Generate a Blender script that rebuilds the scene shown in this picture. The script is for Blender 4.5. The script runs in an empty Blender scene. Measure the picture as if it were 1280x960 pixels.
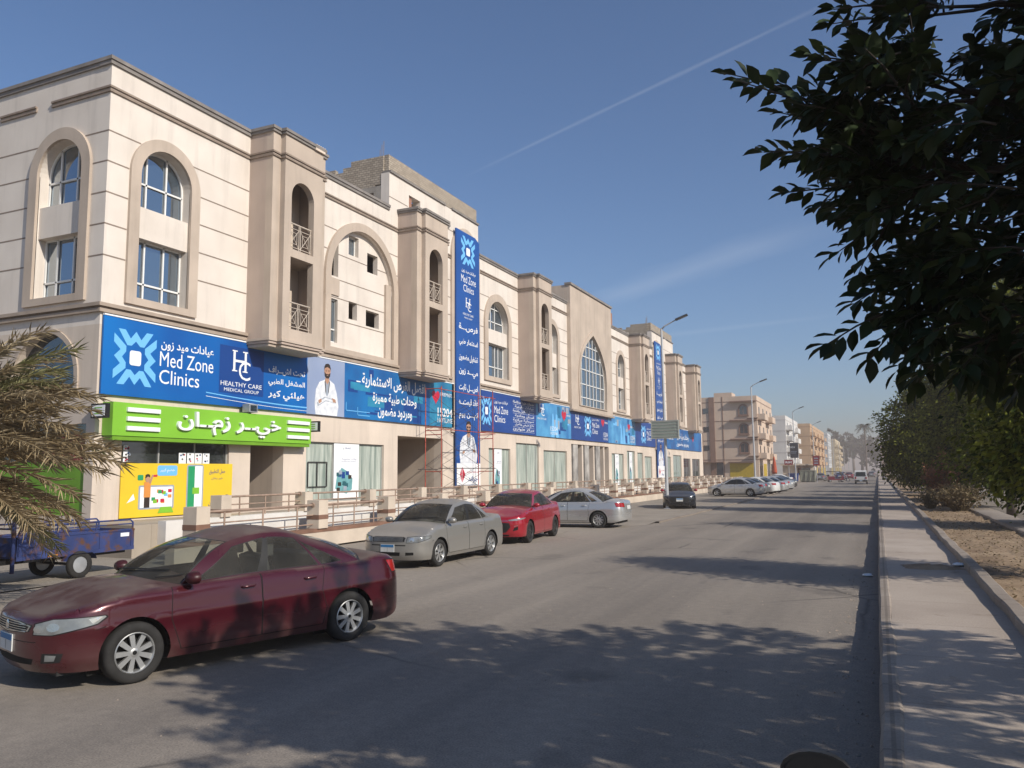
import bpy, bmesh, math, random
from mathutils import Vector, Matrix, Euler
from mathutils.geometry import tessellate_polygon, delaunay_2d_cdt
R = math.radians
S = bpy.context.scene
COL = S.collection
# ---------------------------------------------------------------- camera
def make_camera():
    cam = bpy.data.cameras.new('camera'); o = bpy.data.objects.new('camera', cam); COL.objects.link(o)
    yaw, pitch, roll = R(24.4), math.atan(0.110), R(0.5)
    cam.sensor_width = 36.0; cam.lens = 36.0 * 1000 / 1280; cam.clip_start = 0.05; cam.clip_end = 6000
    fw = Vector((-math.sin(yaw) * math.cos(pitch), math.cos(yaw) * math.cos(pitch), math.sin(pitch)))
    r0 = Vector((math.cos(yaw), math.sin(yaw), 0)); u0 = r0.cross(fw)
    c, s = math.cos(roll), math.sin(roll)
    r = c * r0 - s * u0; u = s * r0 + c * u0
    m = Matrix((r, u, -fw)).transposed().to_4x4(); m.translation = Vector((0, 0, 2.15))
    o.matrix_world = m; S.camera = o
make_camera()
# ---------------------------------------------------------------- world, sun, exposure
SUN_EL = R(33)
SUN_TO = Vector((0.956 * math.cos(SUN_EL), -0.292 * math.cos(SUN_EL), math.sin(SUN_EL)))   # towards the sun
W = bpy.data.worlds.new('World'); S.world = W; W.use_nodes = True
def make_world():
    nt = W.node_tree; nt.nodes.clear(); N = nt.nodes; L = nt.links
    out = N.new('ShaderNodeOutputWorld'); bg = N.new('ShaderNodeBackground'); sky = N.new('ShaderNodeTexSky')
    sky.sky_type = 'NISHITA'; sky.sun_disc = False; sky.sun_elevation = SUN_EL; sky.sun_rotation = math.atan2(SUN_TO.x, SUN_TO.y)
    sky.altitude = 0; sky.air_density = 1.0; sky.dust_density = 1.2; sky.ozone_density = 6.5
    bg.inputs['Strength'].default_value = 0.109
    # thin high cirrus: stretched noise in the direction of view, and two old vapour trails
    tc = N.new('ShaderNodeTexCoord'); sep = N.new('ShaderNodeSeparateXYZ'); L.new(tc.outputs['Generated'], sep.inputs[0])
    def math_(op, a, b=None, clamp=False):
        n = N.new('ShaderNodeMath'); n.operation = op; n.use_clamp = clamp
        for i, v in enumerate((a, b)):
            if v is None: continue
            if isinstance(v, (int, float)): n.inputs[i].default_value = v
            else: L.new(v, n.inputs[i])
        return n.outputs[0]
    zz = math_('MAXIMUM', sep.outputs[2], 0.03)
    gx = math_('DIVIDE', sep.outputs[0], zz); gy = math_('DIVIDE', sep.outputs[1], zz)      # the cloud layer as a plane
    total = None
    def trail(p, q, width, strength, along):
        (x0, y0), (x1, y1) = p, q
        ln = math.hypot(x1 - x0, y1 - y0); ux, uy = (x1 - x0) / ln, (y1 - y0) / ln
        dx = math_('SUBTRACT', gx, x0); dy = math_('SUBTRACT', gy, y0)
        a = math_('ADD', math_('MULTIPLY', dx, ux), math_('MULTIPLY', dy, uy))
        d = math_('ABSOLUTE', math_('SUBTRACT', math_('MULTIPLY', dx, uy), math_('MULTIPLY', dy, ux)))
        cb = N.new('ShaderNodeCombineXYZ'); L.new(math_('MULTIPLY', a, along), cb.inputs[0]); L.new(math_('MULTIPLY', d, along * 3), cb.inputs[1])
        nz = N.new('ShaderNodeTexNoise'); nz.inputs['Scale'].default_value = 1.0; nz.inputs['Detail'].default_value = 5; L.new(cb.outputs[0], nz.inputs['Vector'])
        w = math_('MULTIPLY', math_('ADD', nz.outputs[0], 0.3), width)
        f = math_('SUBTRACT', 1.0, math_('DIVIDE', d, w), True)
        ends = math_('MULTIPLY', math_('MULTIPLY', a, 4 / ln, True), math_('MULTIPLY', math_('SUBTRACT', ln, a), 4 / ln, True), True)
        return math_('MULTIPLY', math_('MULTIPLY', f, ends), strength)
    t1 = trail(TR1[0], TR1[1], 0.015, 0.065, 9)
    t2 = trail(TR2[0], TR2[1], 0.26, 0.075, 2.2)
    t3 = trail(TR3[0], TR3[1], 0.16, 0.04, 1.5)
    fac = math_('ADD', math_('ADD', t1, t2), t3, True)
    mx = N.new('ShaderNodeMixRGB'); L.new(fac, mx.inputs[0]); L.new(sky.outputs[0], mx.inputs[1]); mx.inputs[2].default_value = (9.5, 9.6, 9.8, 1)
    L.new(mx.outputs[0], bg.inputs['Color']); L.new(bg.outputs[0], out.inputs['Surface'])
TR1 = ((-1.25, 2.342), (0.1, 1.698)); TR2 = ((-1.65, 4.62), (-0.1, 3.38)); TR3 = ((-1.95, 5.95), (-0.1, 5.55))
make_world()
def make_sun():
    l = bpy.data.lights.new('sun', 'SUN'); l.energy = 4.5; l.angle = R(0.55); l.color = (1.0, 0.93, 0.82)
    o = bpy.data.objects.new('sun', l); COL.objects.link(o)
    o.rotation_euler = (-SUN_TO).to_track_quat('-Z', 'Y').to_euler(); o.location = (30, -10, 40)
make_sun()
S.view_settings.view_transform = 'Standard'; S.view_settings.look = 'None'
S.view_settings.exposure = 0.14; S.view_settings.gamma = 1.0; S.view_settings.use_curve_mapping = False
S.render.engine = 'CYCLES'
S.cycles.use_denoising = True; S.cycles.max_bounces = 7; S.cycles.diffuse_bounces = 3; S.cycles.glossy_bounces = 3
S.cycles.transparent_max_bounces = 12; S.cycles.transmission_bounces = 4; S.cycles.volume_bounces = 0
S.cycles.caustics_reflective = False; S.cycles.caustics_refractive = False
# ---------------------------------------------------------------- objects and tags
def tag(o, label=None, cat=None, group=None, kind=None):
    if label: o['label'] = label
    if cat: o['category'] = cat
    if group: o['group'] = group
    if kind: o['kind'] = kind
    return o
def empty(name, loc=(0, 0, 0), rz=0.0, label=None, cat=None, group=None):
    o = bpy.data.objects.new(name, None); COL.objects.link(o); o.location = loc; o.rotation_euler = (0, 0, rz)
    o.empty_display_size = 0.2
    return tag(o, label, cat, group)
def kids(o): return [c for c in bpy.data.objects if c.parent == o]
def copy_tree(o, parent=None, ch=None):
    if ch is None:
        ch = {}
        for c in bpy.data.objects:
            if c.parent: ch.setdefault(c.parent.name, []).append(c)
    c = o.copy(); COL.objects.link(c); c.parent = parent
    for k in ch.get(o.name, []): copy_tree(k, c, ch)
    return c
WORLD_PARENTS = set()                       # things whose parts are written in world coordinates
class MB:
    def __init__(s): s.v = []; s.f = []; s.m = []
    def add(s, vs, fs, m=0):
        b = len(s.v); s.v += [tuple(v) for v in vs]; s.f += [tuple(b + i for i in f) for f in fs]; s.m += [m] * len(fs)
    def box(s, x0, x1, y0, y1, z0, z1, m=0):
        if x0 > x1: x0, x1 = x1, x0
        if y0 > y1: y0, y1 = y1, y0
        if z0 > z1: z0, z1 = z1, z0
        s.add([(x0,y0,z0),(x1,y0,z0),(x1,y1,z0),(x0,y1,z0),(x0,y0,z1),(x1,y0,z1),(x1,y1,z1),(x0,y1,z1)],
              [(0,3,2,1),(4,5,6,7),(0,1,5,4),(1,2,6,5),(2,3,7,6),(3,0,4,7)], m)
    def obox(s, c, ux, uy, uz, hx, hy, hz, m=0):
        c, ux, uy, uz = Vector(c), Vector(ux), Vector(uy), Vector(uz)
        vs = [c + ux*hx*a + uy*hy*b + uz*hz*d for d in (-1,1) for a, b in ((-1,-1),(1,-1),(1,1),(-1,1))]
        s.add(vs, [(0,3,2,1),(4,5,6,7),(0,1,5,4),(1,2,6,5),(2,3,7,6),(3,0,4,7)], m)
    def cyl(s, p, q, r0, r1=None, n=10, m=0, caps=True):
        p, q = Vector(p), Vector(q); r1 = r0 if r1 is None else r1
        d = (q - p).normalized(); a = d.orthogonal().normalized(); b = d.cross(a)
        vs = []
        for c, r in ((p, r0), (q, r1)):
            for i in range(n):
                t = 2*math.pi*i/n; vs.append(c + a*r*math.cos(t) + b*r*math.sin(t))
        fs = [(i, (i+1) % n, n+(i+1) % n, n+i) for i in range(n)]
        if caps: fs += [tuple(range(n))[::-1], tuple(range(n, 2*n))]
        s.add(vs, fs, m)
    def tube(s, pts, r, n=8, m=0, caps=True):
        pts = [Vector(p) for p in pts]; k = len(pts); rs = r if isinstance(r, (list, tuple)) else [r]*k
        vs = []; a = None
        for i, p in enumerate(pts):
            d = (pts[min(i+1, k-1)] - pts[max(i-1, 0)]).normalized()
            if a is None: a = d.orthogonal().normalized()
            else:
                a = (a - d*a.dot(d))
                a = a.normalized() if a.length > 1e-6 else d.orthogonal().normalized()
            b = d.cross(a)
            for j in range(n):
                t = 2*math.pi*j/n; vs.append(p + a*rs[i]*math.cos(t) + b*rs[i]*math.sin(t))
        fs = [(i*n+j, i*n+(j+1) % n, (i+1)*n+(j+1) % n, (i+1)*n+j) for i in range(k-1) for j in range(n)]
        if caps: fs += [tuple(range(n))[::-1], tuple(range((k-1)*n, k*n))]
        s.add(vs, fs, m)
    def lathe(s, prof, o=(0,0,0), ax=(0,0,1), n=24, m=0):      # prof: (radius, height along ax)
        o, ax = Vector(o), Vector(ax).normalized(); a = ax.orthogonal().normalized(); b = ax.cross(a); k = len(prof); vs = []
        for r, h in prof:
            for j in range(n):
                t = 2*math.pi*j/n; vs.append(o + ax*h + a*r*math.cos(t) + b*r*math.sin(t))
        s.add(vs, [(i*n+j, i*n+(j+1) % n, (i+1)*n+(j+1) % n, (i+1)*n+j) for i in range(k-1) for j in range(n)], m)
    def prism(s, poly, fn, d0, d1, m=0, holes=(), side=True, back=True):   # fn(u, v, d) -> point; d1 is the face towards the viewer
        loops = [list(poly)] + [list(h) for h in holes]
        tris = tessellate_polygon([[Vector((u, v, 0)) for u, v in l] for l in loops])
        flat = [p for l in loops for p in l]
        s.add([fn(u, v, d1) for u, v in flat], tris, m)
        if back: s.add([fn(u, v, d0) for u, v in flat], [t[::-1] for t in tris], m)
        if side and d0 != d1:
            for l in loops:
                n = len(l); s.add([fn(u, v, d0) for u, v in l] + [fn(u, v, d1) for u, v in l], [(i, (i+1) % n, n+(i+1) % n, n+i) for i in range(n)], m)
    def build(s, name, mats, parent=None, smooth=False, fix=True, loc=None, angle=None):
        me = bpy.data.meshes.new(name); me.from_pydata(s.v, [], s.f)
        mats = mats if isinstance(mats, (list, tuple)) else [mats]
        for m in mats: me.materials.append(m)
        me.polygons.foreach_set('material_index', s.m)
        if fix:
            bm = bmesh.new(); bm.from_mesh(me); bmesh.ops.recalc_face_normals(bm, faces=bm.faces); bm.to_mesh(me); bm.free()
        if smooth: me.polygons.foreach_set('use_smooth', [True]*len(me.polygons))
        if smooth and angle:
            me.set_sharp_from_angle(angle=R(angle))
        me.update()
        o = bpy.data.objects.new(name, me); COL.objects.link(o); o.parent = parent
        if parent and parent.name in WORLD_PARENTS: o.matrix_parent_inverse = Matrix.Translation(-parent.location)
        if loc: o.location = loc
        return o
# plane maps used by prism: (u, v, d) -> point
def fx(X, sgn=1): return lambda u, v, d: (X + sgn*d, u, v)     # a wall across X; u = Y, v = Z
def fy(Y, sgn=-1): return lambda u, v, d: (u, Y + sgn*d, v)    # a wall across Y; u = X, v = Z
def rect(u0, u1, v0, v1): return [(u0,v0),(u1,v0),(u1,v1),(u0,v1)]
def arch(c, hw, z0, zs, n=20, p=1.0):                          # round-headed outline; zs = springing
    return [(c-hw, z0), (c+hw, z0)] + [(c+hw*math.cos(math.pi*i/n), zs+p*hw*math.sin(math.pi*i/n)) for i in range(n+1)]
def rrect(u0, u1, v0, v1, r, n=4):
    o = []
    for cu, cv, a0 in ((u1-r, v0+r, -90), (u1-r, v1-r, 0), (u0+r, v1-r, 90), (u0+r, v0+r, 180)):
        for i in range(n+1): t = R(a0 + 90*i/n); o.append((cu+r*math.cos(t), cv+r*math.sin(t)))
    return o
# ---------------------------------------------------------------- materials
def newmat(name):
    m = bpy.data.materials.new(name); m.use_nodes = True
    return m, m.node_tree.nodes, m.node_tree.links, m.node_tree.nodes['Principled BSDF']
def pmat(name, col, rough=0.8, var=0.18, vs=1.5, bump=0.0, bs=40, metal=0.0, spec=0.35, col2=None, detail=6, streak=False, emit=0, coat=0, fine=0.0, stretch=None, stain=0.0):
    m, N, L, P = newmat(name)
    P.inputs['Roughness'].default_value = rough; P.inputs['Metallic'].default_value = metal; P.inputs['Specular IOR Level'].default_value = spec
    P.inputs['Coat Weight'].default_value = coat; P.inputs['Coat Roughness'].default_value = 0.05
    c1 = tuple(max(0, c*(1-var)) for c in col); c2 = tuple(col2) if col2 else tuple(min(1, c*(1+var)) for c in col)
    if var == 0 and not col2 and not bump:
        P.inputs['Base Color'].default_value = (*col, 1)
    else:
        tc = N.new('ShaderNodeTexCoord'); mp = N.new('ShaderNodeMapping'); L.new(tc.outputs['Object'], mp.inputs[0])
        if streak: mp.inputs['Scale'].default_value = (1, 1, 0.12)
        if stretch: mp.inputs['Scale'].default_value = stretch
        nz = N.new('ShaderNodeTexNoise'); nz.inputs['Scale'].default_value = vs; nz.inputs['Detail'].default_value = detail; L.new(mp.outputs[0], nz.inputs['Vector'])
        rp = N.new('ShaderNodeValToRGB'); rp.color_ramp.elements[0].position = 0.32; rp.color_ramp.elements[1].position = 0.68
        rp.color_ramp.elements[0].color = (*c1, 1); rp.color_ramp.elements[1].color = (*c2, 1); L.new(nz.outputs['Fac'], rp.inputs[0])
        last = rp.outputs[0]
        n2 = None
        if fine or bump:
            n2 = N.new('ShaderNodeTexNoise'); n2.inputs['Scale'].default_value = bs; n2.inputs['Detail'].default_value = 3; L.new(tc.outputs['Object'], n2.inputs['Vector'])
        if fine:
            mr = N.new('ShaderNodeMapRange'); L.new(n2.outputs['Fac'], mr.inputs[0]); mr.inputs[1].default_value = 0.3; mr.inputs[2].default_value = 0.7; mr.inputs[3].default_value = 1-fine; mr.inputs[4].default_value = 1+fine
            mu = N.new('ShaderNodeVectorMath'); mu.operation = 'SCALE'; L.new(last, mu.inputs[0]); L.new(mr.outputs[0], mu.inputs['Scale']); last = mu.outputs[0]
        L.new(last, P.inputs['Base Color'])
        if bump:
            b = N.new('ShaderNodeBump'); b.inputs['Strength'].default_value = bump; b.inputs['Distance'].default_value = 0.02
            L.new(n2.outputs['Fac'], b.inputs['Height']); L.new(b.outputs[0], P.inputs['Normal'])
    if stain:
        ms = N.new('ShaderNodeMapping'); ms.inputs['Scale'].default_value = (1.3, 1.3, 0.10); tcs = N.new('ShaderNodeTexCoord'); L.new(tcs.outputs['Object'], ms.inputs[0]); ns = N.new('ShaderNodeTexNoise'); ns.inputs['Scale'].default_value = 1.6; ns.inputs['Detail'].default_value = 6; ns.inputs['Roughness'].default_value = 0.65; L.new(ms.outputs[0], ns.inputs['Vector'])
        rs = N.new('ShaderNodeMapRange'); L.new(ns.outputs['Fac'], rs.inputs[0]); rs.inputs[1].default_value = 0.50; rs.inputs[2].default_value = 0.80; rs.inputs[3].default_value = 1.0; rs.inputs[4].default_value = 1.0-stain; vs2 = N.new('ShaderNodeVectorMath'); vs2.operation = 'SCALE'; L.new(last, vs2.inputs[0]); L.new(rs.outputs[0], vs2.inputs['Scale']); L.new(vs2.outputs[0], P.inputs['Base Color'])
    if emit:
        P.inputs['Emission Color'].default_value = (*col, 1); P.inputs['Emission Strength'].default_value = emit
    return m
def leafmat(name, a, b, transl=0.25, vs=0.6, rough=0.45, spec=0.4):
    m, N, L, P = newmat(name)
    g = N.new('ShaderNodeNewGeometry'); tc = N.new('ShaderNodeTexCoord')
    nz = N.new('ShaderNodeTexNoise'); nz.inputs['Scale'].default_value = vs; nz.inputs['Detail'].default_value = 3; L.new(tc.outputs['Object'], nz.inputs['Vector'])
    ad = N.new('ShaderNodeMath'); ad.operation = 'ADD'; L.new(g.outputs['Random Per Island'], ad.inputs[0]); L.new(nz.outputs['Fac'], ad.inputs[1])
    mu = N.new('ShaderNodeMath'); mu.operation = 'MULTIPLY'; mu.inputs[1].default_value = 0.5; L.new(ad.outputs[0], mu.inputs[0])
    rp = N.new('ShaderNodeValToRGB'); rp.color_ramp.elements[0].position = 0.25; rp.color_ramp.elements[1].position = 0.75
    rp.color_ramp.elements[0].color = (*a, 1); rp.color_ramp.elements[1].color = (*b, 1); L.new(mu.outputs[0], rp.inputs[0])
    L.new(rp.outputs[0], P.inputs['Base Color']); P.inputs['Roughness'].default_value = rough; P.inputs['Specular IOR Level'].default_value = spec
    if transl:
        t = N.new('ShaderNodeBsdfTranslucent'); L.new(rp.outputs[0], t.inputs[0]); mx = N.new('ShaderNodeMixShader'); mx.inputs[0].default_value = transl
        out = N['Material Output']; L.new(P.outputs[0], mx.inputs[1]); L.new(t.outputs[0], mx.inputs[2]); L.new(mx.outputs[0], out.inputs['Surface'])
    return m
def glassmat(name, tint, clear=0.4, rough=0.02, ior=1.5, dust=0.0):
    m, N, L, P = newmat(name)
    P.inputs['Base Color'].default_value = (*tint, 1); P.inputs['Roughness'].default_value = rough; P.inputs['IOR'].default_value = ior; P.inputs['Specular IOR Level'].default_value = 0.5
    out = N['Material Output']
    if dust: P.inputs['Roughness'].default_value = rough + 0.1
    if clear > 0:
        t = N.new('ShaderNodeBsdfTransparent'); t.inputs[0].default_value = (0.75, 0.8, 0.78, 1)
        lw = N.new('ShaderNodeLayerWeight'); lw.inputs['Blend'].default_value = 0.25
        mr = N.new('ShaderNodeMapRange'); L.new(lw.outputs['Fresnel'], mr.inputs[0]); mr.inputs[3].default_value = clear; mr.inputs[4].default_value = 0.0
        mx = N.new('ShaderNodeMixShader'); L.new(mr.outputs[0], mx.inputs[0]); L.new(P.outputs[0], mx.inputs[1]); L.new(t.outputs[0], mx.inputs[2]); L.new(mx.outputs[0], out.inputs['Surface'])
    return m
M = {}
M['cream'] = pmat('cream_stucco', (0.655,0.585,0.515), 0.9, 0.07, 0.7, 0.12, 60, col2=(0.695,0.63,0.56), fine=0.035, stain=0.22)
M['cream2'] = pmat('pale_stucco', (0.60,0.51,0.425), 0.9, 0.10, 0.5, 0.12, 60, fine=0.03, stain=0.22)
M['taupe'] = pmat('taupe_stucco', (0.46,0.38,0.31), 0.9, 0.09, 0.8, 0.15, 60, fine=0.04, stain=0.22)
M['mauve'] = pmat('pinkish_brown_stucco', (0.43,0.345,0.29), 0.9, 0.08, 0.6, 0.15, 60, fine=0.04, stain=0.22)
M['line'] = pmat('brown_joint', (0.23,0.18,0.145), 0.9, 0.15, 4)
M['coping'] = pmat('grey_coping', (0.21,0.19,0.175), 0.8, 0.2, 2, 0.1)
M['mould'] = pmat('moulding', (0.34,0.275,0.22), 0.9, 0.12, 2)
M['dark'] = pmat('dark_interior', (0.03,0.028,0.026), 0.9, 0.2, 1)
M['conc'] = pmat('raw_concrete', (0.27,0.245,0.215), 0.95, 0.25, 2.0, 0.4, 25, fine=0.1)
M['black'] = pmat('black_plastic', (0.012,0.012,0.013), 0.5, 0, 1)
M['rubber'] = pmat('tyre_rubber', (0.022,0.021,0.02), 0.85, 0.3, 8)
M['white'] = pmat('white_paint', (0.75,0.75,0.74), 0.5, 0.04, 2)
M['winframe'] = pmat('white_aluminium', (0.72,0.72,0.70), 0.4, 0.03, 2)
M['steel'] = pmat('galvanised_steel', (0.45,0.46,0.47), 0.45, 0.12, 3, metal=0.6)
M['lampgrey'] = pmat('grey_pole_paint', (0.42,0.43,0.44), 0.5, 0.08, 3)
def brickmat(name, ca, cb, mortar, sc, bump=0.5, rough=0.9):
    m, N, L, P = newmat(name); P.inputs['Roughness'].default_value = rough; P.inputs['Specular IOR Level'].default_value = 0.2
    tc = N.new('ShaderNodeTexCoord'); sp = N.new('ShaderNodeSeparateXYZ'); L.new(tc.outputs['Object'], sp.inputs[0])
    a = N.new('ShaderNodeMath'); a.operation = 'ADD'; L.new(sp.outputs[0], a.inputs[0]); L.new(sp.outputs[1], a.inputs[1])
    cb_ = N.new('ShaderNodeCombineXYZ'); L.new(a.outputs[0], cb_.inputs[0]); L.new(sp.outputs[2], cb_.inputs[1])
    b = N.new('ShaderNodeTexBrick'); L.new(cb_.outputs[0], b.inputs['Vector']); b.inputs['Scale'].default_value = sc; b.inputs['Color1'].default_value = (*ca,1); b.inputs['Color2'].default_value = (*cb,1); b.inputs['Mortar'].default_value = (*mortar,1)
    b.inputs['Mortar Size'].default_value = 0.03; b.inputs['Bias'].default_value = -0.1
    L.new(b.outputs[0], P.inputs['Base Color']); bp = N.new('ShaderNodeBump'); bp.inputs['Strength'].default_value = bump; bp.invert = True; L.new(b.outputs['Fac'], bp.inputs['Height']); L.new(bp.outputs[0], P.inputs['Normal'])
    return m
M['block'] = brickmat('white_block_masonry', (0.42,0.36,0.285), (0.28,0.235,0.185), (0.17,0.145,0.12), 2.4)
M['redbrick'] = brickmat('red_brick_masonry', (0.36,0.16,0.10), (0.27,0.115,0.075), (0.25,0.2,0.17), 4.5)
def windowglass(name, tint, refl):
    m, N, L, P = newmat(name); P.inputs['Base Color'].default_value = (*tint, 1); P.inputs['Roughness'].default_value = 0.04; P.inputs['Specular IOR Level'].default_value = 0.6
    gl = N.new('ShaderNodeBsdfGlossy'); gl.inputs['Roughness'].default_value = 0.03; gl.inputs['Color'].default_value = (0.8,0.9,1.0,1)
    tc = N.new('ShaderNodeTexCoord'); nz = N.new('ShaderNodeTexNoise'); nz.inputs['Scale'].default_value = 0.8; L.new(tc.outputs['Object'], nz.inputs['Vector'])
    bp = N.new('ShaderNodeBump'); bp.inputs['Strength'].default_value = 0.02; L.new(nz.outputs['Fac'], bp.inputs['Height']); L.new(bp.outputs[0], gl.inputs['Normal'])
    mx = N.new('ShaderNodeMixShader'); mx.inputs[0].default_value = refl; L.new(P.outputs[0], mx.inputs[1]); L.new(gl.outputs[0], mx.inputs[2]); L.new(mx.outputs[0], N['Material Output'].inputs['Surface'])
    return m
M['wglass'] = windowglass('window_glass', (0.03,0.05,0.07), 0.38)
M['shopglass'] = windowglass('dusty_green_shop_glass', (0.27,0.335,0.30), 0.10)
M['darkglass'] = windowglass('dark_shop_glass', (0.025,0.03,0.03), 0.12)
# ================================================================ the setting
def roadmat():
    m, N, L, P = newmat('asphalt'); P.inputs['Roughness'].default_value = 0.88; P.inputs['Specular IOR Level'].default_value = 0.3
    tc = N.new('ShaderNodeTexCoord')
    def noise(sc, det, scale=(1,1,1), rough=0.5):
        mp = N.new('ShaderNodeMapping'); mp.inputs['Scale'].default_value = scale; L.new(tc.outputs['Object'], mp.inputs[0])
        n = N.new('ShaderNodeTexNoise'); n.inputs['Scale'].default_value = sc; n.inputs['Detail'].default_value = det; n.inputs['Roughness'].default_value = rough; L.new(mp.outputs[0], n.inputs['Vector']); return n
    def ramp(src, p0, p1, c0, c1):
        r = N.new('ShaderNodeValToRGB'); r.color_ramp.elements[0].position = p0; r.color_ramp.elements[1].position = p1
        r.color_ramp.elements[0].color = (*c0,1); r.color_ramp.elements[1].color = (*c1,1); L.new(src, r.inputs[0]); return r
    def mix(f, a, b, mode='MIX'):
        x = N.new('ShaderNodeMixRGB'); x.blend_type = mode
        for i, v in enumerate((f, a, b)):
            if isinstance(v, (int, float)): x.inputs[i].default_value = v
            elif isinstance(v, tuple): x.inputs[i].default_value = (*v, 1)
            else: L.new(v, x.inputs[i])
        return x.outputs[0]
    base = ramp(noise(0.35, 6, (1, 0.35, 1)).outputs[0], 0.3, 0.7, (0.200,0.174,0.148), (0.260,0.228,0.196))
    tracks = ramp(noise(0.9, 4, (1, 0.03, 1)).outputs[0], 0.35, 0.65, (0.80,0.80,0.81), (1.10,1.09,1.07))
    c = mix(1.0, base.outputs[0], tracks.outputs[0], 'MULTIPLY')
    grain = ramp(noise(55, 3, rough=0.7).outputs[0], 0.3, 0.72, (0.62,0.62,0.62), (1.38,1.37,1.35)); c = mix(0.9, c, grain.outputs[0], 'MULTIPLY')
    g2 = ramp(noise(8, 4).outputs[0], 0.3, 0.7, (0.9,0.9,0.9), (1.08,1.08,1.07)); c = mix(1.0, c, g2.outputs[0], 'MULTIPLY')
    stain = ramp(noise(0.55, 5, (1, 0.8, 1)).outputs[0], 0.61, 0.70, (0,0,0), (1,1,1)); c = mix(stain.outputs[0], c, mix(0.55, c, (0.08,0.072,0.065)))
    # dust towards the parked side (X below -8)
    sp = N.new('ShaderNodeSeparateXYZ'); L.new(tc.outputs['Object'], sp.inputs[0])
    ad = N.new('ShaderNodeMath'); ad.operation = 'MULTIPLY_ADD'; L.new(noise(0.4, 5, (1, 0.4, 1)).outputs[0], ad.inputs[0]); ad.inputs[1].default_value = 5.0; L.new(sp.outputs[0], ad.inputs[2])
    mr = N.new('ShaderNodeMapRange'); L.new(ad.outputs[0], mr.inputs[0]); mr.inputs[1].default_value = -3.5; mr.inputs[2].default_value = -8.0; mr.clamp = True
    dust = mix(1.0, (0.33,0.285,0.235), g2.outputs[0], 'MULTIPLY'); dm = N.new('ShaderNodeMath'); dm.operation = 'MULTIPLY'; dm.inputs[1].default_value = 0.7; L.new(mr.outputs[0], dm.inputs[0])
    c = mix(dm.outputs[0], c, dust)
    # cracks
    vo = N.new('ShaderNodeTexVoronoi'); vo.feature = 'DISTANCE_TO_EDGE'; vo.inputs['Scale'].default_value = 0.23
    wv = N.new('ShaderNodeMixRGB'); wv.inputs[0].default_value = 0.12; L.new(tc.outputs['Object'], wv.inputs[1]); L.new(noise(1.2, 5).outputs['Color'], wv.inputs[2]); L.new(wv.outputs[0], vo.inputs['Vector'])
    ck = ramp(vo.outputs['Distance'], 0.0, 0.009, (1,1,1), (0,0,0)); msk = ramp(noise(0.12, 2).outputs[0], 0.5, 0.6, (0,0,0), (1,1,1))
    cf = mix(1.0, ck.outputs[0], msk.outputs[0], 'MULTIPLY'); cf2 = mix(0.85, (0,0,0), cf)
    c = mix(cf2, c, (0.045,0.04,0.037))
    L.new(c, P.inputs['Base Color'])
    b = N.new('ShaderNodeBump'); b.inputs['Strength'].default_value = 0.35; b.inputs['Distance'].default_value = 0.012; L.new(noise(70, 3).outputs[0], b.inputs['Height']); L.new(b.outputs[0], P.inputs['Normal'])
    return m
def groundmat(name, ca, cb, vs, fleck=None):
    m, N, L, P = newmat(name); P.inputs['Roughness'].default_value = 0.95; P.inputs['Specular IOR Level'].default_value = 0.15
    tc = N.new('ShaderNodeTexCoord')
    def noise(sc, det, r=0.55):
        n = N.new('ShaderNodeTexNoise'); n.inputs['Scale'].default_value = sc; n.inputs['Detail'].default_value = det; n.inputs['Roughness'].default_value = r; L.new(tc.outputs['Object'], n.inputs['Vector']); return n
    a = N.new('ShaderNodeValToRGB'); a.color_ramp.elements[0].position = 0.32; a.color_ramp.elements[1].position = 0.68; a.color_ramp.elements[0].color = (*ca,1); a.color_ramp.elements[1].color = (*cb,1)
    L.new(noise(vs, 8).outputs[0], a.inputs[0])
    g = N.new('ShaderNodeValToRGB'); g.color_ramp.elements[0].position = 0.3; g.color_ramp.elements[1].position = 0.72; g.color_ramp.elements[0].color = (0.72,0.71,0.7,1); g.color_ramp.elements[1].color = (1.2,1.2,1.18,1)
    L.new(noise(28, 4, 0.7).outputs[0], g.inputs[0])
    x = N.new('ShaderNodeMixRGB'); x.blend_type = 'MULTIPLY'; x.inputs[0].default_value = 0.8; L.new(a.outputs[0], x.inputs[1]); L.new(g.outputs[0], x.inputs[2])
    L.new(x.outputs[0], P.inputs['Base Color'])
    b = N.new('ShaderNodeBump'); b.inputs['Strength'].default_value = 0.6; b.inputs['Distance'].default_value = 0.03; L.new(noise(14, 6).outputs[0], b.inputs['Height']); L.new(b.outputs[0], P.inputs['Normal'])
    return m
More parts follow.
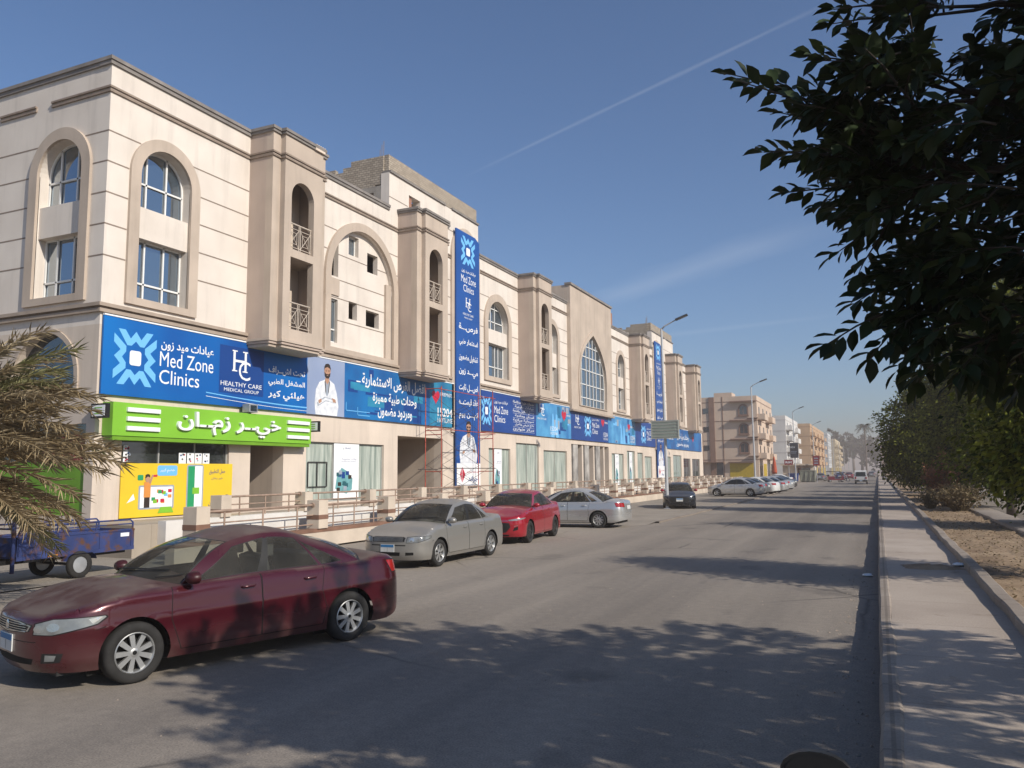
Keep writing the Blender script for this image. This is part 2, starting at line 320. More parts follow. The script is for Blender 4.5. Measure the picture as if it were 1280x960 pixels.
def slabmat(name, ca, cb, lx, ly, joint=(0.13,0.105,0.09), grout=0.012):
    m, N, L, P = newmat(name); P.inputs['Roughness'].default_value = 0.85; P.inputs['Specular IOR Level'].default_value = 0.25
    tc = N.new('ShaderNodeTexCoord')
    def noise(sc, det, r=0.55):
        n = N.new('ShaderNodeTexNoise'); n.inputs['Scale'].default_value = sc; n.inputs['Detail'].default_value = det; n.inputs['Roughness'].default_value = r; L.new(tc.outputs['Object'], n.inputs['Vector']); return n
    def ramp(src, p0, p1, c0, c1):
        r = N.new('ShaderNodeValToRGB'); r.color_ramp.elements[0].position = p0; r.color_ramp.elements[1].position = p1
        r.color_ramp.elements[0].color = (*c0,1); r.color_ramp.elements[1].color = (*c1,1); L.new(src, r.inputs[0]); return r.outputs[0]
    def mul(f, a, b):
        x = N.new('ShaderNodeMixRGB'); x.blend_type = 'MULTIPLY'; x.inputs[0].default_value = f; L.new(a, x.inputs[1]); L.new(b, x.inputs[2]); return x.outputs[0]
    c = ramp(noise(0.7, 7).outputs[0], 0.32, 0.68, ca, cb)
    c = mul(0.7, c, ramp(noise(40, 4, 0.7).outputs[0], 0.3, 0.7, (0.78,0.77,0.77), (1.18,1.18,1.17)))
    c = mul(0.8, c, ramp(noise(2.2, 6).outputs[0], 0.60, 0.72, (1,1,1), (0.66,0.62,0.58)))
    br = N.new('ShaderNodeTexBrick'); br.inputs['Scale'].default_value = 1.0; br.inputs['Brick Width'].default_value = lx; br.inputs['Row Height'].default_value = ly
    br.inputs['Mortar Size'].default_value = grout; br.inputs['Mortar Smooth'].default_value = 0.4; br.offset = 0.0
    br.inputs['Color1'].default_value = (1,1,1,1); br.inputs['Color2'].default_value = (0.9,0.88,0.87,1); br.inputs['Mortar'].default_value = (0.62,0.6,0.58,1); L.new(tc.outputs['Object'], br.inputs['Vector'])
    c = mul(0.75, c, br.outputs[0]); L.new(c, P.inputs['Base Color'])
    b = N.new('ShaderNodeBump'); b.inputs['Strength'].default_value = 0.4; b.inputs['Distance'].default_value = 0.01; L.new(noise(50, 4).outputs[0], b.inputs['Height']); L.new(b.outputs[0], P.inputs['Normal'])
    return m
M['road'] = roadmat()
M['dirt'] = groundmat('sandy_dirt', (0.215,0.150,0.098), (0.37,0.275,0.185), 1.3)
M['earth'] = groundmat('dusty_ground', (0.24,0.20,0.155), (0.33,0.28,0.22), 0.15)
M['pave'] = slabmat('pinkish_pavement', (0.345,0.29,0.24), (0.44,0.375,0.315), 1.45, 1.9)
M['kerb'] = slabmat('kerb_concrete', (0.25,0.21,0.175), (0.35,0.30,0.25), 9.0, 0.9, grout=0.02)
M['terr'] = slabmat('terrace_tiles', (0.36,0.31,0.25), (0.44,0.38,0.31), 0.6, 0.6)
def sheet(name, x0, x1, y0, y1, z, mat, nx=1, ny=1, jit=0.0, kind='structure', seed=1):
    rnd = random.Random(seed); b = MB(); vs = []
    for j in range(ny+1):
        for i in range(nx+1):
            e = i in (0, nx) or j in (0, ny)
            vs.append((x0+(x1-x0)*i/nx, y0+(y1-y0)*j/ny, z + (0 if e else rnd.uniform(-jit, jit))))
    b.add(vs, [(j*(nx+1)+i, j*(nx+1)+i+1, (j+1)*(nx+1)+i+1, (j+1)*(nx+1)+i) for j in range(ny) for i in range(nx)])
    return tag(b.build(name, mat, None, smooth=jit > 0), kind=kind)
sheet('ground', -1500, 1500, -60, 2600, -0.06, M['earth'])
sheet('road', -14.9, 0.0, -30, 1400, 0.0, M['road'])
def strip(name, mat, pts_fn, prof, ys, kind='structure', smooth=True):       # profile (x, z) swept along Y with a small wander
    b = MB(); vs = []; n = len(prof)
    for y in ys:
        dx, dz = pts_fn(y)
        for x, z in prof: vs.append((x+dx, y, z+dz))
    b.add(vs, [(j*n+i, j*n+i+1, (j+1)*n+i+1, (j+1)*n+i) for j in range(len(ys)-1) for i in range(n-1)])
    return tag(b.build(name, mat, None, smooth=smooth, angle=35), kind=kind)
rk = random.Random(5)
wob = {}
def wander(y, amp=0.012, sc=0.9, seed=0):
    k = math.floor(y/sc); f = y/sc - k
    def h(i): return random.Random(i*13+seed).uniform(-amp, amp)
    return h(k)*(1-f)+h(k+1)*f
ysk = [-12+0.45*i for i in range(330)] + [140+12*i for i in range(100)]
strip('road_kerb', M['kerb'], lambda y: (wander(y, .014, .9), wander(y, .012, .9, 7)), [(-0.10,-0.05),(-0.085,0.20),(-0.06,0.232),(0.05,0.24),(0.075,0.225)], ysk)
sheet('pavement', 0.06, 1.44, -20, 1400, 0.226, M['pave'])
strip('verge_kerb', M['kerb'], lambda y: (wander(y, .02, .9, 3), wander(y, .02, .9, 4)), [(1.42,0.18),(1.43,0.34),(1.45,0.362),(1.60,0.365),(1.625,0.345),(1.64,0.18)], ysk)
sheet('dirt_verge', 1.6, 3.72, -20, 500, 0.25, M['dirt'], 14, 900, 0.035)
M['kerb_light'] = slabmat('pale_kerb_concrete', (0.30,0.255,0.21), (0.38,0.33,0.28), 9.0, 1.2, grout=0.02)
strip('far_kerb', M['kerb_light'], lambda y: (wander(y, .02, 1.2, 8), wander(y, .015, 1.2, 9)), [(3.66,0.15),(3.67,0.34),(3.72,0.36),(4.5,0.36),(4.55,0.30),(4.6,-0.05)], [y for y in ysk if y > 8])
sheet('opposite_road', 4.5, 15, -20, 1400, 0.008, M['road'])
# parking bay edge: a low kerb stone line between the carriageway and the lay-by
def edge_x(y): return -8.35 - max(0, y-70)*0.045
strip('parking_edge', M['kerb'], lambda y: (edge_x(y)+wander(y, .04, 1.1, 11), wander(y, .01, 1.1, 12)), [(0.0,-0.01),(0.02,0.055),(-0.14,0.06),(-0.17,0.045)], [33+0.55*i for i in range(190)])
b = MB(); ys = [33+2*i for i in range(60)]
vs = []
for y in ys: vs += [(edge_x(y)-0.15, y, 0.045), (-14.9, y, 0.045)]
b.add(vs, [(2*i, 2*i+1, 2*i+3, 2*i+2) for i in range(len(ys)-1)])
b.add([(edge_x(33)-.15,33,.045),(-14.9,33,.045),(-14.9,31.5,0.003),(-8.5,31.5,0.003)], [(0,1,2,3)])
M['layby'] = groundmat('dusty_parking', (0.25,0.22,0.185), (0.33,0.29,0.245), 0.5)
tag(b.build('parking_bay', M['layby']), kind='structure')
sheet('forecourt', -24, -14.9, -20, 16, 0.02, M['layby'])
# ================================================================ the long commercial building
XF = -19.7; YA, YB = 15.4, 100.6; CY = 58.0
def mir(y): return 2*CY - y
BL = empty('commercial_building', (-24, 58, 0))
WORLD_PARENTS.add('commercial_building'); tag(BL, 'long cream three storey building with arched windows and blue banners', 'building')
W_MATS = [M['cream'], M['line'], M['mould'], M['coping'], M['cream2'], M['taupe']]
front = fx(XF); wb = MB()
ARCH_A = [17.48, 50.0]; ARCH_A = ARCH_A + [mir(50.0), mir(17.48)]
ARCH_B = [28.0, mir(28.0)]; ARCH_C = [41.45, mir(41.45)]
TALL = [37.4, mir(37.4)]
BAYS = [22.55, 32.2, 45.85]; BAYS = BAYS + [mir(y) for y in BAYS[::-1]]
GATE = (53.0, 62.7)
# upper wall with its arched recesses
holes = [arch(c, 0.97, 7.36, 11.15) for c in ARCH_A] + [arch(c, 2.3, 7.2, 10.14, 30) for c in ARCH_B] + [arch(c, 1.38, 7.55, 10.62, 24) for c in ARCH_C]
holes += [rect(31.7, 32.75, 14.72, 15.35)]
outline = [(YA,6.4),(YB,6.4),(YB,14.2),(86,14.2),(86,15.9),(77,15.9),(77,14.2),(39,14.2),(39,15.9),(30,15.9),(30,14.2),(YA,14.2)]
wb.prism(outline, front, -0.45, 0, 0, holes)
# shop-front wall
shops = [(16.3,20.5,0.9,3.22),(21.5,23.2,0.9,3.22),(24.48,29.75,1.05,3.38),(30.85,35.0,0.88,3.83),(40.2,43.1,0.95,3.5),(43.95,47.5,0.9,3.9),(48.3,52.6,1.0,3.55),
         (53.5,62.2,0.88,4.1),(63.0,66.4,0.95,3.6),(67.4,69.9,0.95,3.9),(70.7,72.6,0.95,3.8),(73.2,75.8,0.95,3.5),(80.6,83.6,0.9,3.6),(84.6,88.6,0.9,3.8),(89.6,93.2,0.9,3.5),(94.2,98.6,0.9,3.5)]
wb.prism(rect(YA+0.5, YB, 0.0, 6.4), front, -0.5, 0, 4, [rect(*s) for s in shops])
# back, end and roof
endmap = fy(YA); holes_e = [arch(-21.65, 0.97, 7.36, 11.15), arch(-27.5, 0.97, 7.36, 11.15)]
wb.prism([(-48,6.4),(XF-0.4505,6.4),(XF-0.4505,14.2),(-48,14.2)], endmap, -0.45, 0, 0, holes_e)
holes_g = [arch(-21.95, 1.35, 4.6, 4.95), rect(-26.2, -20.05, 1.05, 3.6)]
wb.prism([(-48,0),(XF,0),(XF,6.4),(-48,6.4)], endmap, -0.5, 0, 4, holes_g)
wb.box(-48, -47.6, YA+0.46, YB, 0, 14.2, 4); wb.box(-47.6, XF-0.46, YB-0.4, YB-0.01, 0, 14.2, 0)
wb.box(-47.6, XF-0.46, YA+0.46, YB-0.41, 13.4, 13.6, 4)
wb.box(-47.6, XF-0.52, YA+0.52, YB-0.42, 4.2, 4.35, 4); wb.box(-47.6, XF-0.52, YA+0.52, YB-0.42, 6.9, 7.05, 4); wb.box(-47.6, XF-0.52, YA+0.52, YB-0.42, 9.7, 9.85, 4)
wb.box(-24.6, -24.4, YA+0.52, YB-0.42, 0.8, 13.35, 4)      # inner rear wall of the rooms
# joints: brown lines in the render, stopped at the arches
def spans(y0, y1, cuts):
    out = [(y0, y1)]
    for a, c in cuts:
        nxt = []
        for p, q in out:
            if c <= p or a >= q: nxt.append((p, q)); continue
            if a > p: nxt.append((p, a))
            if c < q: nxt.append((c, q))
        out = nxt
    return out
def chord(c, hw, zs, top, z):
    if z >= top: return None
    if z <= zs: return (c-hw, c+hw)
    r = top-zs; w = hw*math.sqrt(max(0, 1-((z-zs)/r)**2)); return (c-w, c+w)
bay_cut = [(c-1.46, c+1.46) for c in BAYS]; gate_cut = [GATE]; tall_cut = [(c-1.62, c+1.62) for c in TALL]
for z in (8.40, 9.32, 10.25, 11.17, 12.08):
    cuts = bay_cut + gate_cut + tall_cut
    for c in ARCH_A: k = chord(c, 1.34, 11.15, 12.49, z); cuts += [k] if k else []
    for c in ARCH_B: k = chord(c, 2.66, 10.14, 12.8, z); cuts += [k] if k else []
    for c in ARCH_C: k = chord(c, 1.81, 10.62, 12.43, z); cuts += [k] if k else []
    for p, q in spans(YA+.004, YB, cuts): wb.box(XF-0.01, XF+0.004, p, q, z-0.022, z+0.022, 1)
    ce = []
    for c in (-21.65, -27.5): k = chord(c, 1.34, 11.15, 12.49, z); ce += [k] if k else []
    for p, q in spans(-48, XF, ce): wb.box(p, q, YA-0.004, YA+0.01, z-0.022, z+0.022, 1)
for z in (14.75, 13.0):
    for a, c in ((30, 39), (77, 86)):
        if z > 14.2:
            for p, q in spans(a, c, [(31.6, 32.85)] if a == 30 and z < 15.4 and z > 14.6 else []): wb.box(XF-0.01, XF+0.004, p, q, z-0.022, z+0.022, 1)
wb.build('wall', W_MATS, BL)
# string courses, band under the windows, coping
cb_ = MB()
for p, q in spans(YA, YB, bay_cut + gate_cut + tall_cut):
    a = p if p != YA else YA-0.06
    for z0, z1, d, m in ((13.24,13.30,.05,1),(13.36,13.42,.07,1),(13.30,13.36,.03,2),(6.74,6.84,.10,2),(6.90,7.0,.15,2),(6.84,6.90,.06,1)):
        if z0 < 13 and any(abs(p-(c+1.62)) < 0.01 or False for c in TALL): pass
        cb_.box(XF-0.01, XF+d, a if a == p else YA-d, q, z0, z1, m)
for z0, z1, d, m in ((13.24,13.30,.05,1),(13.36,13.42,.07,1),(13.30,13.36,.03,2),(6.74,6.84,.10,2),(6.90,7.0,.15,2),(6.84,6.90,.06,1)):
    segs = [(-48, XF-0.011)] if z0 < 13 else [(-48,-25.6),(-24.6,-22.9),(-22.2,XF-0.011)]
    for p, q in segs: cb_.box(p, q, YA-d, YA+0.01, z0, z1, m)
for p, q in spans(YA, YB, [(30,39),(77,86)] + bay_cut + [GATE]):
    a = YA-0.1 if p == YA else p
    cb_.box(XF-0.5, XF+0.10, a, q, 14.2, 14.31, 3); cb_.box(XF-0.44, XF+0.06, a+0.03, q, 14.08, 14.199, 3)
cb_.box(-48, XF-0.501, YA-0.10, YA+0.42, 14.2, 14.31, 3); cb_.box(-48, XF-0.441, YA-0.06, YA+0.36, 14.08, 14.199, 3)
for a, c in ((30, 39), (77, 86)):
    cb_.box(XF-0.36, XF+0.08, a, a+5.2, 15.9, 16.0, 3); cb_.box(XF-0.36, XF+0.08, a+5.9, c, 15.9, 16.0, 3)
cb_.build('cornice', W_MATS, BL)
# windows: white frame with its glass
def window(fn, u0, u1, v0, v1, cols, rows, parent, outline=None, d=-0.36, name='window', fw=0.055, open_=()):
    f = MB(); poly = outline or rect(u0, u1, v0, v1)
    g = MB(); g.prism(poly, fn, d-0.03, d-0.012, 0, side=False, back=False)
    fr = MB()
    def inside(u, v):
        if not outline: return True
        c = 0; n = len(outline)
        for i in range(n):
            (x1, y1), (x2, y2) = outline[i], outline[(i+1) % n]
            if (y1 > v) != (y2 > v) and u < (x2-x1)*(v-y1)/(y2-y1)+x1: c ^= 1
        return bool(c)
    def bar(a, b_, c, e):
        P = [fn(a, c, d), fn(b_, c, d), fn(b_, e, d), fn(a, e, d), fn(a, c, d+0.05), fn(b_, c, d+0.05), fn(b_, e, d+0.05), fn(a, e, d+0.05)]
        fr.add(P, [(0,3,2,1),(4,5,6,7),(0,1,5,4),(1,2,6,5),(2,3,7,6),(3,0,4,7)])
    def vclip(u):      # vertical bar length inside the outline
        if not outline: return v0, v1
        n = 60; vs = [v0+(v1-v0)*i/n for i in range(n+1)]; ok = [v for v in vs if inside(u, v+1e-4)]
        return (min(ok), max(ok)) if ok else (v0, v0)
    def hclip(v):
        if not outline: return u0, u1
        n = 80; us = [u0+(u1-u0)*i/n for i in range(n+1)]; ok = [u for u in us if inside(u, v)]
        return (min(ok), max(ok)) if ok else (u0, u0)
    for u in cols:
        a, c = vclip(u)
        if c > a: bar(u-fw/2, u+fw/2, a, c)
    for v in rows:
        a, c = hclip(v)
        if c > a: bar(a, c, v-fw/2, v+fw/2)
    n = len(poly); cu = sum(p[0] for p in poly)/n; cv = sum(p[1] for p in poly)/n
    for i in range(n):                               # border following the outline
        p, q = poly[i], poly[(i+1) % n]
        def ins(a): k = fw/max(1e-6, math.hypot(a[0]-cu, a[1]-cv)); return (a[0]+(cu-a[0])*k*1.2, a[1]+(cv-a[1])*k*1.2)
        pi, qi = ins(p), ins(q)
        fr.add([fn(*p, d+0.05), fn(*q, d+0.05), fn(*qi, d+0.05), fn(*pi, d+0.05), fn(*pi, d), fn(*qi, d)], [(0,1,2,3), (3,2,5,4)])
    w = fr.build(name, M['winframe'], parent)
    g.build('pane', M['wglass'], w)
    return w
def arch_half(c, hw, v0, zs, n=20): return arch(c, hw, v0, zs, n)
def window_stack(fn, c, parent, hw=0.97):
    # spandrel between the two lights
    s = MB(); s.prism(rect(c-hw, c+hw, 9.22, 10.18), fn, -0.4, -0.06, 0); s.build('spandrel', M['cream'], parent)
    t = MB(); t.prism(arch(c, 1.33, 7.14, 11.15, 24), fn, -0.02, 0.09, 0, [arch(c, 0.97, 7.36, 11.15, 24)]); t.build('arch_surround', M['taupe'], parent)
    window(fn, c-hw, c+hw, 10.18, 12.12, [c-.45, c+.30], [11.0], parent, arch(c, hw, 10.18, 11.15, 20))
    window(fn, c-hw, c+hw, 7.36, 9.22, [c-.42, c+.30], [7.9], parent)
for c in ARCH_A: window_stack(front, c, BL)
for c in (-21.65, -27.5): window_stack(endmap, c, BL)
for c in ARCH_C:
    s = MB(); s.prism(rect(c-1.38, c+1.38, 9.5, 10.3), front, -0.4, -0.06, 0); s.build('spandrel', M['cream'], BL)
    t = MB(); t.prism(arch(c, 1.81, 7.28, 10.62, 28), front, -0.02, 0.10, 0, [arch(c, 1.38, 7.55, 10.62, 28)]); t.build('arch_surround', M['taupe'], BL)
    window(front, c-1.38, c+1.38, 10.3, 12.0, [c-.85, c-.28, c+.28], [10.85, 11.62], BL, arch(c, 1.38, 10.3, 10.62, 24))
    window(front, c-1.38, c+1.38, 7.55, 9.5, [c-.92, c+.25, c+.70], [8.2], BL)
# the two wide arches that hold an unfinished wall with openings
for c in ARCH_B:
    t = MB(); t.prism(arch(c, 2.66, 6.98, 10.14, 36), front, -0.02, 0.12, 0, [arch(c, 2.3, 7.2, 10.14, 36)]); t.build('arch_surround', M['taupe'], BL)
    k = 1 if c < CY else -1
    hs = [rect(c-2.3, c-1.5, 10.2, 11.9), rect(c-2.25, c-1.5, 7.45, 9.25), rect(c-0.8, c-0.1, 11.35, 12.2), rect(c+0.55, c+1.35, 10.9, 11.75), rect(c-.75, c-.15, 8.6, 9.35), rect(c+.5, c+1.5, 8.5, 9.2)]
    s = MB(); s.prism(arch(c, 2.34, 7.15, 10.14, 30), front, -0.40, -0.16, 0, hs)
    for z in (8.4, 9.32, 10.1, 11.17):
        cw = chord(c, 2.3, 10.14, 12.44, z)
        cuts = [(h[0][0], h[1][0]) for h in hs if h[0][1] < z < h[2][1]]
        for p, q in spans(cw[0], cw[1], cuts): s.box(XF-.17, XF-.155, p, q, z-.02, z+.02, 1)
    s.prism(rect(c-2.3, c-1.47, 9.4, 10.1), front, -0.2, -0.1, 5); s.prism(rect(c+1.9, c+2.29, 7.2, 10.6), front, -0.2, -0.05, 5)
    s.build('infill_wall', W_MATS, BL)
    window(front, c-2.2, c-1.5, 7.45, 9.25, [c-1.5], [8.0], BL, d=-0.33); window(front, c-1.1+.3, c-.1, 11.35, 12.2, [], [], BL, d=-0.4)
# tall surrounds behind the vertical banners
for c in TALL:
    t = MB(); t.prism(arch(c, 1.62, 4.2, 13.6, 28), front, -0.01, 0.10, 0, [arch(c, 1.25, 4.21, 13.6, 28)]); t.build('arch_surround', M['taupe'], BL)
    g = MB(); g.prism(arch(c, 1.25, 10.9, 13.6, 28), front, -0.0, 0.012, 0); g.build('pane', M['wglass'], BL)
# projecting bays with balcony openings
def bay(c):
    b = MB(); hw = 0.62
    def slab(x0, y0, y1, z0, z1, hol):
        b.prism(rect(y0, y1, z0, z1), fx(x0), -0.25, 0, 0, hol)
    up = arch(c-0.06, hw, 10.07, 12.0, 18); lo = rect(c-0.06-hw, c-0.06+hw, 7.2, 9.78)
    slab(-18.45, c-1.05, c+1.05, 6.78, 14.12, [up, lo])
    for s in (-1, 1):
        y0, y1 = sorted((c+s*1.45, c+s*1.05)); b.box(-18.95, -18.66, y0, y1-0.0, 6.78, 14.12, 0)
        y2, y3 = sorted((c+s*1.45, c+s*1.22)); b.box(XF-0.0, -18.951, y2, y3, 6.78, 14.12, 1)
        b.box(-18.66, -18.4501-0.25, *sorted((c+s*1.05, c+s*0.85)), 6.78, 14.12, 0)
    b.box(XF, -18.7, c-1.22, c+1.22, 6.78, 7.18, 0); b.box(XF, -18.7, c-1.22, c+1.22, 9.8, 10.05, 0); b.box(XF, -18.7, c-1.22, c+1.22, 13.2, 13.5, 0)
    b.box(XF+0.004, XF+0.05, c-1.2, c+1.2, 7.18, 13.2, 2)
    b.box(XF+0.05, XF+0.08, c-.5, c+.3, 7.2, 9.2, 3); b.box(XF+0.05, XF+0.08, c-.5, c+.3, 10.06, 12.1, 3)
    for m0, m1, dx, mm in ((6.60,6.68,.04,1),(6.69,6.775,.08,0),(6.50,6.59,-.02,0),(13.24,13.30,.05,4),(13.301,13.355,.025,0),(13.36,13.42,.07,4),(14.121,14.21,.06,5),(14.215,14.32,.10,5)):
        pts = [(XF, c-1.45-dx), (-18.66+dx, c-1.45-dx), (-18.66+dx, c-1.05-dx), (-18.45+dx, c-1.05-dx), (-18.45+dx, c+1.05+dx), (-18.66+dx, c+1.05+dx), (-18.66+dx, c+1.45+dx), (XF, c+1.45+dx)]
        b.prism(pts, lambda u, v, d: (u, v, d), m0, m1, mm)
    o = b.build('bay', [M['taupe'], M['mauve'], M['cream2'], M['dark'], M['line'], M['coping']], BL)
    for z0 in (7.2, 10.07):
        r = MB(); x = -18.58; y0, y1 = c-0.06-hw, c-0.06+hw
        for z in (z0+0.12, z0+0.98): r.cyl((x,y0,z), (x,y1,z), 0.028 if z > z0+.5 else 0.018, n=6)
        for y in (y0+.03, (y0+y1)/2-.04, (y0+y1)/2+.04, y1-.03): r.cyl((x,y,z0), (x,y,z0+.98), 0.016, n=5)
        r.cyl((x,y0,z0+.8), (x,y1,z0+.8), 0.014, n=5)
        for s in (0, 1):
            a, e = (y0+.03, (y0+y1)/2-.04) if s == 0 else ((y0+y1)/2+.04, y1-.03); zb, zt = z0+.12, z0+.8
            r.cyl((x,a,zb), (x,e,zt), 0.012, n=5); r.cyl((x,e,zb), (x,a,zt), 0.012, n=5)
            m_, h, k = (a+e)/2, (e-a)*.3, (zt-zb)*.3; zc = (zb+zt)/2
            q = [(m_-h,zc-k),(m_+h,zc-k),(m_+h,zc+k),(m_-h,zc+k)]
            for i in range(4): r.cyl((x,)+q[i], (x,)+q[(i+1) % 4], 0.012, n=5)
        r.build('balcony_railing', M['railpale'], o)
    return o
M['railpale'] = pmat('pale_rail_paint', (0.50,0.43,0.36), 0.6, 0.1, 3)
for c in BAYS: bay(c)
# the taller gate block with its pointed window
gt = MB(); gm = fx(XF+0.28)
def pointed(c, hw, z0, zs, top, n=16):
    right = []
    for i in range(n+1):
        t = i/n; right.append((c+hw*(1-t**2.9), zs+(top-zs)*t))
    left = [(2*c-u, v) for u, v in right[::-1][1:]]
    return [(c-hw*.96, z0), (c+hw*.96, z0)] + right + left
gc = (GATE[0]+GATE[1])/2; pw = pointed(gc, 3.15, 6.95, 8.3, 12.5)
gt.prism([(GATE[0],6.55),(GATE[1],6.55),(GATE[1],15.5),(GATE[0],15.5)], gm, -0.35, 0, 0, [pw])
gt.box(-21.5, XF+0.27-.35, GATE[0], GATE[0]+0.25, 13.3, 15.5, 0); gt.box(-21.5, XF+0.27-.35, GATE[1]-.25, GATE[1], 13.3, 15.5, 0)
gt.prism([(GATE[0]-.08,15.5),(GATE[1]+.08,15.5),(GATE[1]+.08,15.66),(GATE[0]-.08,15.66)], gm, -0.4, 0.1, 2)
gt.prism([(GATE[0]-.04,6.42),(GATE[1]+.04,6.42),(GATE[1]+.04,6.549),(GATE[0]-.04,6.549)], gm, -0.2, 0.12, 3)
pr = pointed(gc, 3.42, 6.9, 8.3, 12.85)
gt.prism(pr, gm, -0.01, 0.08, 1, [pw])
gt.build('gate_block', [M['taupe'], M['taupe'], M['coping'], M['mould']], BL)
window(gm, gc-3.15, gc+3.15, 6.95, 12.4, [gc+d for d in (-2.2,-1.15,-.4,.4,1.15,2.2)], [7.6, 8.6, 9.7, 10.7, 11.5], BL, pw, d=-0.2, fw=0.07)
# roof stumps: block-work parapets, the open concrete frame, a brick stair head
for a, c in ((30, 39), (77, 86)):
    bl = MB()
    nseg = 24
    bl.box(XF-0.34, XF-0.1, a+0.1, c, 16.001, 16.8, 0)
    rr = random.Random(3)
    xs = [XF-0.35-0.45*i for i in range(17)]
    for i, x in enumerate(xs):
        h = 16.75 if i < 4 else (16.3 if i < 7 else 16.1+0.5*abs(math.sin(i*.9)))
        bl.box(x-0.45, x, a+0.02, a+0.24, 15.35 if i > 0 else 15.4, h+rr.choice((0,.2,0)), 0)
    bl.box(-27, XF-0.46, a+0.01, a+0.3, 15.05, 15.34, 1)       # raw beam
    bl.box(XF-0.85, XF-0.46, a+0.0, a+0.4, 13.6, 15.05, 1); bl.box(-27, -26.6, a, a+.4, 13.6, 15.05, 1)
    bl.box(-23.6, -23.2, a, a+.4, 13.6, 15.05, 1)
    bl.box(-27, XF-0.46, a+0.4, c, 15.1, 15.3, 1); bl.box(-27, -23.7, a+0.2, a+.3, 13.6, 15.0, 2)
    bl.box(-27, XF-0.46, c-0.25, c-0.01, 13.6, 16.3, 0); bl.box(-27.2, -27.01, a, c, 13.6, 16.2, 0)
    for i in range(4): bl.cyl((XF-0.6+.1*(i % 2), a+.1+.15*(i//2), 15.0), (XF-0.6+.1*(i % 2)+.02, a+.1+.15*(i//2), 17.1+.15*i), 0.014, n=5, m=3)
    bl.box(XF-0.44, XF-0.1, a+1.72, a+2.1, 14.73, 15.34, 4)
    bl.build('unfinished_storey', [M['block'], M['conc'], M['dark'], M['line'], M['redbrick']], BL)
rb = MB(); rb.prism(rect(64.2, 65.9, 13.9, 15.75), fx(-20.3), -2.2, 0, 0, [rect(64.75, 65.25, 15.0, 15.5)]); rb.build('stair_head', M['redbrick'], BL)
rb = MB()
rr = random.Random(9)
for i in range(60): rb.obox((-20.0-rr.random()*1.0, 69.5+rr.random()*7.2, 14.3+rr.random()*.45), Vector((1,rr.random()*.5,0)).normalized(), (0,1,0), (0,0,1), .2, .2, .1+rr.random()*.1)
rb.build('rubble_parapet', M['conc'], BL)
# broken ends of two bay copings
nb = MB()
for i in range(14): nb.box(-18.42, -18.36, 23.05+.04*i, 23.09+.04*i, 14.12, 14.33+.03*math.sin(i*2.1), 0)
nb.build('bare_coping', M['cream2'], BL)
# ground floor: glazing, doors, columns
def shopglass(y0, y1, z0, z1, n, mat, name='shop_window', d=-0.12):
    f = MB(); g = MB(); g.prism(rect(y0, y1, z0, z1), front, d-.03, d-.01, side=False, back=False)
    for i in range(n+1):
        y = y0+(y1-y0)*i/n; y = min(max(y, y0+.025), y1-.025); f.prism(rect(y-.022, y+.022, z0, z1), front, d-.01, d+.03)
    f.prism(rect(y0, y1, z1-.05, z1-.001), front, d-.01, d+.028); f.prism(rect(y0, y1, z0+.001, z0+.05), front, d-.01, d+.028)
    o = f.build(name, M['alu'], BL); g.build('pane', mat, o); return o
M['alu'] = pmat('dull_aluminium', (0.33,0.33,0.31), 0.5, 0.1, 3)
M['peel'] = pmat('pale_green_curtained_glass', (0.27,0.34,0.30), 0.3, 0.30, 2.6, col2=(0.50,0.54,0.48), stretch=(1, 2.6, 0.22), spec=0.5)
shopglass(16.3, 20.5, 0.9, 3.22, 3, M['darkglass'])
shopglass(24.48, 29.75, 1.05, 3.38, 3, M['peel'])
for s in shops[4:7]: shopglass(s[0], s[1], s[2], s[3], 2, M['peel'])
for s in shops[8:12]: shopglass(s[0], s[1], s[2], s[3], 1, M['peel'])
for s in shops[12:]: shopglass(s[0], s[1], s[2], s[3], 2, M['shopglass'] if s[0] < 89 else M['darkglass'])
# small hatch frame in the first glazed bay
h = MB()
for y in (24.7, 25.25, 25.85): h.box(XF-.09, XF-.06, y-.015, y+.015, 1.65, 2.6)
for z in (1.65, 2.6): h.box(XF-.092, XF-.062, 24.7, 25.85, z-.015, z+.015)
h.build('hatch', M['dark'], BL)
# recessed entrances
def recess(y0, y1, z0, z1, depth, mj=0, mb=1):
    e = MB()
    x1 = XF-.501; x0 = XF-depth
    e.box(x0, x1, y0-.15, y0-.001, z0-.1, z1+.3, mj); e.box(x0, x1, y1+.001, y1+.15, z0-.1, z1+.3, mj); e.box(x0-.1, x0, y0-.15, y1+.15, z0-.1, z1+.3, mb); e.box(x0, x1, y0, y1, z1+.02, z1+.2, mj); e.build('entrance_recess', [M['taupe'], M['conc'], M['dark']], BL)
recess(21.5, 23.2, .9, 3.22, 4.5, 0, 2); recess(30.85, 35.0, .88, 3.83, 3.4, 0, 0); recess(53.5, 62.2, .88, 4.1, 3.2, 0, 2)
M['marble'] = pmat('veined_marble', (0.36,0.34,0.32), 0.35, 0.5, 1.1, detail=9, col2=(0.50,0.47,0.43), spec=0.5)
for y, hw_, m_ in ((54.5,.5,1),(57.0,.5,1),(59.6,.5,1),(56.1,.14,0),(58.7,.14,0),(61.2,.14,0)):
    cm = MB(); cm.box(XF-.55+.1*(1-m_), XF-.05-.03*(1-m_), y-hw_, y+hw_, .86, 4.1, m_); cm.build('entrance_column', [M['cream2'], M['marble']], BL)
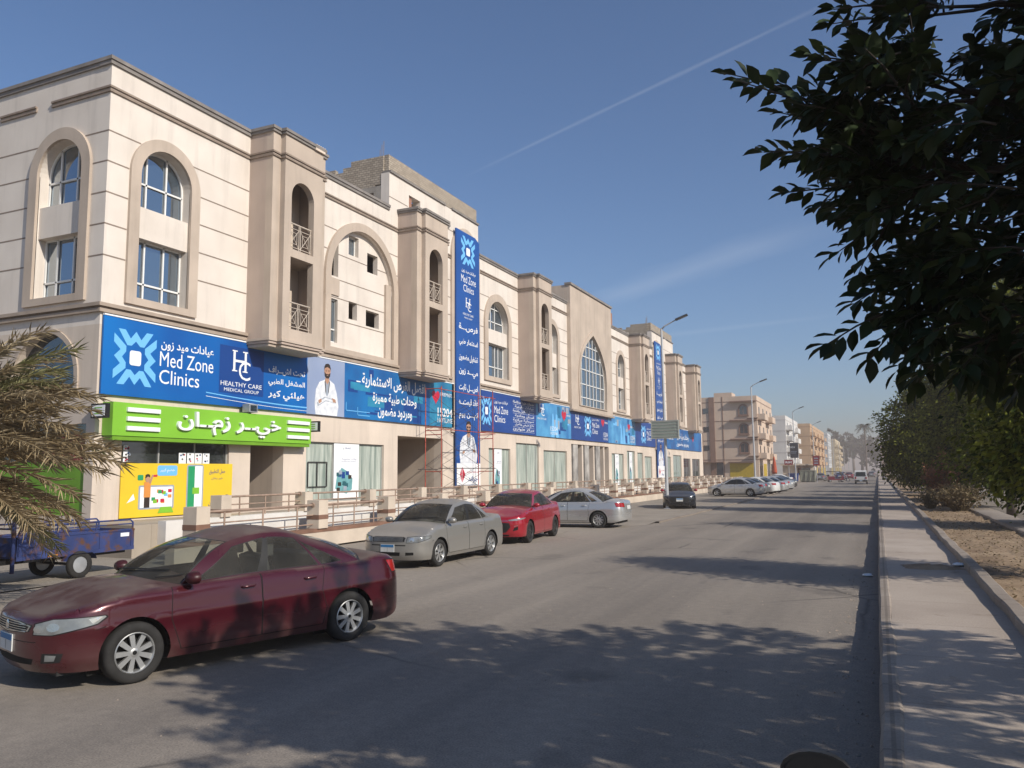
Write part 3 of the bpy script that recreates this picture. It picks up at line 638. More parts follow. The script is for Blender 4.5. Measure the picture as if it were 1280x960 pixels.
# green panels and dark arch on the end wall
g = MB(); g.prism(rect(-26.2, -20.05, 1.05, 2.55), endmap, -0.1, -0.06, 0); g.prism(rect(-22.4, -20.05, 2.56, 3.3), endmap, -0.1, -0.06, 1); g.prism(rect(-26.2, -22.41, 2.56, 3.6), endmap, -0.12, -0.09, 2); g.prism(rect(-22.4, -20.05, 3.31, 3.6), endmap, -0.12, -0.09, 2)
M['limepanel'] = pmat('green_panel', (0.14,0.30,0.02), 0.5, 0.15, 1); M['redpanel'] = pmat('dark_red_panel', (0.20,0.03,0.03), 0.5, 0.2, 1)
g.build('side_shop_window', [M['limepanel'], M['redpanel'], M['darkglass']], BL)
g = MB(); g.prism(arch(-21.95, 1.35, 4.6, 4.95), endmap, -0.3, -0.25, 0); g.build('pane', M['darkglass'], BL)
g = MB(); g.prism(arch(-21.95, 1.5, 4.55, 4.95), endmap, -0.02, 0.05, 0, [arch(-21.95, 1.349, 4.6, 4.95)]); g.build('arch_surround', M['taupe'], BL)

# ================================================================ terrace in front of the shops
TW = empty('terrace_wall', (-15.3, 50, 0)); WORLD_PARENTS.add('terrace_wall'); tag(TW, 'low cream terrace wall with brown stripe along the shop front', 'wall')
M['twall'] = pmat('terrace_plaster', (0.56,0.475,0.385), 0.9, 0.14, 0.9, 0.15, 50, fine=0.05)
M['stripe'] = pmat('brown_stripe_paint', (0.20,0.11,0.075), 0.8, 0.2, 2)
M['whitewall'] = pmat('white_wall_paint', (0.64,0.61,0.57), 0.85, 0.08, 1.5)
tb = MB()
tb.box(-19.69, -17.6, 15.0, 101, 0.0, 0.86, 2)
tb.box(-17.6, -17.3, 15.8, 101, 0.0, 0.93, 3)
tb.box(-17.3, -15.55, 15.8, 101, 0.0, 0.30, 2)
tb.box(-15.55, -15.25, 14.2, 101, 0.0, 0.42, 0); tb.box(-15.56, -15.235, 14.2, 101, 0.42, 0.53, 1)
tb.box(-16.2, -16.0, 16, 33, 0.3, 0.80, 3); tb.box(-16.2, -16.0, 36, 100, 0.3, 0.72, 0)
tb.build('plinth', [M['twall'], M['stripe'], M['terr'], M['whitewall']], TW)
posts = [15.0] + [19.72+3.72*i for i in range(23)]
inner = [17.9+3.72*i for i in range(23)]
for y in posts:
    p = MB(); p.box(-15.62, -15.18, y-.22, y+.22, .53, .80, 0); p.box(-15.63, -15.17, y-.23, y+.23, .80, .93, 1); p.box(-15.62, -15.18, y-.22, y+.22, .93, 1.36, 0); p.build('post', [M['twall'], M['stripe']], TW)
for y in inner:
    p = MB(); p.box(-17.66, -17.24, y-.2, y+.2, .93, 1.05, 0); p.box(-17.67, -17.23, y-.21, y+.21, 1.05, 1.15, 1); p.box(-17.66, -17.24, y-.2, y+.2, 1.15, 1.55, 0); p.build('post', [M['twall'], M['stripe']], TW)
M['railbrown'] = pmat('brown_pipe_rail', (0.33,0.235,0.18), 0.6, 0.2, 4, metal=0.1)
def make_rail(length, z0, z1, label, group):
    e0 = empty('railing', (0,0,0), 0, label, 'railing', group)
    r = MB(); r.cyl((0,0,z1), (0,length,z1), 0.032, n=8); r.cyl((0,0,(z0+z1)/2+.05), (0,length,(z0+z1)/2+.05), 0.02, n=6); r.cyl((0,0,z0+.12), (0,length,z0+.12), 0.02, n=6)
    r.build('handrail', M['railbrown'], e0, smooth=True, angle=50)
    n = 3
    for i in range(n):
        y = length*(i+.5)/n; u = MB(); u.cyl((0,y,z0), (0,y,z1), 0.022, n=6); u.build('upright', M['railbrown'], e0, smooth=True, angle=50)
    c = MB()
    for y in (0.02, length-.02): c.lathe([(0,-.02),(.07,-.02),(.07,.02),(.035,.02),(.035,-.01),(0,-.01)], (0,y,z1), (0,1,0), 12)
    c.build('end_cap', M['railbrown'], e0)
    return e0
ra = make_rail(3.28, 0.53, 1.22, 'brown pipe railing between posts of the low front wall', 'outer terrace railings')
rb_ = make_rail(3.32, 0.93, 1.50, 'brown pipe railing between posts on the upper shop terrace', 'inner terrace railings')
for proto, ys_, x, half in ((ra, posts, -15.4, .22), (rb_, inner, -17.45, .2)):
    for i, y in enumerate(ys_[:-1]):
        o = proto if i == 0 else copy_tree(proto)
        o.location = (x, y+half, 0); o.scale = (1, (ys_[i+1]-y-2*half)/(3.28 if half > .21 else 3.32), 1)
# short ramp rail by the supermarket, X -14.9 onwards to the corner
def scatter_debris(): pass
# ================================================================ lettering
AR = {'ا':('\uFE8D','\uFE8E'),'أ':('\uFE83','\uFE84'),'د':('\uFEA9','\uFEAA'),'ذ':('\uFEAB','\uFEAC'),'ر':('\uFEAD','\uFEAE'),'ز':('\uFEAF','\uFEB0'),'و':('\uFEED','\uFEEE'),'ة':('\uFE93','\uFE94'),'ئ':('\uFE89','\uFE8A','\uFE8B','\uFE8C')}
def _q(ch, base): AR[ch] = tuple(chr(base+i) for i in range(4))
for ch, base in (('ب',0xFE8F),('ت',0xFE95),('ث',0xFE99),('ج',0xFE9D),('ح',0xFEA1),('خ',0xFEA5),('س',0xFEB1),('ش',0xFEB5),('ص',0xFEB9),('ض',0xFEBD),('ط',0xFEC1),('ظ',0xFEC5),('ع',0xFEC9),('غ',0xFECD),('ف',0xFED1),('ق',0xFED5),('ك',0xFED9),('ل',0xFEDD),('م',0xFEE1),('ن',0xFEE5),('ه',0xFEE9),('ي',0xFEF1)): _q(ch, base)
def arabic(s):                       # joined letter forms, laid out for left-to-right drawing
    s = s.replace('لا', '\u0001'); out = []
    forms = dict(AR); forms['\u0001'] = ('\uFEFB', '\uFEFC')
    for i, ch in enumerate(s):
        if ch not in forms: out.append(ch); continue
        f = forms[ch]; pr = s[i-1] if i else ' '; nx = s[i+1] if i+1 < len(s) else ' '
        jp = pr in forms and len(forms[pr]) == 4; jn = nx in forms and len(f) == 4
        out.append(f[(3 if jn else 1) if jp else (2 if jn else 0)])
    return ''.join(out[::-1])
_tc = {}
def text_shape(s, bold=0.0):
    k = (s, bold)
    if k in _tc: return _tc[k]
    c = bpy.data.curves.new('lettering', 'FONT'); c.body = s; c.resolution_u = 3; c.offset = bold; c.fill_mode = 'FRONT'
    o = bpy.data.objects.new('lettering', c); COL.objects.link(o); bpy.context.view_layer.update()
    me = bpy.data.meshes.new_from_object(o.evaluated_get(bpy.context.evaluated_depsgraph_get()))
    v = [(p.co.x, p.co.y) for p in me.vertices]; f = [tuple(p.vertices) for p in me.polygons]
    bpy.data.objects.remove(o); bpy.data.curves.remove(c); bpy.data.meshes.remove(me)
    _tc[k] = (v, f); return v, f
def put_text(b, s, fn, u0, u1, v0, v1, d, m=0, bold=0.0, thick=0.0):
    v, f = text_shape(s, bold)
    if not v: return
    xs = [p[0] for p in v]; ys = [p[1] for p in v]; x0, x1, y0, y1 = min(xs), max(xs), min(ys), max(ys)
    g = lambda p, dd: fn(u0+(p[0]-x0)/(x1-x0)*(u1-u0), v0+(p[1]-y0)/(y1-y0)*(v1-v0), dd)
    b.add([g(p, d+thick) for p in v], f, m)
    if thick:
        from collections import Counter
        cnt = Counter()
        for q in f:
            for i in range(len(q)): cnt[tuple(sorted((q[i], q[(i+1) % len(q)])))] += 1
        n = len(v); side = []
        for q in f:
            for i in range(len(q)):
                a, c = q[i], q[(i+1) % len(q)]
                if cnt[tuple(sorted((a, c)))] == 1: side.append((a, c, n+c, n+a))
        b.add([g(p, d+thick) for p in v] + [g(p, d) for p in v], side, m)
def vinyl(name, ca, cb, vs=0.35, rough=0.35, stretch=None): return pmat(name, ca, rough, 0, vs, col2=cb, detail=3, spec=0.4, stretch=stretch)
M['v_blue'] = pmat('royal_blue_vinyl', (0.006,0.050,0.25), 0.4, 0, 0.25, col2=(0.003,0.17,0.52), detail=2, stretch=(1,1,0.4))
M['v_navy'] = pmat('navy_vinyl', (0.013,0.055,0.235), 0.4, 0.12, 0.5, detail=2)
M['v_mid'] = pmat('blue_office_print', (0.012,0.075,0.25), 0.4, 0, 0.5, col2=(0.01,0.16,0.42), detail=4)
M['v_teal'] = pmat('teal_print', (0.012,0.10,0.24), 0.4, 0, 0.8, col2=(0.03,0.26,0.42), detail=4)
M['v_sky'] = pmat('light_blue_interior_print', (0.03,0.17,0.42), 0.4, 0, 0.9, col2=(0.10,0.36,0.62), detail=5)
M['v_pale'] = pmat('pale_lilac_print', (0.20,0.26,0.42), 0.4, 0, 0.3, col2=(0.36,0.42,0.55), detail=2)
M['ink_w'] = pmat('white_print', (0.78,0.79,0.80), 0.45, 0, 1)
M['ink_lb'] = pmat('light_blue_print', (0.16,0.46,0.78), 0.45, 0, 1)
M['ink_db'] = pmat('dark_blue_print', (0.008,0.05,0.22), 0.45, 0, 1)
M['ink_red'] = pmat('red_print', (0.50,0.02,0.05), 0.45, 0.1, 3)
M['skin_p'] = pmat('printed_skin', (0.42,0.24,0.16), 0.5, 0.08, 6)
M['hair_p'] = pmat('printed_hair', (0.035,0.025,0.02), 0.5, 0.1, 6)
M['coat_p'] = pmat('printed_white_coat', (0.62,0.65,0.70), 0.5, 0.09, 5, col2=(0.78,0.79,0.81))
M['grey_p'] = pmat('printed_grey', (0.30,0.34,0.40), 0.5, 0.1, 5)
INK = ['ink_w','ink_lb','ink_db','ink_red','skin_p','hair_p','coat_p','grey_p','v_sky','v_teal']
INKS = [M[k] for k in INK]; I = {k: i for i, k in enumerate(INK)}
BX = XF + 0.10
bf = fx(BX)
def flower(b, fn, c, hw, hh, d, m=1, mw=0):       # four zigzag petals round a white rounded square
    def P(u, v): return (c[0]+u*hw, c[1]+v*hh)
    z = [(-.82,1),(-.5,1),(-.25,.70),(0,.98),(.25,.70),(.5,1),(.82,1),(.40,.44),(.20,.44),(0,.62),(-.20,.44),(-.40,.44)]
    for k in range(4):
        poly = []
        for u, v in z:
            for _ in range(k): u, v = -v, u
            poly.append(P(u, v))
        b.prism(poly, fn, d, d, m, side=False, back=False)
    b.prism([P(u, v) for u, v in rrect(-.27, .27, -.27, .27, .1)], fn, d+.003, d+.003, mw, side=False, back=False)
def hcmark(b, fn, u0, u1, v0, v1, d, m=0):
    w, h = u1-u0, v1-v0
    put_text(b, 'H', fn, u0+.05*w, u0+.78*w, v0+.30*h, v1, d, m, bold=-0.004); put_text(b, 'C', fn, u0+.36*w, u1, v0, v0+.66*h, d+.002, m, bold=-0.004)
    for a in (.05, .62): b.prism(rect(u0+(a-.06)*w, u0+(a+.22)*w, v0+.28*h, v0+.32*h), fn, d+.004, d+.004, m, side=False, back=False); b.prism(rect(u0+(a-.06)*w, u0+(a+.22)*w, v1-.03*h, v1+.01*h), fn, d+.004, d+.004, m, side=False, back=False)
def doctor(b, fn, c, v0, hh, w, d, glasses=False):                   # printed picture: man in a white coat, arms folded
    def P(pts): return [(c+u*w, v0+v*hh) for u, v in pts]
    def poly(pts, m, k): b.prism(P(pts), fn, d+k*.002, d+k*.002, m, side=False, back=False)
    poly([(-.46,0),(.44,0),(.50,.18),(.42,.42),(.30,.60),(.10,.66),(-.10,.66),(-.32,.60),(-.46,.46),(-.50,.20)], I['coat_p'], 0)
    poly([(-.10,.66),(.10,.66),(.06,.40),(0,.34),(-.06,.40)], I['grey_p'], 1)
    poly([(-.07,.74),(.07,.74),(.09,.64),(0,.57),(-.09,.64)], I['skin_p'], 2)
    poly([(.13*math.cos(t)*1.0, .81+.125*math.sin(t)) for t in [2*math.pi*i/20 for i in range(20)]], I['skin_p'], 3)
    poly([(-.135,.82),(-.13,.90),(-.08,.95),(.02,.965),(.10,.945),(.135,.88),(.135,.82),(.115,.87),(.0,.90),(-.115,.87)], I['hair_p'], 4)
    poly([(-.125,.80),(-.10,.79),(-.05,.765),(.05,.765),(.10,.79),(.125,.80),(.11,.73),(.05,.685),(-.05,.685),(-.11,.73)], I['hair_p'], 4)
    poly([(-.04,.745),(.04,.745),(.03,.735),(-.03,.735)], I['skin_p'], 5)
    for s in (-1, 1):
        poly([(s*.03,.835),(s*.09,.835),(s*.09,.842),(s*.03,.842)], I['hair_p'], 5)
        poly([(s*.04,.812),(s*.08,.812),(s*.08,.824),(s*.04,.824)], I['hair_p'], 5)
        poly([(s*.08,.65),(s*.11,.62),(s*.07,.42),(s*.05,.42)], I['hair_p'], 3)
    poly([(-.40,.22),(-.10,.34),(.36,.30),(.40,.24),(-.05,.26),(-.38,.15)], I['grey_p'], 2)
    poly([(-.36,.23),(-.06,.325),(.30,.29),(.34,.24),(-.05,.275),(-.34,.18)], I['coat_p'], 3)
    poly([(.20,.33),(.36,.31),(.38,.25),(.26,.25)], I['skin_p'], 4); poly([(-.36,.26),(-.24,.30),(-.22,.24),(-.33,.20)], I['skin_p'], 4)
    if glasses:
        for s in (-1, 1): poly([(s*.015,.80),(s*.105,.80),(s*.105,.835),(s*.015,.835)], I['hair_p'], 6)
def heart(b, fn, u0, u1, v0, v1, d, m):
    pts = []
    for i in range(24):
        t = 2*math.pi*i/24; x = 16*math.sin(t)**3/16; y = (13*math.cos(t)-5*math.cos(2*t)-2*math.cos(3*t)-math.cos(4*t))/16
        pts.append(((u0+u1)/2+x*(u1-u0)/2, (v0+v1)/2+y*(v1-v0)/2))
    b.prism(pts, fn, d, d, m, side=False, back=False)
def quad(b, fn, u0, u1, v0, v1, d, m): b.prism(rect(u0, u1, v0, v1), fn, d, d, m, side=False, back=False)
def banner(y0, y1, mat, label, z0=4.42, z1=6.66, group=None, cat='banner'):
    e = empty('banner', (BX, (y0+y1)/2, z0), 0, label, cat, group); WORLD_PARENTS.add(e.name)
    p = MB(); p.prism(rect(y0, y1, z0, z1), bf, -0.06, 0, 0); p.build('panel', mat, e)
    t = MB(); t.prism(rect(y0, y1, z1+.001, z1+.045), bf, -0.06, 0.02, 0); t.build('edge_rail', M['ink_w'], e)
    return e
def face(e, b, name='print'): return b.build(name, INKS, e, fix=False)
# 1: clinic name
e = banner(15.46, 24.33, M['v_blue'], 'royal blue banner above the green shop sign, flower logo and Med Zone Clinics lettering')
b = MB(); flower(b, bf, (16.55, 5.55), 0.74, 0.80, .004); face(e, b, 'logo')
b = MB(); put_text(b, 'Med Zone', bf, 17.43, 19.58, 5.43, 5.88, .004); put_text(b, 'Clinics', bf, 17.43, 19.0, 4.9, 5.33, .004); put_text(b, arabic('عيادات ميد زون'), bf, 17.46, 19.58, 5.92, 6.26, .004, 0, .018); face(e, b, 'lettering')
b = MB(); quad(b, bf, 19.85, 21.95, 4.85, 6.45, .002, 2); hcmark(b, bf, 20.42, 21.28, 5.34, 6.32, .005)
put_text(b, 'HEALTHY CARE', bf, 19.92, 21.86, 5.10, 5.25, .005); put_text(b, 'MEDICAL GROUP', bf, 20.08, 21.72, 4.92, 5.03, .005, 0, 0); face(e, b, 'group_emblem')
b = MB(); put_text(b, arabic('تحت اشــراف'), bf, 22.2, 24.2, 5.72, 6.02, .004, 0, .015); put_text(b, arabic('المشغل الطبي'), bf, 22.2, 24.2, 5.28, 5.58, .004, 0, .015); put_text(b, arabic('هيلثي كير'), bf, 22.2, 24.2, 4.80, 5.16, .004, 0, .02)
for k in range(16):
    u = 19.3+k*.315; f = lambda t: 4.78-.16*math.sin(min(1, t/16*1.1)*math.pi*.5)+.0*t
    b.add([bf(u, f(k), .003), bf(u+.315, f(k+1), .003), bf(u+.315, f(k+1)+.03+.001*k, .003), bf(u, f(k)+.03+.001*k, .003)], [(0,1,2,3)], 1)
    b.add([bf(u, f(k)-.11, .003), bf(u+.315, f(k+1)-.11, .003), bf(u+.315, f(k+1)-.095, .003), bf(u, f(k)-.095, .003)], [(0,1,2,3)], 0)
face(e, b, 'lettering')
# 2: doctor
e = banner(24.335, 26.69, M['v_pale'], 'pale lilac banner with a bearded doctor in a white coat with folded arms')
b = MB(); doctor(b, bf, 25.55, 4.43, 2.12, 1.5, .004); face(e, b, 'doctor_picture')
# 3: investment lettering
e = banner(26.695, 33.52, M['v_mid'], 'blue banner with three lines of large white Arabic lettering left of the scaffold')
b = MB(); put_text(b, arabic('افضل الفرص الاستثمارية'), bf, 27.9, 33.1, 5.75, 6.38, .005, 0, .018); put_text(b, arabic('وحدات طبية مميزة'), bf, 28.7, 32.3, 5.12, 5.66, .005, 0, .018); put_text(b, arabic('ومردود مضمون'), bf, 29.1, 31.9, 4.52, 5.02, .005, 0, .018); quad(b, bf, 27.5, 27.8, 5.95, 6.0, .005, 0); face(e, b, 'lettering')
b = MB(); rr = random.Random(4)
for i in range(16):
    u = 26.8+rr.random()*6.2; v = 4.45+rr.random()*1.9; quad(b, bf, u, min(33.5, u+rr.uniform(.3,1.6)), v, min(6.6, v+rr.uniform(.03,.5)), .001+.0002*i, rr.choice((2,9,2,9,9)))
for u, v, w in ((26.8,4.7,1.7),(27.6,4.55,.9)): quad(b, bf, u, u+w, v, v+.03, .0045, 1); quad(b, bf, u, u+.03, v, v+.35, .0045, 1)
face(e, b, 'office_picture')
# 4: hotline
e = banner(33.525, 35.98, M['v_teal'], 'teal banner with red heart and 15204 HOTLINE behind the scaffold')
b = MB(); heart(b, bf, 33.75, 34.5, 5.5, 6.25, .004, 3); face(e, b, 'emblem')
b = MB(); put_text(b, 'PREMIER', bf, 34.6, 35.75, 5.95, 6.12, .004); put_text(b, '15204', bf, 34.3, 35.8, 4.92, 5.35, .004, 0, .02); put_text(b, 'HOTLINE', bf, 34.3, 35.8, 4.62, 4.85, .004); face(e, b, 'lettering')
# vertical banners
def tall_banner(c, label):
    fn = fx(XF+0.2); y0, y1 = c-1.34, c+1.34
    e = empty('vertical_banner', (XF+.2, c, 1.45), 0, label, 'banner', 'tall vertical banners'); WORLD_PARENTS.add(e.name)
    p = MB(); p.prism([(y0,1.45),(y1,1.45),(y1,14.75),(y1-.5,14.95),(y0,14.95)], fn, -0.08, 0, 0); p.build('panel', M['v_navy2'], e)
    b = MB(); flower(b, fn, (c, 13.95), .8, .78, .004); face(e, b, 'logo')
    b = MB(); put_text(b, arabic('عيادات ميد زون'), fn, c-.75, c+.9, 12.72, 12.95, .004, 0, .015); put_text(b, 'Med Zone', fn, c-.8, c+.9, 12.2, 12.6, .004); put_text(b, 'Clinics', fn, c-.55, c+.65, 11.72, 12.1, .004)
    hcmark(b, fn, c-.3, c+.35, 10.7, 11.4, .004); put_text(b, 'HEALTHY CARE', fn, c-.6, c+.6, 10.45, 10.57, .004); put_text(b, 'MEDICAL GROUP', fn, c-.45, c+.45, 10.28, 10.36, .004, 0, 0)
    for z, s in ((9.55,'فرصـــة'),(8.75,'استثمار طبي'),(7.95,'تشغيل مضمون'),(7.15,'ميـــد زون'),(6.35,'اصـــل ثابت'),(5.6,'عائد قيمتـــه'),(4.9,'ثمـــن يوم')):
        put_text(b, arabic(s), fn, c-1.05, c+1.1, z, z+.42, .004, 0, .018)
    face(e, b, 'lettering')
    b = MB(); doctor(b, fn, c, 2.62, 2.3, 2.0, .004, True); quad(b, fn, y0+.01, y1-.01, 1.46, 2.62, .02, 0)
    b.prism([(c-.75,2.45),(c-.4,2.05),(c-.75,1.62)], fn, .023, .023, 3, side=False, back=False); b.prism([(c-.8,2.4),(c-1.0,2.05),(c-.8,1.66)], fn, .023, .023, 3, side=False, back=False)
    put_text(b, arabic('جراند'), fn, c-.1, c+1.0, 1.62, 1.95, .024, 2, .02); put_text(b, 'ROYAL MEDICAL', fn, c-.2, c+1.1, 2.12, 2.2, .024, 3, 0); face(e, b, 'doctor_picture')
M['v_navy2'] = pmat('blue_banner_vinyl', (0.012,0.075,0.29), 0.4, 0.1, 0.5, detail=2)
tall_banner(TALL[0], 'tall blue vertical banner behind the red scaffold with flower logo and doctor'); tall_banner(TALL[1], 'tall narrow blue vertical banner far down the facade, behind the street lamp')
# the rest of the long strip
e = banner(39.1, 46.86, M['v_navy'], 'dark blue banner right of the scaffold, Med Zone Clinics and seven short lines')
b = MB(); flower(b, bf, (39.75, 5.55), .62, .78, .004); face(e, b, 'logo')
b = MB(); put_text(b, arabic('عيادات ميد زون'), bf, 40.75, 42.6, 6.02, 6.25, .004, 0, .015); put_text(b, 'Med Zone', bf, 40.75, 42.6, 5.48, 5.9, .004); put_text(b, 'Clinics', bf, 40.75, 42.2, 4.98, 5.38, .004)
for i, s in enumerate(('خدمات طبية متكاملة','عيادات خارجية','معمل تحاليل واشعة','اسنان وجلدية','صيدلية مركزية','علاج طبيعي وتاهيل','مركز طوارئ')):
    z = 6.33-.27*i; put_text(b, arabic(s), bf, 43.6 if i % 2 else 43.3, 46.5, z-.1, z+.1, .004, 0, .012); quad(b, bf, 43.3, 46.6, z-.145, z-.135, .004, 0)
face(e, b, 'lettering')
def room_print(e, y0, y1, seed):
    b = MB(); r = random.Random(seed); k = 0
    for i in range(26):
        u = y0+.1+r.random()*(y1-y0-.4); v = 4.45+r.random()*1.8; k += 1
        quad(b, bf, u, min(y1-.03, u+r.uniform(.15, 1.4)), v, min(6.6, v+r.uniform(.08, .9)), .0005+.00012*k, r.choice((2,1,8,8,7,9,8)))
    for u in (y0+(y1-y0)*.45, y0+(y1-y0)*.55): b.prism([(u-.3,4.43),(u+.5,4.43),(u+.12,6.0),(u-.05,6.0)], bf, .0042, .0042, 1, side=False, back=False)
    face(e, b, 'room_picture')
e = banner(46.865, 53.25, M['v_sky'], 'light blue banner with a clinic room picture, left of the pointed window'); room_print(e, 46.9, 53.2, 1)
b = MB(); hcmark(b, bf, 47.4, 48.3, 5.75, 6.5, .006); put_text(b, 'HEALTHY CARE', bf, 47.1, 48.6, 5.5, 5.62, .006); heart(b, bf, 51.4, 52.3, 5.6, 6.4, .006, 3); put_text(b, 'PREMIER', bf, 52.4, 53.1, 5.95, 6.1, .006); put_text(b, '15204', bf, 49.3, 50.6, 4.85, 5.15, .006); put_text(b, 'HOTLINE', bf, 49.3, 50.6, 4.6, 4.78, .006); face(e, b, 'lettering')
e = banner(53.255, 61.9, M['v_navy'], 'dark blue banner under the pointed window with flower logo and red emblem')
b = MB(); hcmark(b, bf, 54.2, 55.0, 5.5, 6.25, .004); put_text(b, 'HEALTHY CARE', bf, 53.9, 55.3, 5.25, 5.38, .004); flower(b, bf, (56.9, 5.5), .75, .75, .004); put_text(b, arabic('عيادات ميد زون'), bf, 57.9, 59.6, 5.98, 6.18, .004, 0, .015); put_text(b, 'Med Zone', bf, 57.9, 59.6, 5.48, 5.85, .004); put_text(b, 'Clinics', bf, 57.9, 59.2, 5.0, 5.38, .004); heart(b, bf, 60.1, 60.9, 5.6, 6.3, .004, 3); put_text(b, 'PREMIER', bf, 60.95, 61.75, 5.9, 6.05, .004); put_text(b, '15204', bf, 60.6, 61.7, 4.85, 5.2, .004); put_text(b, 'HOTLINE', bf, 60.6, 61.7, 4.6, 4.78, .004); face(e, b, 'lettering')
e = banner(61.905, 69.83, M['v_sky'], 'light blue banner with a clinic room picture, right of the pointed window'); room_print(e, 61.95, 69.75, 2)
b = MB(); heart(b, bf, 67.4, 68.2, 5.6, 6.3, .006, 3); put_text(b, 'PREMIER', bf, 68.25, 69.4, 5.9, 6.05, .006); put_text(b, '15204', bf, 68.2, 69.5, 4.85, 5.2, .006); put_text(b, 'HOTLINE', bf, 68.2, 69.5, 4.6, 4.78, .006); face(e, b, 'lettering')
e = banner(69.835, 77.1, M['v_navy'], 'dark blue banner with flower logo just left of the far vertical banner')
b = MB(); flower(b, bf, (72.6, 5.5), .8, .8, .004); put_text(b, arabic('عيادات ميد زون'), bf, 73.8, 75.9, 6.0, 6.2, .004, 0, .015); put_text(b, 'Med Zone', bf, 73.8, 75.9, 5.48, 5.88, .004); put_text(b, 'Clinics', bf, 73.8, 75.4, 5.0, 5.38, .004); face(e, b, 'lettering')
e = banner(80.1, 99.5, M['v_mid'], 'last blue banner of the strip at the far corner of the building'); 
b = MB(); put_text(b, arabic('وحدات طبية مميزة'), bf, 86, 92, 5.4, 6.2, .004, 0, .015); put_text(b, arabic('ومردود مضمون'), bf, 86, 92, 4.7, 5.2, .004, 0, .015); heart(b, bf, 94, 95, 5.4, 6.2, .004, 3); put_text(b, 'Med Zone', bf, 81, 84.5, 5.4, 6.1, .004); face(e, b, 'lettering')
# green supermarket sign
GX = XF + 0.42; gfn = fx(GX)
e = empty('shop_sign', (GX, 19.9, 3.25), 0, 'bright green shop sign with raised white Arabic lettering and stripes', 'shop sign'); WORLD_PARENTS.add(e.name)
M['lime'] = pmat('lime_green_sign', (0.20,0.46,0.035), 0.45, 0.06, 0.8, spec=0.4)
p = MB(); p.prism(rect(15.62, 24.22, 3.26, 4.2), gfn, -0.41, 0, 0); p.build('panel', M['lime'], e)
p = MB(); p.box(XF+.02, GX-.03, 15.66, 24.18, 3.14, 3.25, 0); p.build('soffit', M['limepanel'], e)
b = MB(); put_text(b, arabic('خيــر زمــان'), gfn, 17.85, 22.45, 3.38, 4.1, .0, 0, .016, .09); b.build('lettering', M['ink_w'], e)
for y0, y1 in ((16.06, 17.2), (22.85, 24.05)):
    b = MB()
    for z in (3.42, 3.69, 3.95): b.prism(rect(y0, y1, z, z+.12), gfn, 0, .07, 0)
    b.build('stripe', M['ink_w'], e)
for y, lab in ((15.28, 'small square light box sign at the left end of the green shop sign'), (24.42, 'small square light box sign at the right end of the green shop sign')):
    e = empty('light_box', (XF+.3, y, 3.7), 0, lab, 'sign'); WORLD_PARENTS.add(e.name)
    p = MB(); p.box(XF+.05, XF+.65, y-.06, y+.06, 3.72, 4.12, 0); p.build('case', M['black'], e)
    p = MB(); p.box(XF+.1, XF+.6, y-.068, y-.0605, 3.77, 4.07, 0); p.build('panel', M['ink_w'], e)
    b = MB()
    for z in (3.84, 3.92, 4.0): b.box(XF+.2, XF+.5, y-.072, y-.0685, z-.015, z+.015)
    b.build('stripe', M['lime'], e)
e = empty('floodlight', (XF+.3, 21.0, 4.2), 0, 'small grey floodlight on top of the green shop sign', 'floodlight'); WORLD_PARENTS.add(e.name)
p = MB(); p.box(XF+.2, XF+.5, 20.85, 21.25, 4.24, 4.52); p.build('housing', M['steel'], e)
p = MB(); p.cyl((XF+.35,21.05,4.2), (XF+.35,21.05,4.25), .04, n=8); p.build('bracket', M['black'], e)
p = MB(); p.box(XF+.501, XF+.51, 20.9, 21.2, 4.28, 4.48); p.build('lens', M['wglass'], e)
# yellow poster over the supermarket window
pf = fx(XF+.05)
e = empty('window_poster', (XF, 18.5, .92), 0, 'yellow supermarket poster with drawn shopper and phone under the green sign', 'poster'); WORLD_PARENTS.add(e.name)
M['yellow'] = pmat('yellow_print', (0.72,0.50,0.03), 0.45, 0.05, 0.8); M['orange'] = pmat('orange_print', (0.62,0.25,0.06), 0.5, 0.05, 3); M['green_p'] = pmat('green_print', (0.02,0.28,0.11), 0.5, 0.05, 3)
p = MB(); p.prism(rect(16.28, 20.62, .93, 2.5), pf, -.03, 0, 0); p.build('panel', M['yellow'], e)
PI_ = [M['ink_w'], M['ink_lb'], M['ink_db'], M['ink_red'], M['skin_p'], M['hair_p'], M['orange'], M['green_p'], M['grey_p'], M['lime'], M['yellow']]
b = MB(); q = lambda *a: quad(b, pf, *a)
b.prism(rrect(17.55, 18.3, 2.13, 2.44, .06), pf, .004, .004, 1, side=False, back=False); put_text(b, arabic('خصم كبير'), pf, 17.65, 18.2, 2.22, 2.35, .006, 0, .01)
b.prism(rrect(16.9, 18.2, 1.15, 1.85, .05), pf, .003, .003, 8, side=False, back=False); q(16.96, 18.14, 1.2, 1.8, .004, 0)
rr = random.Random(2)
for i in range(12): u = 17.3+rr.random()*.7; v = 1.25+rr.random()*.4; q(u, u+.14, v, v+.1, .005+.0002*i, rr.choice((3,7,1,6,9)))
q(17.1, 17.3, 1.2, 1.55, .009, 5); q(17.08, 17.32, 1.5, 1.95, .010, 6); b.prism([(17.32,1.9),(17.42,2.15),(17.36,2.17),(17.24,1.92)], pf, .0105, .0105, 4, side=False, back=False)
b.prism([(17.2+.09*math.cos(2*math.pi*i/14), 2.05+.11*math.sin(2*math.pi*i/14)) for i in range(14)], pf, .011, .011, 4, side=False, back=False); b.prism([(17.11,2.05),(17.12,2.16),(17.2,2.19),(17.28,2.16),(17.29,2.08),(17.2,2.11)], pf, .012, .012, 5, side=False, back=False)
b.prism(rrect(16.85, 17.05, 2.0, 2.16, .03), pf, .004, .004, 7, side=False, back=False); q(17.4, 17.55, 2.1, 2.16, .006, 3)
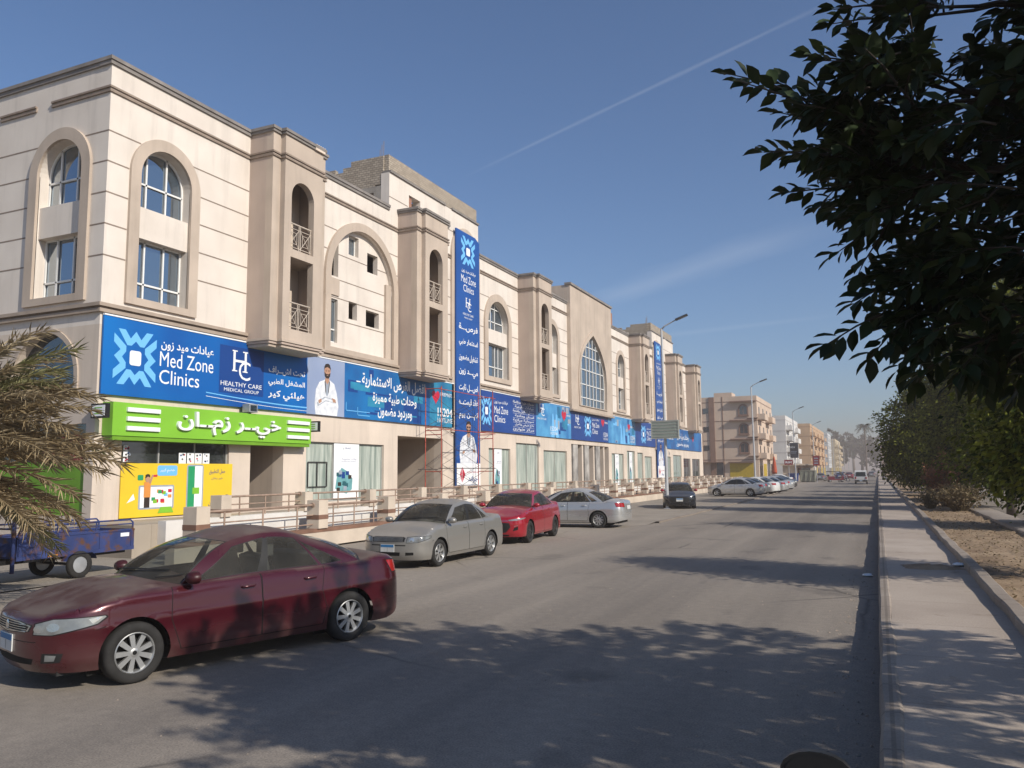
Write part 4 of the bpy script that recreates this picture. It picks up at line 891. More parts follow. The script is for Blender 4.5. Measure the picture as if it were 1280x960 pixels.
b.prism([(16.5,1.35),(16.72,1.62),(16.78,1.45)], pf, .005, .005, 0, side=False, back=False); b.prism([(17.6,1.02),(18.2,1.02),(18.1,1.2),(17.7,1.2)], pf, .012, .012, 9, side=False, back=False)
b.prism(rrect(18.68, 19.36, .95, 2.47, .09), pf, .004, .004, 8, side=False, back=False); q(18.73, 19.0, 1.0, 2.42, .006, 7); q(19.0, 19.31, 1.0, 2.42, .006, 0); q(18.92, 19.2, 1.55, 1.75, .008, 9)
put_text(b, arabic('حمل التطبيق'), pf, 19.6, 20.3, 2.15, 2.33, .004, 2, .005); put_text(b, arabic('خير زمان'), pf, 19.7, 20.2, 1.98, 2.08, .004, 2, 0); put_text(b, arabic('تسوق الان'), pf, 19.6, 20.3, 1.14, 1.3, .004, 2, .01)
b.build('print', PI_, e, fix=False)
# small price sheets inside the window above it
e = empty('notice_sheets', (XF-.06, 18.6, 2.5), 0, 'row of small printed notice sheets stuck above the yellow poster', 'notices'); WORLD_PARENTS.add(e.name)
nf = fx(XF-.07); rr = random.Random(8); b = MB(); b2 = MB()
for i, u in enumerate((16.42, 18.45, 18.78, 19.1, 19.42)):
    for k in range(3 if i == 0 else 1):
        v = 2.52+.17*k if i == 0 else 2.5; h = .15 if i == 0 else .34; quad(b, nf, u, u+(.16 if i == 0 else .29), v, v+h, .0, 0)
        for j in range(5): a = u+.03+rr.random()*.16; c = v+.03+rr.random()*(h-.08); quad(b2, nf, a, a+.06, c, c+.05, .003, rr.choice((2,3,5,8)))
b.build('sheet', PI_, e, fix=False); b2.build('print', PI_, e, fix=False)
# white clinic posters on the glazing
def clinic_poster(y0, y1, z0, z1, label, n=0, big=False):
    e = empty('clinic_poster', (XF-.05, (y0+y1)/2, z0), 0, label, 'poster'); WORLD_PARENTS.add(e.name); fn = fx(XF-.04)
    p = MB(); p.prism(rect(y0, y1, z0, z1), fn, -.02, 0, 0); p.build('panel', M['ink_w'], e)
    b = MB(); w = y1-y0; h = z1-z0; r = random.Random(n)
    put_text(b, arabic('عيادات متخصصة'), fn, y0+.3*w, y0+.9*w, z0+.70*h, z0+.735*h, .003, 2, .0); put_text(b, arabic('لخدمتكم'), fn, y0+.3*w, y0+.85*w, z0+.66*h, z0+.69*h, .003, 2, .0)
    put_text(b, 'GRAND', fn, y0+.42*w, y0+.66*w, z0+.90*h, z0+.93*h, .003, 2, .0); b.prism([(y0+.34*w,z0+.88*h),(y0+.39*w,z0+.95*h),(y0+.37*w,z0+.90*h)], fn, .003, .003, 7, side=False, back=False)
    b.prism([(y0+.06*w,z0+.18*h),(y0+.5*w,z0+.08*h),(y0+.72*w,z0+.16*h),(y0+.74*w,z0+.36*h),(y0+.5*w,z0+.50*h),(y0+.3*w,z0+.56*h),(y0+.12*w,z0+.40*h)], fn, .003, .003, 8, side=False, back=False)
    for i in range(16): u = y0+w*r.uniform(.1,.58); v = z0+h*r.uniform(.12,.44); quad(b, fn, u, u+.13*w, v, v+.07*h, .004+.0002*i, r.choice((2,7,9,8,5)))
    b.build('print', [M['ink_w'], M['ink_lb'], M['ink_db'], M['ink_red'], M['skin_p'], M['hair_p'], M['orange'], M['tealdark'], M['tealp'], M['grey_p']], e, fix=False)
M['tealdark'] = pmat('dark_teal_print', (0.02,0.10,0.12), 0.5, 0.1, 3); M['tealp'] = pmat('teal_picture_print', (0.14,0.34,0.36), 0.5, 0.2, 4)
clinic_poster(26.25, 27.95, 1.15, 3.36, 'large white clinic poster with teal picture right of the hatch frame', 1)
clinic_poster(41.0, 42.0, 1.0, 3.45, 'narrow white clinic poster on the pale glass right of the scaffold', 2)
clinic_poster(64.0, 65.1, 1.0, 3.55, 'white clinic poster just right of the marble entrance', 3)
clinic_poster(68.2, 69.1, 1.0, 3.8, 'slim white clinic poster second right of the marble entrance', 4)
# ================================================================ scaffold
SC = empty('scaffold', (-18.8, 35, .86), 0, 'red tubular scaffold tower with crossed braces before the tall banner', 'scaffold'); WORLD_PARENTS.add('scaffold')
M['redsteel'] = pmat('rusty_red_steel', (0.42,0.085,0.055), 0.6, 0.3, 5, metal=0.2); M['darksteel'] = pmat('dark_bare_steel', (0.10,0.08,0.07), 0.6, 0.3, 5, metal=0.4)
for y in (32.3, 37.75):
    f = MB(); xa, xb = -19.1, -18.25
    for x in (xa, xb): f.cyl((x,y,.3 if x > -18.5 else .86), (x,y,6.15+(0.25 if y > 35 else 0)), .024, n=8)
    for z in (2.2, 3.9, 4.1, 4.25, 6.05): f.cyl((xa,y,z), (xb,y,z), .022, n=6)
    f.build('frame', M['redsteel'], SC, smooth=True, angle=50)
for z0, z1 in ((1.0, 2.5), (2.5, 4.2), (4.3, 6.0)):
    f = MB()
    for x in (-19.1, -18.25): f.cyl((x+.03,32.3,z0), (x+.03,37.75,z1), .010, n=5, m=0); f.cyl((x+.05,32.3,z1), (x+.05,37.75,z0), .010, n=5, m=0)
    f.build('cross_brace', M['darksteel'], SC)
for z, dk in ((2.35, 1), (4.15, 0), (6.0, 0)):
    f = MB(); f.cyl((-18.22,32.0,z), (-18.22,38.0,z), .02, n=6); f.build('ledger', M['darksteel' if dk else 'redsteel'], SC)
f = MB()
f.cyl((-18.22,30.2,2.3), (-18.22,31.9,2.3), .02, n=6); f.build('brace_end', M['darksteel'], SC)
# little tree stuck on the wall between the banners (dry sprigs)
# ================================================================ cars
import numpy as np
def inpoly(px, py, poly):
    c = np.zeros(len(px), bool); n = len(poly)
    for i in range(n):
        x1, y1 = poly[i]; x2, y2 = poly[(i+1) % n]
        if y1 == y2: continue
        m = ((y1 > py) != (y2 > py)) & (px < (x2-x1)*(py-y1)/(y2-y1)+x1); c ^= m
    return c
def densify(loop, step):
    out = []; n = len(loop)
    for i in range(n):
        (a, b), (c, d) = loop[i], loop[(i+1) % n]; k = max(1, int(math.hypot(c-a, d-b)/step))
        for j in range(k): out.append((a+(c-a)*j/k, b+(d-b)*j/k))
    return out
def cdt_patch(boundary, regions, holes, step, scale=(1, 1)):
    """2-D patch with exact outlines. regions: [(key, polygon)], later ones win. Returns points and {key: faces}"""
    sx, sy = scale; sc = lambda l: [(u*sx, v*sy) for u, v in l]
    loops = [densify(sc(boundary), step)] + [densify(sc(h), step*.7) for h in holes] + [densify(sc(p), step) for _, p in regions]
    vs = []; es = []
    for l in loops:
        b0 = len(vs); vs += l; es += [(b0+i, b0+(i+1) % len(l)) for i in range(len(l))]
    A = np.array(vs); x0, y0 = A.min(0); x1, y1 = A.max(0)
    gx = np.arange(x0+step/2, x1, step); gy = np.arange(y0+step/2, y1, step); G = np.array([(a, b) for a in gx for b in gy])
    if len(G):
        keep = inpoly(G[:,0], G[:,1], loops[0])
        for h in loops[1:1+len(holes)]: keep &= ~inpoly(G[:,0], G[:,1], h)
        G = G[keep]
        if len(G):
            d = np.full(len(G), 9e9)
            for i in range(0, len(A), 400): d = np.minimum(d, ((G[:,None,:]-A[None,i:i+400,:])**2).sum(2).min(1))
            G = G[d > (step*.45)**2]; vs += [tuple(g) for g in G]
    ov, oe, of, *_ = delaunay_2d_cdt([Vector(v) for v in vs], es, [], 0, 1e-6)
    P = np.array([(v.x, v.y) for v in ov]); F = np.array([tuple(f) for f in of]); C = P[F].mean(1)
    ok = inpoly(C[:,0], C[:,1], loops[0])
    for h in loops[1:1+len(holes)]: ok &= ~inpoly(C[:,0], C[:,1], h)
    key = np.zeros(len(F), int)
    for i, (_, p) in enumerate(regions): key[inpoly(C[:,0], C[:,1], sc(p))] = i+1
    res = {}
    for f, k, o in zip(F, key, ok):
        if o: res.setdefault(None if k == 0 else regions[k-1][0], []).append(tuple(int(i) for i in f))
    return [(p[0]/sx, p[1]/sy) for p in P], res
def interp(pts, x):                      # smooth monotone-ish interpolation through (x, v), x ascending
    if x <= pts[0][0]: return pts[0][1]
    if x >= pts[-1][0]: return pts[-1][1]
    n = len(pts)
    for i in range(n-1):
        if pts[i][0] <= x <= pts[i+1][0]: break
    def sl(j):
        if j == 0: return (pts[1][1]-pts[0][1])/(pts[1][0]-pts[0][0])
        if j == n-1: return (pts[-1][1]-pts[-2][1])/(pts[-1][0]-pts[-2][0])
        a = (pts[j][1]-pts[j-1][1])/(pts[j][0]-pts[j-1][0]); b = (pts[j+1][1]-pts[j][1])/(pts[j+1][0]-pts[j][0])
        return 0 if a*b <= 0 else 2*a*b/(a+b)
    h = pts[i+1][0]-pts[i][0]; t = (x-pts[i][0])/h; m0, m1 = sl(i)*h, sl(i+1)*h
    return (2*t**3-3*t*t+1)*pts[i][1]+(t**3-2*t*t+t)*m0+(-2*t**3+3*t*t)*pts[i+1][1]+(t**3-t*t)*m1
def paintmat(name, col, dust=0.25, rough=0.28, metal=0.35, coat=0.8, dustcol=(0.24,0.20,0.155)):
    m, N, L, P = newmat(name); P.inputs['Roughness'].default_value = rough; P.inputs['Metallic'].default_value = metal; P.inputs['Coat Weight'].default_value = coat; P.inputs['Coat Roughness'].default_value = 0.06
    g = N.new('ShaderNodeNewGeometry'); sp = N.new('ShaderNodeSeparateXYZ'); L.new(g.outputs['Normal'], sp.inputs[0]); tc = N.new('ShaderNodeTexCoord')
    nz = N.new('ShaderNodeTexNoise'); nz.inputs['Scale'].default_value = 2.2; nz.inputs['Detail'].default_value = 7; L.new(tc.outputs['Object'], nz.inputs['Vector'])
    up = N.new('ShaderNodeMapRange'); L.new(sp.outputs[2], up.inputs[0]); up.inputs[1].default_value = 0.55; up.inputs[2].default_value = 0.98; up.inputs[3].default_value = 0.0; up.inputs[4].default_value = 1.0
    mr = N.new('ShaderNodeMapRange'); L.new(nz.outputs['Fac'], mr.inputs[0]); mr.inputs[1].default_value = 0.25; mr.inputs[2].default_value = 0.62
    # grime low on the flanks
    so = N.new('ShaderNodeSeparateXYZ'); L.new(tc.outputs['Object'], so.inputs[0]); lo = N.new('ShaderNodeMapRange'); L.new(so.outputs[2], lo.inputs[0]); lo.inputs[1].default_value = 0.55; lo.inputs[2].default_value = 0.15; lo.inputs[3].default_value = 0; lo.inputs[4].default_value = 0.55
    mx0 = N.new('ShaderNodeMath'); mx0.operation = 'MAXIMUM'; L.new(up.outputs[0], mx0.inputs[0]); L.new(lo.outputs[0], mx0.inputs[1])
    a = N.new('ShaderNodeMath'); a.operation = 'MULTIPLY'; L.new(mx0.outputs[0], a.inputs[0]); L.new(mr.outputs[0], a.inputs[1])
    b = N.new('ShaderNodeMath'); b.operation = 'MULTIPLY'; L.new(a.outputs[0], b.inputs[0]); b.inputs[1].default_value = dust
    mx = N.new('ShaderNodeMixRGB'); L.new(b.outputs[0], mx.inputs[0]); mx.inputs[1].default_value = (*col, 1); mx.inputs[2].default_value = (*dustcol, 1); L.new(mx.outputs[0], P.inputs['Base Color'])
    r = N.new('ShaderNodeMapRange'); L.new(b.outputs[0], r.inputs[0]); r.inputs[3].default_value = rough; r.inputs[4].default_value = 0.85; L.new(r.outputs[0], P.inputs['Roughness'])
    c = N.new('ShaderNodeMapRange'); L.new(b.outputs[0], c.inputs[0]); c.inputs[2].default_value = 0.6; c.inputs[3].default_value = coat; c.inputs[4].default_value = 0.0; L.new(c.outputs[0], P.inputs['Coat Weight'])
    q = N.new('ShaderNodeMapRange'); L.new(b.outputs[0], q.inputs[0]); q.inputs[3].default_value = metal; q.inputs[4].default_value = 0.0; L.new(q.outputs[0], P.inputs['Metallic'])
    return m
M['cglass'] = glassmat('car_glass', (0.012,0.016,0.016), 0.78, 0.02)
def dusty(m, k):
    N, L = m.node_tree.nodes, m.node_tree.links; out = N['Material Output']; src = out.inputs['Surface'].links[0].from_socket; d = N.new('ShaderNodeBsdfDiffuse'); d.inputs[0].default_value = (0.30,0.27,0.23,1)
    tc = N.new('ShaderNodeTexCoord'); nz = N.new('ShaderNodeTexNoise'); nz.inputs['Scale'].default_value = 3.0; nz.inputs['Detail'].default_value = 6; L.new(tc.outputs['Object'], nz.inputs['Vector']); mu = N.new('ShaderNodeMath'); mu.operation = 'MULTIPLY'; L.new(nz.outputs['Fac'], mu.inputs[0]); mu.inputs[1].default_value = k*2
    mx = N.new('ShaderNodeMixShader'); L.new(mu.outputs[0], mx.inputs[0]); L.new(src, mx.inputs[1]); L.new(d.outputs[0], mx.inputs[2]); L.new(mx.outputs[0], out.inputs['Surface'])
dusty(M['cglass'], .10)
M['cglass_d'] = glassmat('dark_car_glass', (0.012,0.015,0.017), 0.0, 0.03)
M['trim'] = pmat('black_trim', (0.015,0.015,0.015), 0.55, 0.2, 6)
M['seam'] = pmat('panel_gap', (0.006,0.006,0.006), 0.9, 0, 1)
M['chrome'] = pmat('chrome', (0.62,0.62,0.62), 0.16, 0, 1, metal=1.0)
M['alloy'] = pmat('alloy_rim', (0.50,0.50,0.49), 0.38, 0.12, 6, metal=0.75)
M['alloyd'] = pmat('dark_alloy_rim', (0.07,0.07,0.07), 0.4, 0.12, 6, metal=0.7)
M['lens'] = pmat('headlamp_lens', (0.14,0.145,0.145), 0.10, 0.2, 4, spec=0.6, coat=1.0, col2=(0.24,0.25,0.245))
M['reflector'] = pmat('lamp_reflector', (0.55,0.55,0.54), 0.15, 0.1, 4, metal=0.8)
M['tail'] = pmat('red_lamp_lens', (0.30,0.012,0.012), 0.15, 0.12, 8, coat=1.0)
M['amber'] = pmat('amber_lens', (0.55,0.18,0.02), 0.2, 0, 8, coat=1.0)
M['plate_w'] = pmat('number_plate', (0.55,0.55,0.53), 0.5, 0.08, 12); M['plate_b'] = pmat('plate_blue_band', (0.03,0.16,0.35), 0.5, 0.05, 5)
M['seat'] = pmat('car_seat_cloth', (0.10,0.095,0.09), 0.9, 0.15, 5); M['dash'] = pmat('dashboard', (0.05,0.048,0.045), 0.8, 0.1, 4)
def car(name, spec, paint, label, group=None, fine=0.06, interior=True, loc=(0,0,0), rz=0, rim='alloy', spokes=9, cat='car'):
    s_ = dict(L_front=0.92, L_rear=0.98, wb=2.70, W=1.80, H=1.46, r=0.315, sill=0.20, hood0=0.70, cowl=0.93, belt=0.965, deck=1.03, tail=1.0, xa=0.95, xw0=1.18, xh=0.32, xr=-1.02, xc=-1.55, xb0=-1.82, cf=0.75, cr=0.55, nf=2.6, nr=3.2, yr=0.56, zf=1.36, zrr=1.36, sidew=None, light=None, taill=None, grille=None, door=None)
    s_.update(spec); g = type('g', (), s_); h = g.W/2; xf = g.wb/2+g.L_front; xr = -(g.wb/2+g.L_rear)
    T = empty(name, loc, rz, label, cat, group)
    glass = M['cglass'] if interior else M['cglass_d']
    # plan outline, front centre to rear centre, left half
    raw = []
    for i in range(61): t = math.pi/2*i/60; raw.append((xf-g.cf+g.cf*max(0, math.cos(t))**(2/g.nf), h*math.sin(t)**(2/g.nf)))
    n = 60
    for i in range(1, n): raw.append((xf-g.cf+(xr+g.cr-xf+g.cf)*i/n, h))
    for i in range(61): t = math.pi/2*(1-i/60); raw.append((xr+g.cr-g.cr*max(0, math.cos(t))**(2/g.nr), h*math.sin(t)**(2/g.nr)))
    raw = [(x, y*(1-0.035*max(0, abs(x)/xf-.35)**2)) for x, y in raw]
    cum = [0]
    for i in range(1, len(raw)): cum.append(cum[-1]+math.dist(raw[i], raw[i-1]))
    RA = np.array(raw); CU = np.array(cum); ST = cum[-1]
    def plan(s): return np.interp(s, CU, RA[:,0]), np.interp(s, CU, RA[:,1])
    def pn(s):
        a, b = plan(max(0, s-.03)), plan(min(ST, s+.03)); tx, ty = b[0]-a[0], b[1]-a[1]; l = math.hypot(tx, ty) or 1
        if s <= 0.03: return (1, 0)
        if s >= ST-.03: return (-1, 0)
        return (-ty/l*-1 if False else -(-ty)/l*1.0, -tx/l) if False else (ty/l, -tx/l)
    iy = int(np.argmax(RA[:,1] > h*0.9)); 
    def s_front(y): k = np.where(RA[:,0] > 0)[0]; kk = [i for i in k]; return float(np.interp(y, RA[kk,1][:61], CU[kk][:61]))
    def s_rear(y): return float(np.interp(y, RA[-61:,1][::-1], CU[-61:][::-1]))
    def s_x(x): return float(np.interp(-x, -RA[:,0], CU))
    top_pts = [(xr, g.tail), (xr+.25, g.tail+.012), (g.xb0, g.deck), (g.xc, g.belt+.015), (0, g.belt-.005), (g.xa, g.cowl), (g.xa+.55, (g.cowl+g.hood0)/2+.070), (xf-.30, g.hood0+.055), (xf, g.hood0)]
    def ztop(x): return interp(top_pts, x)
    rr = 0.055
    def off(s, z, zt):
        x, y = plan(s); nx, ny = pn(s); fw = max(0, nx)**1.5; bw = max(0, -nx)**1.5; d = 0.0
        if z < .42: d += (.055+.05*fw)*((.42-z)/.25)**2
        if z > .60: d += (.045*(1-fw-bw)+.10*fw+.06*bw)*((z-.60)/.35)**1.7
        d += -.010*math.exp(-((z-(.66+.06*(-x/2)))/.035)**2)*(1-fw-bw)
        d += -.012*math.exp(-((z-.30)/.03)**2)*(1-fw-bw)
        k = z-(zt-rr)
        if k > 0: d += rr-math.sqrt(max(0, rr*rr-min(k, rr)**2))
        return d
    def body_pt(s, z, sgn=1):
        x, y = plan(s); zt = ztop(x); nx, ny = pn(s); d = off(s, z, zt)
        return (x-nx*d, sgn*max(0.0, y-ny*d), z)
    def zbot(s):
        x, y = plan(s); nx, _ = pn(s); return g.sill+.06*max(0, nx)*0-.0+(.10*max(0, -nx))
    # the band boundary
    ns = int(ST/fine)+1; S_l = [ST*i/ns for i in range(ns+1)]
    bound = [(s, zbot(s)) for s in S_l] + [(s, ztop(plan(s)[0])) for s in S_l[::-1]]
    axf, axr = g.wb/2, -g.wb/2; ra = g.r+.055
    holes = []; regs = []
    def archpoly(ax, rad, zb=-.02): return [(s_x(ax+rad*math.cos(math.pi*i/22)), max(zb, g.r+rad*math.sin(math.pi*i/22))) for i in range(23)]
    # wheel arches cut through the lower edge: rebuild the lower boundary
    low = []
    for s in S_l:
        x, _ = plan(s); z = zbot(s)
        low.append((s, z))
    def merge(low, ax):
        za = g.sill; hw = math.sqrt(max(0, ra*ra-(g.r-za)**2)); s0, s1 = s_x(ax+hw), s_x(ax-hw)
        a = [p for p in low if p[0] < s0-.012]; c = [p for p in low if p[0] > s1+.012]
        mid = []
        t0 = math.asin(max(-1, min(1, (za-g.r)/ra)))
        for i in range(25): t = t0+(math.pi-2*t0)*i/24; mid.append((s_x(ax+ra*math.cos(t)), g.r+ra*math.sin(t)))
        return a+mid+c
    low = merge(merge(low, axf), axr); bound = low + [(s, ztop(plan(s)[0])) for s in S_l[::-1]]
    zb = lambda x: ztop(x)-.0
    X = lambda pts: [(s_x(x), z) for x, z in pts]
    FY = lambda pts: [(s_front(y), z) for y, z in pts]; RY = lambda pts: [(s_rear(y), z) for y, z in pts]
    # lower skirt in black, doors with their gaps
    d_ = g.door or dict(f0=.98, f1=-.08, r1=-.98)
    def doorpoly(x0, x1, e, rear=False):
        zt0, zt1 = ztop(x0)-.004, ztop(x1)-.004; zl = .285
        if not rear: return [(x0-.10+e, zl-e), (x1-e, zl-e), (x1-e, zt1), (x0+.0+e, zt0), (x0+.02+e, .62)]
        k = axr+ra+.05
        return [(x0+e, zl-e), (k+.02-e, zl-e), (axr+ra*.92-e+.04, .48), (x1-e+.06, .70), (x1-e, zt1), (x0+e, zt0)]
    regs += [('gap', X(doorpoly(d_['f0'], d_['f1'], .009))), ('door', X(doorpoly(d_['f0'], d_['f1'], 0))), ('gap', X(doorpoly(d_['f1']-.018, d_['r1'], .009, True))), ('door2', X(doorpoly(d_['f1']-.018, d_['r1'], 0, True)))]
    regs += [('gap', X([(xf-.50, .60), (xf-.508, .60), (axf+ra*.85, .60+.02), (axf+ra*.85, .612+.02)]))]
    for k, p in (g.front_regs(xf, h) if hasattr(g, 'front_regs') else []): regs.append((k, [(s_front(a), b) if t == 'y' else (s_x(a), b) for t, a, b in p]))
    for k, p in (g.rear_regs(xr, h) if hasattr(g, 'rear_regs') else []): regs.append((k, [(s_rear(a), b) if t == 'y' else (s_x(a), b) for t, a, b in p]))
    pts, fs = cdt_patch(bound, regs, [], fine)
    body = MB(); mats = [paint, M['seam'], M['trim'], M['chrome']]
    parts = {}
    for sgn in (1, -1):
        P3 = [body_pt(s, z, sgn) for s, z in pts]
        for k, F in fs.items():
            FF = F if sgn > 0 else [f[::-1] for f in F]
            if k in (None, 'gap', 'trim', 'chrome'): body.add(P3, FF, {None:0,'gap':1,'trim':2,'chrome':3}[k])
            elif k in ('grille', 'intake', 'plate'): parts.setdefault((k, 0), MB()).add(P3, FF)
            else: parts.setdefault((k, sgn), MB()).add(P3, FF)
    # bonnet and boot lid: rows across, following the top edge
    def row(s, n=12):
        x, y, z = body_pt(s, ztop(plan(s)[0])); c = g.crown(x) if hasattr(g, 'crown') else (.085*min(1, max(0, (xf-x)/.9)) if x > 0 else .05*min(1, max(0, (x-xr)/.5))); c *= min(1, y/.3)
        w = [i/n for i in range(-n, n+1)]
        return [(x, y*v, z+c*(1-v*v)-(0.006*math.exp(-((abs(v)-.80)/.012)**2) if False else 0)) for v in w]
    for a, e in ((0.0, s_x(g.xa-.22)), (s_x(g.xc+.2), ST)):
        ss = [s for s in S_l if a-1e-6 <= s <= e+1e-6]; rows = [row(s) for s in ss]; k = len(rows[0]); vs = [p for r in rows for p in r]
        body.add(vs, [(i*k+j, i*k+j+1, (i+1)*k+j+1, (i+1)*k+j) for i in range(len(rows)-1) for j in range(k-1)], 0)
    # greenhouse
    ya = body_pt(s_x(g.xa), ztop(g.xa))[1]-.012; yc = body_pt(s_x(g.xc), ztop(g.xc))[1]-.012
    def deckz(x, y): 
        z = ztop(x); c = .085*min(1, max(0, (xf-x)/.9)) if x > 0 else .05*min(1, max(0, (x-xr)/.5)); return z+c*(1-(y/h)**2)-.03
    def base(u):
        if u <= 1: y = ya*math.sin(u*math.pi/2)**.9 if u > 0 else 0; x = g.xw0-(g.xw0-g.xa)*(y/ya)**2.4; return Vector((x, y, deckz(x, y)))
        if u <= 2: x = g.xa+(g.xc-g.xa)*(u-1); return Vector((x, body_pt(s_x(x), ztop(x))[1]-.012, ztop(x)-.012))
        y = yc*math.sin((3-u)*math.pi/2)**.9 if u < 3 else 0; x = g.xb0+(g.xc-g.xb0)*(y/yc)**2.6; return Vector((x, y, deckz(x, y)))
    xm = (g.xh+g.xr)/2
    def zroof(x): 
        t = (x-xm)/((g.xh-g.xr)/2); zt = g.zf if x > xm else g.zrr
        return (g.H-.05)-((g.H-.05)-zt+.03)*abs(t)**2.0
    def roof(u):
        if u <= 1: y = g.yr*math.sin(u*math.pi/2)**.9 if u > 0 else 0; x = g.xh-.10*(y/g.yr)**2.4; return Vector((x, y, zroof(g.xh-.1)+.03*(1-(y/g.yr)**2)))
        if u <= 2: x = g.xh-.10+(g.xr+.06-g.xh+.10)*(u-1); return Vector((x, g.yr+.02*math.sin(math.pi*(u-1)), zroof(x)))
        y = g.yr*math.sin((3-u)*math.pi/2)**.9 if u < 3 else 0; x = g.xr+.06*(y/g.yr)**2.4; return Vector((x, y, zroof(g.xr+.06)+.03*(1-(y/g.yr)**2)))
    def gpt(u, t, sgn=1):
        a, b = base(u), roof(u); p = a.lerp(b, t); k = 4*t*(1-t)
        if u <= 1: p += Vector((.5*.07, 0, .06))*k*(1 if u < .9 else max(.0, 1-(u-.9)*6)) + Vector((0, .03*k*max(0, (u-.9)/.1), 0))
        elif u <= 2: p.y += .035*k
        else: p += Vector((-.025, 0, .035))*k*max(0, min(1, (u-2)*8)) + Vector((0, .035*k*max(0, 1-(u-2)*8), 0))
        return (p.x, sgn*p.y, p.z)
    sw = g.sidew or [[(1.045,.05),(1.45,.05),(1.45,.88),(1.075,.80)], [(1.50,.05),(1.80,.05),(1.80,.86),(1.50,.89)], [(1.82,.05),(1.93,.12),(1.90,.5),(1.82,.80)]]
    def shrink(p, e): 
        cx = sum(a for a, _ in p)/len(p); cy = sum(b for _, b in p)/len(p); return [(a+(cx-a)*e*.9/max(.05, abs(a-cx)+.12), b+(cy-b)*e*2.2/max(.2, abs(b-cy)+.2)) for a, b in p]
    gregs = [('trim', [(0,.0),(.955,.0),(.93,.965),(0,.965)]), ('windscreen', [(0,.03),(.925,.03),(.90,.94),(0,.94)]), ('trim', [(2.07,.04),(3,.04),(3,.97),(2.10,.97)]), ('rear_window', [(2.11,.09),(3,.09),(3,.93),(2.14,.93)])]
    xs = [p[0] for q in sw for p in q]; 
    for i, q in enumerate(sw): gregs += [('trim', q), (('side_window', i), shrink(q, .014))]
    gregs.append(('trim', [(sw[0][1][0]-.003, .05), (sw[1][0][0]+.003, .05), (sw[1][3][0]+.003, .88), (sw[0][2][0]-.003, .88)]))
    gp_, gf = cdt_patch([(0,0),(1,0),(2,0),(3,0),(3,1),(2,1),(1,1),(0,1)], gregs, [], fine, (.9, .55))
    for sgn in (1, -1):
        P3 = [gpt(u, t, sgn) for u, t in gp_]
        for k, F in gf.items():
            FF = F if sgn > 0 else [f[::-1] for f in F]
            if k is None: body.add(P3, FF, 0)
            elif k == 'trim': body.add(P3, FF, 2)
            elif k in ('windscreen', 'rear_window'): parts.setdefault((k, 0), MB()).add(P3, FF)
            else: parts.setdefault((k, sgn), MB()).add(P3, FF)
    # roof skin: Coons patch between the four rails
    n, m = 16, 14; fr = lambda v: Vector((roof(abs(v)).x, math.copysign(roof(abs(v)).y, v), roof(abs(v)).z)); bk = lambda v: Vector((roof(3-abs(v)).x, math.copysign(roof(3-abs(v)).y, v), roof(3-abs(v)).z))
    sd = lambda q, sg: Vector((roof(1+q).x, sg*roof(1+q).y, roof(1+q).z)); vs = []
    for i in range(n+1):
        q = i/n
        for j in range(m+1):
            v = -1+2*j/m; w = (v+1)/2
            # match header curve parametrisation
            c = (1-q)*fr(v)+q*bk(v) + (1-w)*sd(q,-1)+w*sd(q,1) - ((1-q)*(1-w)*fr(-1)+(1-q)*w*fr(1)+q*(1-w)*bk(-1)+q*w*bk(1))
            c.z += .045*(1-v*v)*min(1, 4*q*(1-q)+.0); vs.append(c)
    body.add(vs, [(i*(m+1)+j, i*(m+1)+j+1, (i+1)*(m+1)+j+1, (i+1)*(m+1)+j) for i in range(n) for j in range(m)], 0)
    # underbody and wheel wells
    body.box(xr+.25, xf-.25, -h+.22, h-.22, .17, .30, 2)
    for ax in (axf, axr):
        for sgn in (1, -1):
            k = 14; vs = []
            for i in range(k+1):
                t = math.pi*i/k-.0
                for y in (h-.055, h-.30): vs.append((ax+(ra+.004)*math.cos(t), sgn*y, g.r+(ra+.004)*math.sin(t)))
            body.add(vs, [(2*i, 2*i+1, 2*i+3, 2*i+2) for i in range(k)], 1)
            body.add([(ax-ra, sgn*(h-.30), .1), (ax+ra, sgn*(h-.30), .1), (ax+ra, sgn*(h-.30), g.r+ra), (ax-ra, sgn*(h-.30), g.r+ra)], [(0,1,2,3)], 1)
    bo = body.build('body', mats, T, smooth=True, fix=False)
    bm = bmesh.new(); bm.from_mesh(bo.data); bmesh.ops.remove_doubles(bm, verts=bm.verts, dist=.0008)
    bmesh.ops.delete(bm, geom=[v for v in bm.verts if not v.link_faces], context='VERTS'); bmesh.ops.recalc_face_normals(bm, faces=bm.faces); bm.to_mesh(bo.data); bm.free()
    bo.data.set_sharp_from_angle(angle=R(48))
    pm = dict(door=paint, door2=paint, headlight=M['lens'], tail_light=M['tail'], fog=M['lens'], windscreen=glass, rear_window=glass, grille=M['trim'], intake=M['seam'], plate=M['plate_w'], reflector=M['reflector'], reflector2=M['reflector'], amber=M['reflector'])
    made = {}
    for (k, sg), b in sorted(parts.items(), key=lambda q: 0 if q[0][0] == 'headlight' else 1):
        nm = {'door2':'door','fog':'fog_light','plate':'number_plate','intake':'air_intake','reflector2':'reflector','amber':'indicator'}.get(k, k) if isinstance(k, str) else 'side_window'
        mat = pm[k] if isinstance(k, str) else glass
        o = b.build(nm, mat, made.get(('headlight', sg)) if k in ('reflector', 'reflector2', 'amber') else T, smooth=True, fix=False)
        bm = bmesh.new(); bm.from_mesh(o.data); bmesh.ops.remove_doubles(bm, verts=bm.verts, dist=.0005); bmesh.ops.delete(bm, geom=[v for v in bm.verts if not v.link_faces], context='VERTS'); bm.to_mesh(o.data); bm.free()
        made[(k, sg)] = o
